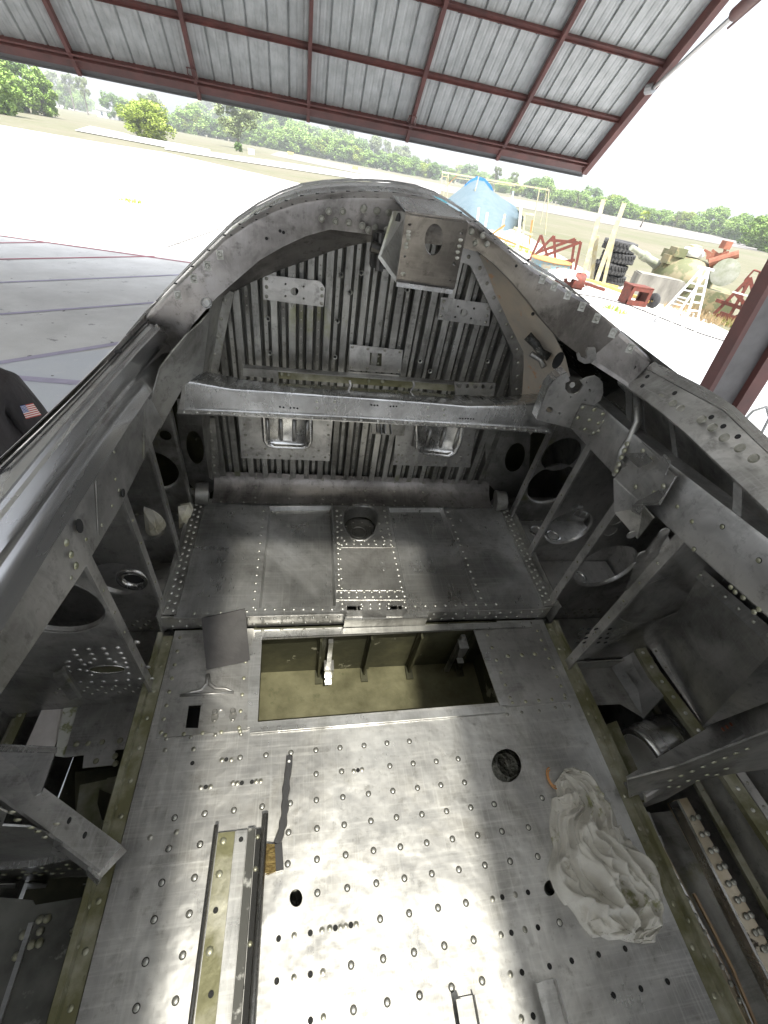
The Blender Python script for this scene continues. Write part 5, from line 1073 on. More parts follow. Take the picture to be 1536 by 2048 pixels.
# rag
bs = PZ(1200, 1720, FZ); rag = None
ctrl = [((1118, 1552), 17, .010), ((1128, 1562), 30, .022), ((1152, 1585), 44, .030), ((1168, 1625), 52, .034), ((1165, 1668), 60, .036), ((1185, 1712), 76, .044), ((1215, 1765), 80, .048), ((1240, 1815), 74, .044), ((1258, 1855), 58, .034), ((1266, 1878), 34, .018), ((1268, 1886), 12, .006)]
cp = [(PZ(*c[0], FZ), c[1] * .00128, c[2]) for c in ctrl]; NU, NV = 220, 110; vs = []
def cr(f):
    j = min(int(f), len(cp) - 2); t = f - j; t2 = t * t * (3 - 2 * t) * .3 + t * .7; a, b = cp[j], cp[j + 1]; return a[0].lerp(b[0], t), a[1] + (b[1] - a[1]) * t, a[2] + (b[2] - a[2]) * t
for i in range(NU + 1):
    c_, wd, hh = cr(i / NU * (len(cp) - 1)); c2, _, _ = cr(min(i / NU * (len(cp) - 1) + .1, len(cp) - 1 - 1e-4)); c1, _, _ = cr(max(i / NU * (len(cp) - 1) - .1, 0)); d = (c2 - c1).normalized(); s = d.cross(Z3).normalized()
    for j in range(NV + 1):
        v = -1 + 2 * j / NV; q = c_ + s * v * wd
        e1 = noise.noise(Vector((q.x * 9, q.y * 9, 3))) ; uu = i / NU * 9
        w1 = noise.noise(Vector((v * 1.3, uu * .5, 4))) * .9; w2 = noise.noise(Vector((v * 1.2, uu * .45, 14))) * .9
        def rdg(x, y, s): return (1 - abs(noise.noise(Vector((x, y, s))) * 2.2)) 
        f1 = rdg(v * 2.1 + w1 * 1.6, uu * .42 + w2, 1.0); f2 = rdg(v * 4.6 + w1 * 3, uu * .9 - w2 * 2 + v, 5.0); f3 = rdg(v * 3.0 - uu * 1.5 + w2, uu * 1.8 + v * 2, 9.0); f4 = rdg(v * 10 + w2 * 5, uu * 2.2 + w1 * 3, 13.0)
        f1, f2, f3, f4 = [max(0, f) ** 1.7 for f in (f1, f2, f3, f4)]
        edge = max(0, 1 - abs(v) ** 3.0) ** .55
        z = hh * 1.25 * edge * (.22 + .56 * f1 + .26 * f2 + .05 * f3) + .002 * edge
        if abs(v) > .97: z = .001
        wob = 1 + .07 * math.sin(uu * 2.3 + (3 if v > 0 else 0)) + .05 * noise.noise(Vector((uu, v > 0, 2)))
        vs.append(c_ + s * v * wd * wob + Vector((0, 0, z)))
m_ = MB().add(vs, [(i * (NV + 1) + j, (i + 1) * (NV + 1) + j, (i + 1) * (NV + 1) + j + 1, i * (NV + 1) + j + 1) for i in range(NU) for j in range(NV)])
rag = m_.build('rag', CLOTH, None, bs, True); rag.matrix_world = AW @ Matrix.Translation(bs)
rag['label'] = 'crumpled off-white cotton rag with green grime stains lying beside the right floor channel'; rag['category'] = 'rag'
q = PZ(1106, 1556, FZ + .006); m_ = MB()
for r_ in (.012, .0155): m_.tube([q + Vector((r_ * math.cos(a) * .8, r_ * 1.3 * math.sin(a), 0)) for a in [PI * .5 + PI * k / 12 for k in range(13)]], .0012, 6)
m_.build('stitching', ORT, rag, bs, True)
# white wadding in the left bay
for k, (pts, lb) in enumerate([([(288, 1008), (306, 1004), (330, 1025), (342, 1052), (336, 1078), (312, 1082), (292, 1060)], 'crumpled white paper wad behind the left rib with the oval hole'), ([(356, 1012), (376, 1008), (384, 1024), (374, 1046), (358, 1052)], 'small folded white cloth scrap lying on the left side bay floor'), ]):
    y = .855 if k == 0 else .93
    P = [PY(*p, y) for p in pts]; c_ = sum(P, Vector()) / len(P); m_ = MB(); n = len(P); vs = []
    for lv, (s, dy) in enumerate(((1.0, 0), (.85, -.014), (.5, -.02), (.1, -.022))):
        for p in P: vs.append(c_ + (p - c_) * s + Vector((random.uniform(-.002, .002), dy + random.uniform(-.003, .003), random.uniform(-.002, .002))))
    m_.add(vs, [(i * n + j, i * n + (j + 1) % n, (i + 1) * n + (j + 1) % n, (i + 1) * n + j) for i in range(3) for j in range(n)] + [tuple(3 * n + j for j in range(n))]); m_.add([v + Vector((0, .02, -.01)) for v in vs[:n]], [tuple(range(n))])
    o = m_.build('cloth_wad', WAD, None, c_); o.matrix_world = AW @ Matrix.Translation(c_); o['label'] = lb; o['category'] = 'cloth'

#@@OUTSIDE@@
# ------------------------------------------------------------------ the setting outside
def gsheet(name, pts, z, m, kind='structure', t=0):
    mb = MB(); P = [Vector((p[0], p[1], z)) for p in pts]; mb.add(P, [tuple(range(len(P)))]); o = mb.build(name, m); o['kind'] = kind; return o
gsheet('ground', [(-2500, -400), (2500, -400), (2500, 3000), (-2500, 3000)], -.012, GRASS)
def gp(px, py): p = G(px, py); return (p.x, p.y)
apr = [(-70, -30), (30, -30), (30, 6), gp(1536, 700), gp(1440, 655), gp(1340, 600), gp(1240, 570), gp(1180, 545), gp(1060, 475), gp(960, 430), gp(820, 388), gp(640, 376), gp(330, 305), gp(200, 285), gp(0, 250), (-70, 62)]
gsheet('apron', apr, 0.0, CONC)
gsheet('hangar_floor', [(-12, -16), (16, -16), (16, 13.6), (7.5, 14.4), (4.0, 14.6), (-2.0, 8.8), (-4.6, 7.0), (-12, 5.6)], .004, CONCB)
RZ = [.03]
def road(name, top, bot, m, z=.0):
    RZ[0] += .02; z = RZ[0]
    gsheet(name, [gp(*p) for p in top] + [gp(*p) for p in bot[::-1]], z, m)
road('runway', [(560, 303), (780, 348), (1000, 392), (1250, 437), (1536, 492)], [(540, 310), (780, 360), (1000, 408), (1250, 455), (1536, 506)], TARM, .004)
road('taxiway', [(107, 209), (200, 224), (245, 232)], [(107, 214), (200, 229), (245, 238)], CONC, .004)
road('taxiway', [(330, 292), (470, 312), (620, 333), (760, 356), (880, 380)], [(330, 300), (470, 322), (620, 345), (760, 366), (880, 391)], CONC, .004)
road('taxiway', [(180, 253), (300, 278), (420, 300)], [(150, 262), (300, 290), (420, 312)], CONC, .004)
# painted lines on the apron
def pline(a, b, wd, m, z=.008):
    A, Bq = Vector((*gp(*a), z)), Vector((*gp(*b), z)); d = (Bq - A).normalized(); s = Vector((-d.y, d.x, 0)) * wd / 2
    gsheet('painted_line', [tuple(v)[:2] for v in (A - s, Bq - s, Bq + s, A + s)], z, m)
pline((-60, 463), (410, 530), .10, LINER); pline((-60, 487), (90, 485), .09, LINER, .0082)
pline((-60, 520), (310, 513), .10, LINER, .0084); pline((-40, 567), (380, 549), .09, LINE); pline((-40, 632), (330, 604), .10, LINE)
pline((-30, 731), (300, 677), .13, LINE); pline((-20, 752), (180, 768), .16, LINE)
for i in range(7):
    gsheet('slab_joint', [(-70, 19 + i * 7.5), (20, 19 + i * 7.5 - 1.5), (20, 19.06 + i * 7.5 - 1.5), (-70, 19.06 + i * 7.5)], .012 + i * .001, mat('joint_tar', (.20, .19, .18), .9))
for i in range(9):
    x_ = -44 + i * 7.5; gsheet('slab_joint', [(x_ + 2, 17), (x_ + 2.06, 17), (x_ + 9.06, 62), (x_ + 9, 62)], .022 + i * .001, mat('joint_tar', (.20, .19, .18), .9))
m_ = MB()
random.seed(5)
for i in range(26): 
    p = G(random.uniform(0, 360), random.uniform(470, 760)); r_ = random.uniform(.015, .05); m_.add([(p.x + r_ * math.cos(a) * random.uniform(.4, 1), p.y + r_ * math.sin(a) * random.uniform(.4, 1), .0045) for a in [k * PI / 3 for k in range(6)]], [tuple(range(6))])
m_.build('oil_spots', mat('oil_spot', (.10, .09, .085), .7), kind='stuff')
# ------------------------------------------------------------------ hangar shell and the tilted door
K = 9.6
Wm = W
def Wd(px, py): return (Wm @ ray(px, py)).normalized()
D2 = Vector((1, .006, 0)).normalized(); D1 = Vector((.0, .743, -.668)); D1 = (D1 - D1.dot(D2) * D2).normalized(); NN = D2.cross(D1).normalized()
if NN.z < 0: NN = -NN
O0 = Vector((0, 0, CAMH)) + NN * K
def DP(a, d, n=0): return O0 + D2 * a * K + D1 * d * K + NN * n
bay = .2475; A0 = .744; a_left = A0 - 11 * bay; dlo, dhi = 1.004, .10
door = thing('hangar_door', 'big tilted open hangar door with grey corrugated sheets on red steel frame above the cockpit', 'hangar door', Matrix.Translation(DP(0, dhi)))
DB = DP(0, dhi)
def DBd(mb, name, m, parent=None, smooth=False, **pr): return mb.build(name, m, parent or door, DB, smooth, **pr)
FD = -.20   # frame depth below the sheet plane
# corrugated sheets
for b_ in range(11):
    a0, a1 = a_left + b_ * bay, a_left + (b_ + 1) * bay; NR = 6; prof = []
    w_ = (a1 - a0) * K / NR
    for i in range(NR):
        s = i * w_
        prof += [(s, 0), (s + w_ * .10, .004), (s + w_ * .30, .004), (s + w_ * .34, .011), (s + w_ * .40, .011), (s + w_ * .44, .004), (s + w_ * .62, .004), (s + w_ * .66, .011), (s + w_ * .72, .011), (s + w_ * .76, .004), (s + w_ * .86, .004), (s + w_ * .93, .045), (s + w_ * .985, .045)]
    prof.append((NR * w_, 0)); m = MB(); n = len(prof)
    vs = [DP(a0, d) + D2 * s + NN * (-FD * 0 + .06 + h) for d in (dhi, dlo) for s, h in prof]
    m.add(vs, [(i, i + 1, n + i + 1, n + i) for i in range(n - 1)]); sh_ = DBd(m, 'corrugated_sheet', GALV); sc_ = MB()
    for d in (.8635, .735, .605, .475, .345):
        for i in range(NR): sc_.box(DP(a0, d + .012) + D2 * (i * w_ + w_ * .80) + NN * .057, (.03, .03, .02))
    DBd(sc_, 'screw_heads', RUB, sh_, kind='stuff')
# red frames along D1 and purlins along D2
for k in range(12):
    a = A0 - k * bay; ww = .14 if k == 0 else .075; hh = .22 if k == 0 else .13
    e = .018 if k else 0
    DBd(MB().bar(DP(a, dhi, -.04 if k else -.06), DP(a, dlo + e, -.04 if k else -.06), ww, hh, NN), 'door_post', REDP)
for d in (.8635, .735, .605, .475, .345, .215):
    DBd(MB().bar(DP(a_left, d, .015), DP(A0, d, .015), .07, .06, NN).bar(DP(a_left, d, -.02) + D1 * .03, DP(A0, d, -.02) + D1 * .03, .012, .07, NN), 'door_purlin', REDP)
# lower edge beam: C channel
DBd(MB().bar(DP(a_left, dlo - .018, -.02), DP(A0, dlo - .018, -.02), .02, .20, NN).bar(DP(a_left, dlo - .004, -.05) - D1 * .04, DP(A0, dlo - .004, -.05) - D1 * .04, .26, .014, NN).bar(DP(a_left, dlo - .026, -.10) - D1*.01, DP(A0, dlo - .026, -.10) - D1*.01, .035, .02, NN), 'door_bottom_beam', REDP)
DBd(MB().bar(DP(a_left, dlo + .014, .0), DP(A0 + .01, dlo + .014, .0), .10, .02, NN).bar(DP(a_left, dlo + .020, -.0), DP(A0 + .01, dlo + .020, -.0), .015, .12, NN), 'door_bottom_seal', mat('grey_seal', (.16, .16, .16), .7))
for a in (A0 - 3 * bay + .004, A0 - bay * 1.98):
    m = MB(); q = DP(A0 - 3 * bay, .935, -.13) if a < .1 else DP(A0 - bay * 1.0 - bay, .93, -.13)
for k in (1.0, 3.0):
    a = A0 - (k + .0) * bay if k > 2 else A0 - 2 * bay + bay * 0
for a in (A0 - 4 * bay, A0 - 2 * bay):
    q = DP(a, .95, -.12); DBd(MB().tube([q + D2 * -.12, q + D2 * .05, q + D2 * .07 + D1 * .2], .012, 6).tube([q + D2 * -.10, q + D2 * -.12 + D1 * .12, q + D2 * -.02 + D1 * .24, q + D2 * .04 + D1 * .18], .010, 6), 'latch_chain', REDP, None, True)
# lifting rod on the right edge
q0 = DP(A0, .775, -.14); q1 = Vector((0, 0, CAMH)) + Wd(1470, 28) * ((q0 - Vector((0, 0, CAMH))).length * .80)
rod = MB().tube([q0, q1], .035, 10).tube([q0 + (q1 - q0) * -.02 - D2 * .1, q0 + (q1 - q0) * .03], .09, 10); 
ro_ = rod.build('hydraulic_rod', mat('rod_steel', (.35, .35, .35), .35, .8), None, q0, 'auto'); ro_.location = q0; ro_['label'] = 'grey steel lifting rod and red cylinder bracing the right edge of the hangar door'; ro_['category'] = 'door ram'
MB().tube([q1, q1 + (q1 - q0) * 1.2], .085, 12).build('cylinder', REDP, ro_, q0, 'auto')
MB().tube([q1 + D2 * .12 - (q1 - q0) * .12, q1 + D2 * .14 + (q1 - q0) * 1.2], .018, 8).build('hydraulic_line', REDP, ro_, q0, 'auto')
# hangar shell: roof, header, walls behind and beside the camera
hx0, hx1 = -13.0, 8.6; tp0 = DP(0, dhi); hy, hz_ = tp0.y - .25, tp0.z
han = thing('hangar', 'steel hangar bay with red columns around the cockpit, its right door column in view', 'hangar', Matrix.Translation((10, -2, 0)))
HB = Vector((10, -2, 0))
WALL = mat('hangar_wall_sheet', (.30, .30, .29), .6, .1, (.24, .24, .23), 2)
def HBd(mb, name, m): return mb.build(name, m, han, HB)
HBd(MB().box(((hx0 + hx1) / 2, hy, hz_ + .7), (hx1 - hx0, .2, 1.6)), 'door_header', WALL)
ROOFM = mat('roof_sheet', (.58, .58, .56), .6, .0, (.5, .5, .48), 2)
# roof in strips round an added opening, shaped to throw the floor's sun patch
sky = (-.95, .05)                                        # filled below
zr_ = hz_ + 1.5
sd = sdir / sdir.z * (zr_ - (CAMH - 1.0))                # offset from the floor up to the roof along the sun
SX0, SX1, SY0, SY1 = -.18 + sd.x, .36 + sd.x, -.75 + sd.y, 1.0 + sd.y
for x0_, x1_, y0_, y1_ in ((hx0, SX0, -16, hy), (SX1, hx1, -16, hy), (SX0, SX1, -16, SY0), (SX0, SX1, SY1, hy)):
    HBd(MB().box(((x0_ + x1_) / 2, (y0_ + y1_) / 2, zr_), (x1_ - x0_, y1_ - y0_, .06)), 'roof_panel', ROOFM)
fg = bpy.data.materials.new('sun_dimming_tint'); fg.use_nodes = True; nn_ = fg.node_tree; nn_.nodes.clear()
o1 = nn_.nodes.new('ShaderNodeOutputMaterial'); t1 = nn_.nodes.new('ShaderNodeBsdfTransparent'); t1.inputs[0].default_value = (.64, .64, .62, 1); nn_.links.new(t1.outputs[0], o1.inputs[0])
HBd(MB().box(((SX0 + SX1) / 2, (SY0 + SY1) / 2, zr_ + .04), (SX1 - SX0 + .1, SY1 - SY0 + .1, .004)), 'sun_patch_filter', fg)  # added unseen sheet, tinted to dim the sun falling through the opening
HBd(MB().box(((hx0 + hx1) / 2, -16, 2.9), (hx1 - hx0, .15, 5.8)), 'rear_wall', WALL)
for x_ in (hx0 + .2, hx1 - .2):
    for y_ in (-15.5, -5): HBd(MB().bar((x_, y_, 0), (x_, y_, zr_), .3, .3, Y3), 'post', REDP)
# right door column (close): I section, leaning as the photo shows
q0 = G(1490, 830, 0)
cpos = Vector((3.7, 3.05, 0))
r_ = W @ ray(1450, 790); 
def colpt(px, py, y): r = W @ ray(px, py); p = r * (y / r.y); p.z += CAMH; return p
cA_, cB_ = colpt(1436, 800, 3.3), colpt(1536, 628, 3.3)
d = (cB_ - cA_).normalized(); s = Vector((0, 1, 0)).cross(d).normalized()
lo_, hi_ = cA_ - d * (cA_.z / d.z), cA_ + d * 6
Yv = Vector((0, 1, 0))
cm = MB().bar(lo_ + s * .0, hi_ + s * .0, .34, .02, Yv)
cm2 = MB().bar(lo_ + s * -.19, hi_ + s * -.19, .05, .12, Yv); cm3 = MB().bar(lo_ + s * .24, hi_ + s * .24, .15, .14, Yv)
HBd(cm, 'column_web', mat('grey_column_web', (.17, .165, .165), .6, .1, (.12, .115, .115), 4)); HBd(cm2, 'column_flange', REDP); HBd(cm3, 'column_flange', REDP)
# hose and box at right edge behind the rail
q = colpt(1520, 830, 3.0); hs = MB().tube([q + Vector((-.15, 0, -.2)), q + Vector((-.10, 0, .03)), q + Vector((0, 0, .08)), q + Vector((.12, 0, -.02)), q + Vector((.2, 0, -.3))], .012, 8).build('air_hose', mat('pale_hose', (.5, .5, .48), .5), None, q, True)
hs.location = q; hs['label'] = 'pale looped hose hanging by the red column behind the right cockpit rail'; hs['category'] = 'hose'
# ------------------------------------------------------------------ person at the left
def world(px, py, t): r = W @ ray(px, py); p = r * t / F; p.z += CAMH; return p    # t = camera depth
dp = 2.25
fl = world(60, 822, dp); shp = world(-10, 712, dp)
bx = fl.x - .27; by = fl.y + .02; gz = 0
hgt_sh = world(0, 700, dp).z
per = thing('person', 'person in a dark shirt with a flag patch on the sleeve beside left sill', 'person', Matrix.Translation((bx, by, 0)))
PB = Vector((bx, by, 0))
def skinned(name, joints, edges, m, root=0, sub=2):
    me = bpy.data.meshes.new(name); me.from_pydata([tuple(Vector(j[0])) for j in joints], edges, []); o = bpy.data.objects.new(name, me); COL.objects.link(o)
    md = o.modifiers.new('skin', 'SKIN'); md.use_smooth_shade = True
    for i, j in enumerate(joints):
        r = j[1]; me.skin_vertices[0].data[i].radius = r if isinstance(r, tuple) else (r, r)
    me.skin_vertices[0].data[root].use_root = True
    s = o.modifiers.new('sub', 'SUBSURF'); s.levels = sub; s.render_levels = sub
    dg = bpy.context.evaluated_depsgraph_get(); dg.update(); nm = bpy.data.meshes.new_from_object(o.evaluated_get(dg)); nm.materials.clear(); nm.materials.append(m)
    for p in nm.polygons: p.use_smooth = True
    bpy.data.objects.remove(o); o2 = bpy.data.objects.new(name, nm); return link(o2, per)
hs_ = hgt_sh - .06
js = [((0, 0, .95 + hs_ - 1.45), (.17, .12)), ((0, 0, hs_ - .32), (.22, .15)), ((0, 0, hs_ - .08), (.22, .14)), ((0, 0, hs_ + .06), .06), ((0, .0, hs_ + .17), .055),
      ((.19, 0, hs_ - .05), .10), ((.235, .02, hs_ - .20), .092), ((.26, .03, hs_ - .34), .082), ((.29, .22, hs_ - .45), .042), ((.24, .34, hs_ - .48), .032),
      ((-.22, 0, hs_ - .04), .075), ((-.30, .02, hs_ - .20), .066), ((-.32, .03, hs_ - .34), .058), ((-.28, .24, hs_ - .42), .042), ((-.22, .36, hs_ - .44), .032),
      ((.10, 0, .86 + hs_ - 1.45), .105), ((.11, .02, .48), .075), ((.12, 0, .09), .05), ((-.10, 0, .86 + hs_ - 1.45), .105), ((-.11, .02, .48), .075), ((-.12, 0, .09), .05)]
ed = [(0, 1), (1, 2), (2, 3), (3, 4), (2, 5), (5, 6), (6, 7), (7, 8), (8, 9), (2, 10), (10, 11), (11, 12), (12, 13), (13, 14), (0, 15), (15, 16), (16, 17), (0, 18), (18, 19), (19, 20)]
body = skinned('body', js, ed, SHIRT)
hd = MB(); hc = Vector((0, .01, hs_ + .27)); 
for la in range(9):
    pass
hv = []; NA, NB = 14, 20
for i in range(NA + 1):
    t = PI * i / NA
    for j in range(NB):
        a = 2 * PI * j / NB; x = .075 * math.sin(t) * math.cos(a); y = .095 * math.sin(t) * math.sin(a); z = .118 * math.cos(t)
        if z < 0: x *= 1 + z * 2.0; y *= 1 + z * .8
        if math.sin(a) > .93 and -.035 < z < .02: y += .022
        hv.append(hc + Vector((x, y, z)))
hd.add(hv, [(i * NB + j, (i + 1) * NB + j, (i + 1) * NB + (j + 1) % NB, i * NB + (j + 1) % NB) for i in range(NA) for j in range(NB)]); hd.build('head', SKIN, per, None, True)
hr = MB(); hr.add([hc + (v - hc) * 1.08 + Vector((0, -.012, .006)) for v in hv if v.z > hc.z - .02 or v.y < hc.y - .02] and [hc + (v - hc) * 1.07 + Vector((0, -.014, .010)) for v in hv], [(i * NB + j, (i + 1) * NB + j, (i + 1) * NB + (j + 1) % NB, i * NB + (j + 1) % NB) for i in range(8) for j in range(NB)]); hr.build('hair', HAIR, per, None, True)
for sx in (-1, 1):
    MB().box(hc + Vector((sx * .03, .092, .004)), (.022, .008, .010)).build('eye', BLK, per)
    w0 = Vector(js[9][0]) if sx > 0 else Vector(js[14][0]); dd = Vector((-.25 * sx, .95, -.1)).normalized(); hnd = MB(); hnd.bar(w0, w0 + dd * .09, .075, .028)
    for k in range(4): 
        f0 = w0 + dd * .085 + Vector((-.028 + k * .019, 0, 0)); hnd.tube([f0, f0 + dd * (.035 + .006 * (1 - abs(k - 1.5))), f0 + dd * .06 + Vector((0, 0, -.02))], .0085, 6)
    f0 = w0 + dd * .03 + Vector((-.035 * sx, 0, 0)); hnd.tube([f0, f0 + dd * .03 + Vector((-.02 * sx, 0, 0)), f0 + dd * .06 + Vector((-.022 * sx, 0, -.005))], .010, 6); hnd.build('hand', SKIN, per, None, 'auto')
MB().box(hc + Vector((0, .090, -.052)), (.042, .006, .008)).build('mouth', mat('lips', (.35, .12, .1), .5), per)
# flag patch: conforms to the sleeve (ray cast onto the body mesh)
from mathutils.bvhtree import BVHTree
bvh = BVHTree.FromPolygons([v.co + PB for v in body.data.vertices], [tuple(p.vertices) for p in body.data.polygons])
camp = Vector((0, 0, CAMH))
def onbody(px, py):
    d = (W @ ray(px, py)).normalized(); h = bvh.ray_cast(camp, d)
    return (h[0] - d * .004) if h[0] else None
c00, c10, c11, c01 = (40, 812), (66, 806), (83, 830), (52, 838)
def fq(u, v):
    x = (1 - u) * (1 - v) * c00[0] + u * (1 - v) * c10[0] + u * v * c11[0] + (1 - u) * v * c01[0]; y = (1 - u) * (1 - v) * c00[1] + u * (1 - v) * c10[1] + u * v * c11[1] + (1 - u) * v * c01[1]
    p = onbody(x, y)
    return p
fm = MB(); ok = True; grid = {}
for i in range(14):
    for j in range(11):
        p = fq(j / 10, i / 13); grid[i, j] = p; ok = ok and p is not None
print('FLAG ok', ok, hs_, per.location)
pts_ = [p for p in grid.values() if p is not None]
if pts_:
    md_ = sorted((p - camp).length for p in pts_)[len(pts_) // 2]
    for k_, p in grid.items():
        if p is None:
            x = k_[1] / 10; y = k_[0] / 13
            xx = (1 - x) * (1 - y) * c00[0] + x * (1 - y) * c10[0] + x * y * c11[0] + (1 - x) * y * c01[0]; yy = (1 - x) * (1 - y) * c00[1] + x * (1 - y) * c10[1] + x * y * c11[1] + (1 - x) * y * c01[1]
            grid[k_] = camp + (W @ ray(xx, yy)).normalized() * md_
    for i in range(13):
        for j in range(10): fm.add([grid[i, j], grid[i, j + 1], grid[i + 1, j + 1], grid[i + 1, j]], [(0, 1, 2, 3)], 2 if (i < 7 and j < 4) else (0 if i % 2 == 0 else 1))
    st_ = MB()
    for r in range(5):
        for c_ in range(4):
            p = fq((c_ + .5) / 10.2, (r + .7) / 13 * 1.28)
            if p: st_.dome(p - (W @ ray(60, 820)).normalized() * .001, -(W @ ray(60, 820)), .0022, .0004, 5)
    flg = fm.build('flag_patch', [FR, FW, FB], per, PB)
    if st_.v: st_.build('stars', FW, flg, PB, kind='stuff')
# ------------------------------------------------------------------ vegetation
def leafmesh(name, seed, n, rx, rz, clumps, leaf, mi, trunk_h, low=.0, palm=False):
    rnd = random.Random(seed); m = MB(); cl = []
    for c in range(clumps):
        a = rnd.uniform(0, 2 * PI); r = rnd.uniform(.15, .95) ** .7; h = rnd.uniform(low, 1)
        wd = math.sin(PI * min(max(.12 + h * .80, 0), 1)) ** .7
        cl.append((Vector((math.cos(a) * r * rx * wd, math.sin(a) * r * rx * wd, trunk_h + h * rz)), rnd.uniform(.16, .34) * rx))
    for i in range(n):
        c, s = cl[i % clumps]; d = Vector((rnd.gauss(0, 1), rnd.gauss(0, 1), rnd.gauss(0, .8))).normalized() * s * rnd.uniform(.6, 1.05); p = c + d; l = leaf * rnd.uniform(.6, 1.4)
        u = Vector((rnd.uniform(-1, 1), rnd.uniform(-1, 1), rnd.uniform(-.6, .6))).normalized(); v = u.cross(Vector((rnd.uniform(-1, 1), rnd.uniform(-1, 1), rnd.uniform(-1, 1)))).normalized()
        m.add([p - u * l, p + v * l * .55, p + u * l, p - v * l * .45], [(0, 1, 2, 3)])
    return m, cl
VAR = []
def treevar(seed, n, rx, rz, clumps, leaf, mi, th_, low=0.0):
    m, cl = leafmesh('crown', seed, n, rx, rz, clumps, leaf, mi, th_, low); me = bpy.data.meshes.new('crown'); me.from_pydata(m.v, [], m.f); me.materials.append(LEAVES[mi])
    t = MB(); t.tube([(0, 0, -.02), (.01, .01, th_ * .6), (.02, -.01, th_ + rz * .45)], [.035, .028, .012], 7)
    rnd = random.Random(seed)
    for c, s in rnd.sample(cl, min(7, len(cl))): t.tube([(.01, 0, th_ * .8 + rnd.uniform(0, .15) * rz), tuple(c * .6 + Vector((0, 0, th_ * .3))), tuple(c)], [.014, .009, .004], 5)
    mt = bpy.data.meshes.new('trunk'); mt.from_pydata(t.v, [], t.f); mt.materials.append(BARK); VAR.append((me, mt))
treevar(1, 9000, .46, .96, 46, .034, 0, .02); treevar(2, 9000, .50, .94, 42, .036, 1, .03); treevar(3, 13000, .56, .96, 70, .032, 2, .0); treevar(4, 4200, .42, .72, 26, .028, 3, .27)
treevar(5, 9000, .60, .92, 48, .038, 0, .03); treevar(6, 2600, .32, .50, 14, .026, 3, .50)
ORD = 'first second third fourth fifth sixth seventh eighth ninth tenth eleventh twelfth thirteenth fourteenth fifteenth sixteenth seventeenth eighteenth nineteenth twentieth'.split()
TENTH = {29: 'thirtieth', 39: 'fortieth', 49: 'fiftieth', 59: 'sixtieth'}
def ordn(i): return ORD[i] if i < 20 else TENTH[i] if i in TENTH else ('twenty' if i < 29 else 'thirty' if i < 39 else 'forty' if i < 49 else 'fifty' if i < 59 else 'sixty') + (('-' + ORD[(i + 1) % 10 - 1]) if (i + 1) % 10 else ' numbered')
SEC = {}
LBL = ['green leafy tree', 'dark green dense tree', 'yellow green bushy tree', 'grey green open tree', 'broad green tree', 'tall thin pine like tree']
def autolabel(v, px):
    sec = 'left of the yellow bush'  if 0 else 'left of the yellow bush' if px < 360 and px > 110 else 'left of the door post' if px <= 110 else 'above the cockpit nose' if px < 880 else 'on the right above the yard'
    k = SEC.get(sec, 0); SEC[sec] = k + 1
    return LBL[v] + ', ' + ordn(k) + ' in the tree row ' + sec
def tree(v, px, py, hpx, wf=1.0, label=None, cat='tree', group='trees along the airfield edge', name='tree', by=None):
    b = G(px, py) if by is None else by
    if b.y <= 0 or b.y > 900: 
        r = W @ ray(px, py); r = r * (420 / math.hypot(r.x, r.y)); b = Vector((r.x, r.y, 0))
    D = depth(b); 
    tp = above(px + hpx * .17, py - hpx, b); h = max(tp.z, .5)
    o = bpy.data.objects.new(name, None); COL.objects.link(o); o.location = b; o.scale = (h * wf, h * wf, h); o.rotation_euler = (0, 0, random.uniform(0, 6.28)); o['label'] = label or autolabel(v, px); o['category'] = cat
    if group: o['group'] = group
    a = bpy.data.objects.new('crown', VAR[v][0]); link(a, o); a = bpy.data.objects.new('trunk', VAR[v][1]); link(a, o); return o
random.seed(11)
# left cluster
for v, px, py, h, wf in [(0, 20, 221, 100, 1.0), (1, 60, 226, 95, 1.1), (0, 88, 232, 84, 1.0), (4, -30, 222, 110, 1.3)]:
    tree(v, px, py, h, wf, ['big bright green tree at the far left edge of the field', 'big dark green tree second from the left edge', 'leafy green tree at the right end of the big left clump', 'broad green tree half outside the left edge'][[0, 1, 0, 4].index(v) if px != 88 else 2] if True else None, group=None)
for v, px, py, h in [(5, 150, 222, 68), (3, 120, 215, 62), (0, 135, 219, 45), (4, 160, 222, 40), (0, 180, 224, 34), (5, 175, 222, 62), (1, 225, 228, 38), (0, 250, 232, 32), (5, 290, 240, 48), (3, 310, 243, 50), (1, 330, 248, 30), (4, 358, 254, 28)]: tree(v, px, py, h, 1.0 if v != 5 else .8)
tree(2, 298, 277, 70, 1.5, 'round yellow green bush standing alone on the field left of the door post', 'bush', None, 'bush')
for i, (v, px, py, h) in enumerate([(4, 385, 262, 42), (0, 405, 268, 50), (3, 430, 271, 62), (2, 440, 273, 40), (0, 460, 278, 66), (3, 478, 298, 92), (2, 500, 286, 52), (4, 525, 292, 60), (0, 548, 297, 68), (1, 570, 300, 55), (4, 590, 305, 50), (0, 610, 308, 52), (1, 632, 312, 48), (4, 655, 317, 46), (0, 678, 321, 48), (4, 700, 326, 45), (1, 720, 330, 44), (5, 545, 296, 70), (5, 690, 322, 66), (3, 665, 318, 58), (5, 768, 338, 50), (3, 745, 334, 52), (5, 790, 342, 44), (3, 806, 345, 44), (0, 760, 337, 30), (0, 785, 342, 28), (1, 812, 347, 26), (4, 835, 352, 26), (0, 860, 357, 26), (5, 825, 350, 34), (5, 850, 354, 32)]):
    tree(v, px, py, h * 1.12, 1.25 if v not in (5,) else .8, label='tall open crowned tree with a pale trunk standing forward of the tree line' if (v == 3 and px == 478) else None, group=None if px == 478 else 'trees along the airfield edge')
tree(1, 478, 303, 17, 1.3, 'low dark green shrub at the foot of the tall open tree', 'shrub', None, 'shrub')
x = 372
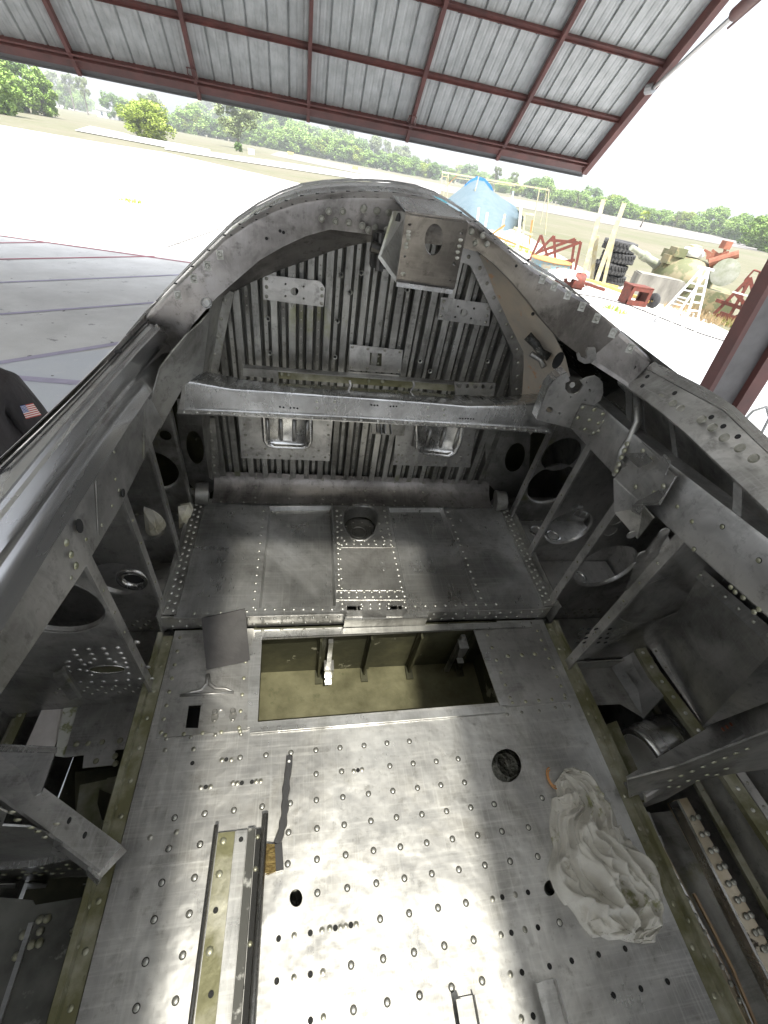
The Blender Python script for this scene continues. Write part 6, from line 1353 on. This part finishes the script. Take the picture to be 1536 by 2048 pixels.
while x < 880:
    py = 258 + (x - 372) * .192; tree(random.choice([0, 4, 1, 0, 4, 2]), x, py - 1, random.uniform(26, 40) * (1 if x < 700 else .7), random.uniform(1.2, 1.6)); x += random.uniform(17, 24)
x = 885
while x < 1545:
    t = (x - 885) / 650; py = 360 + (x - 885) * .205; hp = 26 + 14 * abs(noise.noise(Vector((x * .02, 0, 0)))) * 2 + (22 if x > 1400 else 0)
    tree(random.choice([0, 4, 1, 0, 2, 4]), x, py + random.uniform(-2, 2), hp * random.uniform(.85, 1.1), random.uniform(1.1, 1.4)); x += random.uniform(13, 19)
for px, py, h in [(985, 384, 50), (1020, 390, 46), (1150, 418, 30), (1215, 428, 40), (1345, 455, 34), (1090, 406, 34)]: tree(5, px, py, h, .8)
tree(4, 1536, 505, 66, 1.3, 'green bushy tree at the right edge close to the runway end', 'tree', None)
for i, (px, py, h) in enumerate([(1500, 494, 60), (1470, 480, 52)]): tree(0, px, py, h, 1.5)
# palms
def palm(px, py, hpx, label, wf=1.0):
    b = G(px, py); tp = above(px + hpx * .15, py - hpx, b); h = tp.z; o = thing('palm_tree', label, 'palm tree', Matrix.Translation(b))
    MB().tube([(0, 0, 0), (.02 * h, 0, .3 * h), (.0, 0, .62 * h)], [.05 * h, .035 * h, .035 * h], 8).build('trunk', BARK, o, None, True)
    m = MB(); rnd = random.Random(int(px))
    for k in range(46):
        a = rnd.uniform(0, 2 * PI); el_ = rnd.uniform(-.5, 1.3); d = Vector((math.cos(a) * math.cos(el_), math.sin(a) * math.cos(el_), math.sin(el_))); c = Vector((0, 0, .64 * h)); e = c + d * h * .34 * wf; s = d.cross(Z3).normalized() if abs(d.z) < .98 else X3
        for q_ in range(9):
            an = (q_ - 4) * .22; f = (d * math.cos(an) + s * math.sin(an)); t0 = c + d * h * .16 * wf; t1 = t0 + f * h * .22 * wf + Vector((0, 0, -.03 * h)); m.add([t0, t0 + s * .012 * h + f * .1 * h, t1], [(0, 1, 2)])
    m.build('fronds', LEAVES[2], o)
palm(1280, 455, 38, 'small round crowned palm standing alone on the grass above the tank')
palm(238, 230, 24, 'short palm beside the white house', 1.2); palm(247, 233, 22, 'second short palm right of the white house', 1.2)
# house
b = G(215, 226); b = b if 0 < b.y < 700 else Vector((W @ ray(215, 226)) * (400 / (W @ ray(215, 226)).y)); b.z = 0; s = depth(b) / F
ho = thing('house', 'small white house with a pale hipped roof among the trees at left', 'house', Matrix.Translation(b) @ Matrix.Rotation(.3, 4, 'Z'))
MB().box((0, 0, 6 * s), (36 * s, 24 * s, 12 * s)).build('wall', WHT, ho)
e = 20 * s; m = MB().add([(-e, -14 * s, 12 * s), (e, -14 * s, 12 * s), (e, 14 * s, 12 * s), (-e, 14 * s, 12 * s), (-6 * s, 0, 22 * s), (6 * s, 0, 22 * s)], [(0, 1, 5, 4), (1, 2, 5), (2, 3, 4, 5), (3, 0, 4), (3, 2, 1, 0)]); m.build('roof', mat('pale_roof', (.5, .52, .55), .6), ho)
for k in (-1, 0, 1): MB().box((k * 10 * s, -12.1 * s, 6 * s), (4 * s, .3 * s, 6 * s)).build('window', GLASSW, ho)
# field signs, fence and cone
for (px, py), nm, lb in (((710, 340), 'runway_sign', 'yellow runway sign on the grass strip nearer the tree line gap'), ((581, 311), 'runway_sign', 'small yellow runway sign below the tall trees')):
    b = G(px, py); s = depth(b) / F; o = thing(nm, lb, 'airfield sign', Matrix.Translation(b)); MB().box((0, 0, 3.2 * s), (12 * s, 1.2 * s, 5 * s)).build('panel', YEL, o); MB().box((-4 * s, 0, .6 * s), (.6 * s, .6 * s, 1.4 * s)).build('leg', BLK, o); MB().box((4 * s, 0, .6 * s), (.6 * s, .6 * s, 1.4 * s)).build('leg', BLK, o)
b = G(503, 309); s = depth(b) / F; o = MB().box((0, 0, 4 * s), (12 * s, 8 * s, 8 * s)).box((0, 0, 8.4 * s), (13 * s, 9 * s, .8 * s)).build('utility_box', WHT); o.location = b; o['label'] = 'small white utility box right of the low dark shrub'; o['category'] = 'utility box'
# grass tufts on the apron and weeds
def tuft(px, py, r, n, m, label=None, cat='weeds'):
    b = G(px, py); mb = MB(); rnd = random.Random(int(px * 7 + py))
    for i in range(n):
        a = rnd.uniform(0, 6.28); rr = r * rnd.random() ** .5; p = Vector((math.cos(a) * rr, math.sin(a) * rr, 0)); t = p + Vector((rnd.uniform(-.1, .1), rnd.uniform(-.1, .1), rnd.uniform(.08, .35) * min(1, r * 1.6))); s = Vector((math.cos(a + 1), math.sin(a + 1), 0)) * .02; mb.add([p - s, p + s, t], [(0, 1, 2)])
    o = mb.build('weeds', m, kind='stuff'); o.location = b; return o
tuft(262, 404, .5, 90, LEAVES[2]); tuft(1400, 632, 1.6, 700, mat('dry_weeds', (.30, .22, .12), 1)); tuft(1470, 650, 1.0, 400, LEAVES[2]); tuft(1330, 600, 1.2, 300, mat('dry_weeds', (.30, .22, .12), 1)); tuft(1230, 622, .5, 90, LEAVES[2]); tuft(1040, 500, 1.6, 300, LEAVES[2])
# ------------------------------------------------------------------ yard things at the right
def at(px, py, base): return above(px, py, base)
def yard(name, label, cat, px, py, group=None):
    b = G(px, py); return thing(name, label, cat, Matrix.Translation(b), group), b
# tyre stack
b = G(1212, 566); dcam = (Vector((b.x, b.y, 0))).normalized(); H4 = above(1232, 478, b).z / 4
def tyre_mesh(R, h):
    m = MB(); m.lathe([(R * .52, h * .12), (R * .56, h * .03), (R * .80, 0), (R * .93, h * .08), (R * .97, h * .25), (R * .97, h * .75), (R * .93, h * .92), (R * .80, h), (R * .56, h * .97), (R * .52, h * .88), (R * .52, h * .12)], (0, 0, 0), Z3, 36)
    for k in range(28):
        a = 2 * PI * k / 28
        for sgn in (-1, 1): m.box((math.cos(a + sgn * .05) * R * .975, math.sin(a + sgn * .05) * R * .975, h * (.5 + sgn * .24)), (R * .09, R * .12, h * .36), Matrix.Rotation(a, 3, 'Z') @ Matrix.Rotation(.5 * sgn, 3, 'X'))
    return m
nm_ = ['top tyre of the stack of four', 'second tyre from the top of the stack', 'third tyre from the top of the stack', 'bottom tyre of the stack of four']
tm = None
for k in range(4):
    if tm is None: o = tyre_mesh(.80, H4 * .98).build('tyre', TYRE, None, None, 'auto'); tm = o
    else: o = tm.copy(); COL.objects.link(o)
    off_ = [(.10, .1), (-.12, 0), (.05, .0), (-.08, .05)][k]; o.location = b + Vector((off_[0] + k * .0, off_[1], k * H4)); o.rotation_euler = (random.uniform(-.02, .02), random.uniform(-.03, .03), k * 1.3)
    o['label'] = 'big black knobbly ' + nm_[3 - k]; o['category'] = 'tyre'; o['group'] = 'stacked tyres in the yard'
# leaning pale beams
def beam_between(name, label, cat, P, r, m):
    c = Vector(P[0]); mb = MB()
    for a, b2 in zip(P[:-1], P[1:]): mb.bar(a, b2, r, r)
    o = mb.build(name, m, None, c); o.location = c; o['label'] = label; o['category'] = cat; return o
for (a, t, lb) in (((1160, 560), (1203, 398), 'long pale timber leaning up at left, rising behind the red trestles'), ((1186, 568), (1244, 405), 'long pale timber leaning up in front of the tyre stack'),
                   ((1178, 562), (1190, 470), 'short pale post standing between the two long leaning timbers')):
    bb = G(*a); tt = above(t[0], t[1], bb); beam_between('timber_beam', lb, 'timber', [bb + Vector((0, -.2, 0)), tt + Vector((0, -.2, 0))], .20, PALE)
bb = G(1206, 572); beam_between('timber_beam', 'yellow edged post standing right in front of the tyres', 'timber', [bb, above(1232, 455, bb)], .16, PALE)
# yellow tow bar with wheel and red box
bA, bB_ = G(1190, 577) + Z3 * .25, G(1300, 615) + Z3 * .2
tow = thing('tow_bar', 'long yellow tow bar with a small wheel lying across the apron', 'tow bar', Matrix.Translation(G(1240, 598)))
TB = G(1240, 598); MB().bar(bA, bB_, .12, .12).build('bar', YEL, tow, TB); MB().lathe([(.06, -.07), (.24, -.07), (.30, -.03), (.30, .03), (.24, .07), (.06, .07)], bB_ + Vector((0, 0, .08)), Vector((1, .3, 0)), 20).build('wheel', TYRE, tow, TB, 'auto')
MB().bar(bA + Vector((-.8, .8, 0)), bA + Vector((.9, -.4, 0)), .1, .1).build('cross_bar', YEL, tow, TB)
rb, b = yard('red_box_frame', 'small open red steel box frame in front of the concrete block', 'steel frame', 1262, 608); sz = above(1262, 568, b).z
for dx in (-.42, .42):
    MB().box((dx, -.3, sz / 2), (.14, .1, sz)).box((dx, .3, sz / 2), (.1, .1, sz)).build('post', RUST, rb)
MB().box((0, -.3, sz - .08), (.98, .08, .16)).box((0, -.3, .10), (.98, .08, .2)).box((0, .3, sz - .08), (.98, .08, .16)).build('rail', RUST, rb); MB().box((-.46, 0, sz / 2), (.03, .6, sz)).build('side_plate', RUST, rb); MB().box((.47, 0, sz / 2), (.03, .6, sz)).build('side_plate', RUST, rb)
MB().box((0, 0, sz), (1.0, .7, .04)).build('top_plate', RUST, rb)
# concrete block
b = G(1305, 605); o = MB(); hh = above(1300, 552, b).z * 1.0
o.box((0, 0, hh / 2), (2.0, 1.2, hh)).box((0, 0, hh + .02), (1.9, 1.1, .05)); o = o.build('concrete_block', BLOCK); o.location = b + Vector((.2, .6, 0)); o.rotation_euler = (0, 0, -.35); o['label'] = 'weathered pale concrete block with dark streaks in front of the tank'; o['category'] = 'concrete block'
# tank
tk, b = yard('tank', 'old camouflaged army tank with gun barrel pointing left behind the concrete block', 'tank', 1365, 612)
dv = Vector((b.x, b.y, 0)).normalized(); rt = Vector((dv.y, -dv.x, 0)); s = depth(b) / F
def tv(px, py, dd=0.): p = above(px, py, b + dv * dd); return p - b
hull = MB(); 
def prism(mb, pts, depth_v): 
    k = len(pts); mb.add(list(pts) + [p + depth_v for p in pts], [tuple(range(k)), tuple(range(2 * k - 1, k - 1, -1))] + [(i, i + k, (i + 1) % k + k, (i + 1) % k) for i in range(k)]); return mb
prism(hull, [tv(1292, 575), tv(1300, 560), tv(1330, 556), tv(1460, 590), tv(1468, 625), tv(1440, 640), tv(1330, 622)], dv * 2.6).build('hull', CAMO, tk)
tr = MB()
for k in range(5): tr.lathe([(.1, -.15), (.42, -.15), (.45, 0), (.42, .15), (.1, .15)], tv(1330 + k * 26, 628 + k * 5) + dv * -.05, dv, 18)
tr.build('road_wheels', CAMO, tk, None, 'auto', kind='stuff'); tk_ = MB()
for k in range(24): tk_.bar(tv(1318 + k * 6.2, 637 + k * 1.2) - dv * .2, tv(1318 + k * 6.2, 637 + k * 1.2) + dv * .4, .12, .09)
tk_.build('track', mat('track_steel', (.08, .06, .05), .7, .3), tk, None, kind='stuff')
tc_ = (tv(1305, 545) + tv(1420, 570)) / 2 + dv * 1.1; tu = MB(); R0 = (tv(1420, 570) - tv(1305, 545)).length * .55
tu.lathe([(R0 * 1.0, -.25), (R0 * 1.02, .05), (R0 * .92, .42), (R0 * .68, .72), (R0 * .35, .82), (.001, .84)], tc_, Z3, 28); tur = tu.build('turret', CAMO, tk, None, True)
g0, g1 = tv(1318, 532, .8), tv(1263, 495, -1.0); MB().tube([g0 + (g1 - g0) * -.3, g0, g0 + (g1 - g0) * .45, g0 + (g1 - g0) * .46, g0 + (g1 - g0) * .62, g0 + (g1 - g0) * .63, g1], [.26, .22, .16, .2, .2, .13, .12], 14).build('gun_barrel', mat('faded_grey_green', (.34, .35, .30), .7, 0, (.2, .22, .15), 3), tk, None, 'auto')
MB().lathe([(.45, 0), (.5, .12), (.42, .3), (.2, .36), (.001, .37)], tv(1383, 512, 1.0), Z3, 16).build('commander_hatch', WHT, tk, None, True); MB().lathe([(.28, 0), (.28, .3), (.001, .34)], tv(1385, 506, 1.0), Z3, 12).build('cupola', PALE, tk, None, 'auto')
mg = MB(); mg.bar(tv(1425, 540, .6), tv(1415, 505, .6), .12, .12).bar(tv(1440, 540, .6), tv(1452, 492, .6), .12, .12).tube([tv(1418, 526, .5), tv(1478, 508, .5)], [.20, .17], 10).bar(tv(1412, 516, .6), tv(1458, 505, .6), .14, .14).bar(tv(1424, 500, .6), tv(1455, 524, .6), .1, .1).box(tv(1452, 490, .6), (.35, .3, .3)).bar(tv(1408, 500, .6), tv(1432, 512, .6), .1, .1); mg.build('rusty_gun_mount', mat('light_rust', (.30, .13, .08), .7, .1, (.22, .08, .05), 6), tk)
for px, py, r in ((1450, 545, .55),): MB().lathe([(.001, -.1), (r * .5, -.12), (r, -.08), (r, .08), (r * .5, .12)], tv(px, py, .2), dv, 20).build('spare_wheel', mat('faded_grey_green', (.3, .3, .3), .7), tk, None, 'auto')
for (p0, p1) in (((1330, 525), (1352, 512)), ((1350, 508), (1362, 500))): MB().box((tv(*p0, .3) + tv(*p1, .3)) / 2, (.6, .5, .35)).build('stowage_box', CAMO, tk)
MB().box(tv(1345, 508, 1.2), (.8, .5, .35)).build('stowage_box', CAMO, tk)
# white step ladder
ld, b = yard('step_ladder', 'tall white aluminium step ladder standing open on the apron in front of the tank', 'ladder', 1345, 662)
topc = above(1412, 537, G(1345, 660)) - b
def gl(px, py): return G(px, py) - b
LW = mat('white_ladder', (.80, .80, .80), .4, .3)
f0, f1, r0, r1 = gl(1308, 642), gl(1324, 648), gl(1362, 668), gl(1384, 668)
tz = topc; sd_ = Vector((.13, .0, 0))
for nm, P in (('front_leg', ((f0, tz + sd_ * -1), (f1 + Vector((.25, -.1, 0)), tz + sd_))), ('rear_leg', ((r0, tz + sd_ * -1), (r1 + Vector((.1, 0, 0)), tz + sd_)))):
    for a, c_ in P: MB().bar(a, c_, .07, .05).build(nm, LW, ld)
    (a0, a1), (b0_, b1_) = P
    for k in range(1, 8):
        t = k / 8; MB().bar(a0.lerp(a1, t), b0_.lerp(b1_, t), .09 if nm == 'front_leg' else .05, .04).build('step' if nm == 'front_leg' else 'rear_brace', LW, ld)
MB().box(tz, (.42, .3, .06)).build('top_cap', LW, ld); MB().bar(f0.lerp(tz, .45), r0.lerp(tz, .45), .03, .03).build('spreader', LW, ld)
# red steel trestle frame at right
fr_, b = yard('steel_trestle', 'large rusty red steel trestle with tall bent rails at the right edge', 'steel trestle', 1470, 650)
def fv(px, py): return above(px, py, b) - b
for a, c_ in (((1428, 628), (1500, 555)), ((1500, 555), (1520, 650)), ((1440, 625), (1540, 660)), ((1432, 600), (1540, 634)), ((1470, 585), (1530, 655)), ((1520, 560), (1560, 660)), ((1455, 640), (1500, 560)), ((1428, 628), (1540, 668)), ((1495, 600), (1545, 600))):
    MB().bar(fv(*a), fv(*c_), .13, .13).build('frame_bar', RUST, fr_)
for a, c_ in (((1490, 560), (1508, 540)), ((1508, 540), (1545, 552)), ((1505, 580), (1520, 545)), ((1490, 560), (1480, 630)), ((1480, 600), (1540, 622)), ((1455, 640), (1540, 600))):
    MB().tube([fv(*a), fv(*c_)], .035, 8).build('thin_rail', RUST, fr_)
MB().bar(fv(1455, 580) + Vector((0, -.3, 0)), fv(1540, 603) + Vector((0, -.3, 0)), .07, .05).build('white_rail', WHT, fr_)
# red trestles mid
for (px, py, pts, lb) in ((1110, 535, [((1060, 520), (1108, 472)), ((1108, 472), (1112, 545)), ((1075, 505), (1150, 478)), ((1100, 480), (1155, 485)), ((1150, 478), (1140, 545)), ((1080, 530), (1150, 520)), ((1060, 520), (1082, 470)), ((1082, 470), (1100, 530)), ((1082, 514), (1162, 484)), ((1162, 484), (1150, 540))], 'tangled red steel trestles behind the blue drum'),):
    t_, b = yard('steel_trestle', lb, 'steel trestle', px, py)
    for a, c_ in pts: MB().bar(above(*a, b) - b, above(*c_, b) - b, .14, .14).build('frame_bar', RUST, t_)
dr, b = yard('drum', 'light blue drum with a rusty orange rim in front of the red trestles', 'drum', 1094, 548); hh = above(1094, 520, b).z
MB().lathe([(.001, 0), (1.0, 0), (1.03, .03), (1.0, .06), (1.0, hh * .5), (1.03, hh * .52), (1.0, hh * .54), (1.0, hh)], (0, 0, 0), Z3, 26).build('shell', BLUP, dr, None, 'auto'); MB().lathe([(1.0, hh), (1.05, hh + .04), (1.0, hh + .08), (.92, hh + .02), (.001, hh + .02)], (0, 0, 0), Z3, 26).build('rim', ORG, dr, None, 'auto')
en, b = yard('engine_stand', 'rusty engine stand with a white cover lying across it, beside the drum', 'engine stand', 1140, 575)
for a, c_ in (((1108, 562), (1170, 572)), ((1112, 545), (1160, 548)), ((1115, 535), (1108, 565)), ((1160, 545), (1150, 585)), ((1125, 545), (1140, 580)), ((1140, 540), (1120, 585)), ((1100, 575), (1170, 560)), ((1150, 560), (1210, 580))): MB().bar(above(*a, b) - b, above(*c_, b) - b, .11, .11).build('stand_bar', RUST, en)
MB().lathe([(.1, 0), (.34, .02), (.34, .5), (.1, .55)], above(1145, 560, b) - b, Vector((1, -.3, 0)), 14).build('flywheel', RUST, en, None, 'auto')
m = MB(); c0_ = above(1135, 540, b) - b; vs = []
for i in range(13):
    for j in range(9): u, v = i / 12 - .5, j / 8 - .5; vs.append(c0_ + Vector((u * 1.9, v * 1.1, -.25 * (abs(u) * 2) ** 3 - .25 * (abs(v) * 2) ** 3 + .08 * noise.noise(Vector((u * 6, v * 6, 0)))  )))
m.add(vs, [(i * 9 + j, (i + 1) * 9 + j, (i + 1) * 9 + j + 1, i * 9 + j + 1) for i in range(12) for j in range(8)]); m.build('white_cover', WHT, en, None, True)
rl, b = yard('steel_truss', 'rusty orange lattice beam lying behind the tyre stack toward the block', 'steel truss', 1270, 575)
for a, c_ in (((1235, 558), (1300, 583)), ((1235, 566), (1300, 592))): MB().bar(above(*a, b) - b, above(*c_, b) - b, .08, .08).build('chord', RUST, rl)
for k in range(7): MB().bar(above(1237 + k * 9, 559 + k * 3.5, b) - b, above(1242 + k * 9, 568 + k * 3.5, b) - b, .05, .05).build('lacing', RUST, rl)
# scaffold and covered aircraft with tarpaulins
sc, b = yard('scaffold', 'tall pale yellow scaffold frame standing round the tarpaulin covered mound', 'scaffold', 960, 470)
def sv(px, py, base=None): bb_ = base or b; return above(px, py, bb_) - b
poles = [((885, 342), G(878, 415)), ((897, 345), G(893, 420)), ((958, 352), G(935, 440)), ((1095, 375), G(1080, 450)), ((1079, 378), G(1062, 470)), ((1098, 380), G(1090, 470))]
for (t, bb_) in poles: MB().tube([bb_ - b, above(*t, bb_) - b], .05, 8).build('upright', PALE, sc)
P0 = poles[0][1]; P3 = poles[3][1]
MB().bar(above(884, 344, P0) - b, above(1098, 380, P3) - b, .16, .16).build('top_rail', PALE, sc); MB().bar(above(884, 352, P0) - b, above(1030, 372, P3) - b, .07, .07).build('top_rail', PALE, sc)
for a, c_ in (((886, 372), (960, 385)), ((886, 395), (895, 350)), ((893, 372), (915, 350)), ((880, 410), (935, 432))): MB().bar(above(*a, P0) - b, above(*c_, P0) - b, .06, .06).build('brace', ORG if a[0] == 893 else PALE, sc)
cv, b = yard('covered_aircraft', 'large mound covered with pale and blue tarpaulins under the scaffold', 'covered mound', 955, 440)
rt = Vector((1, -.3, 0)).normalized()
tv_ = lambda px, py: above(px, py, b) - b
prof = [(873, 418), (890, 402), (915, 382), (940, 362), (952, 357), (968, 360), (985, 382), (1005, 396), (1030, 412), (1042, 428)]
basep = [(868, 424), (885, 432), (905, 440), (930, 448), (952, 455), (975, 458), (995, 462), (1012, 462), (1030, 455), (1045, 445)]
vs = []; NN_ = 9; n = len(prof)
for k in range(NN_):
    t = k / (NN_ - 1)
    for a, c_ in zip(prof, basep):
        p = tv_(*a).lerp(G(*c_) - b, t); p += Vector((0, -1, 0)) * .8 * math.sin(t * PI) + Vector((noise.noise(p * .9), noise.noise(p * .9 + Vector((5, 0, 0))), 0)) * .35 * math.sin(t * PI); vs.append(p)
m = MB(); m.add(vs, [(i * n + j, i * n + j + 1, (i + 1) * n + j + 1, (i + 1) * n + j) for i in range(NN_ - 1) for j in range(n - 1)])
bk = [p + Vector((1.0, 5.5, -p.z * .98)) for p in vs[:n]]; m.add(vs[:n] + bk, [(j + 1, j, n + j, n + j + 1) for j in range(n - 1)]); m.build('pale_cover', TARPW, cv, None, True)
m = MB(); vs = []
for k in range(5):
    t = k / 4
    for a, c_ in zip([(926, 372), (938, 361), (952, 353), (968, 358), (980, 372)], [(930, 376), (940, 370), (953, 368), (968, 372), (985, 384)]): vs.append(tv_(*a).lerp(tv_(*c_), t) + Vector((0, -.35, .05)))
m.add(vs, [(i * 5 + j, i * 5 + j + 1, (i + 1) * 5 + j + 1, (i + 1) * 5 + j) for i in range(4) for j in range(4)]); m.build('blue_cap', mat('deep_blue_tarp', (.03, .17, .45), .5), cv, None, True)
m = MB(); pts = [(855, 388), (900, 398), (905, 412), (940, 418), (960, 430), (930, 432), (895, 418), (855, 402)]; P = [tv_(*p) + Vector((0, -1.0, 0)) for p in pts]; m.add(P, [tuple(range(len(P)))]); m.add([p + Vector((0, .15, 0)) for p in P], [tuple(range(len(P)))[::-1]]); m.build('blue_skirt', TARPB, cv)
# assorted pale and orange posts near the mound
k = 0
for (bx_, by_), (tx, ty), m, lb in (((952, 462), (958, 415), WHT, 'short white post left of the other posts by the tarpaulin'), ((968, 468), (975, 425), WHT, 'second short white post by the tarpaulin'), ((1000, 478), (1010, 428), PALE, 'pale post in front of the tarpaulin mound'), ((1015, 450), (1027, 382), mat('pale_blue_post', (.45, .6, .68), .6), 'tall pale blue post at the right of the tarpaulin mound'), ((1035, 500), (1042, 415), WHT, 'white vertical post with an orange foot'), ((1002, 440), (1008, 411), mat('navy_post', (.03, .06, .15), .5), 'thin dark blue post before the tarpaulin')):
    bb = G(bx_, by_); beam_between('yard_post', lb, 'post', [bb, above(tx, ty, bb)], .16 if m is not MATS.get('navy_post') else .1, m)
of, b = yard('orange_frame', 'low orange and white frame pieces stacked near the cockpit skin at right', 'steel frame', 1015, 490)
for a, c_ in (((985, 470), (1060, 500)), ((1000, 495), (1040, 455)), ((1028, 455), (1065, 470)), ((1050, 425), (1045, 490)), ((1065, 440), (1058, 490)), ((990, 488), (1030, 500)), ((1040, 425), (1070, 430)), ((975, 475), (1010, 450))): MB().bar(above(*a, b) - b, above(*c_, b) - b, .12, .12).build('frame_bar', ORG if a[0] % 2 else PALE, of)
# cable across the apron
P = [G(*p) + Z3 * .02 for p in [(1150, 588), (1200, 596), (1260, 612), (1330, 640), (1400, 668), (1470, 690), (1536, 690)]]; c_ = P[0]; o = MB().tube([p for p in P], .018, 6).build('cable', BLK, None, c_); o.location = c_; o['label'] = 'thin dark cable running across the sunlit apron below the ladder'; o['category'] = 'cable'
# haze
hz_b = MB().box((0, 390, 24), (1500, 900, 50)); hm = bpy.data.materials.new('haze'); hm.use_nodes = True; hn = hm.node_tree; hn.nodes.clear()
ho_ = hn.nodes.new('ShaderNodeOutputMaterial'); hv_ = hn.nodes.new('ShaderNodeVolumePrincipled'); hv_.inputs['Color'].default_value = (.93, .96, 1, 1); hv_.inputs['Density'].default_value = .0006; hv_.inputs['Anisotropy'].default_value = .2
hn.links.new(hv_.outputs[0], ho_.inputs['Volume']); o = hz_b.build('haze', hm); o['kind'] = 'stuff'
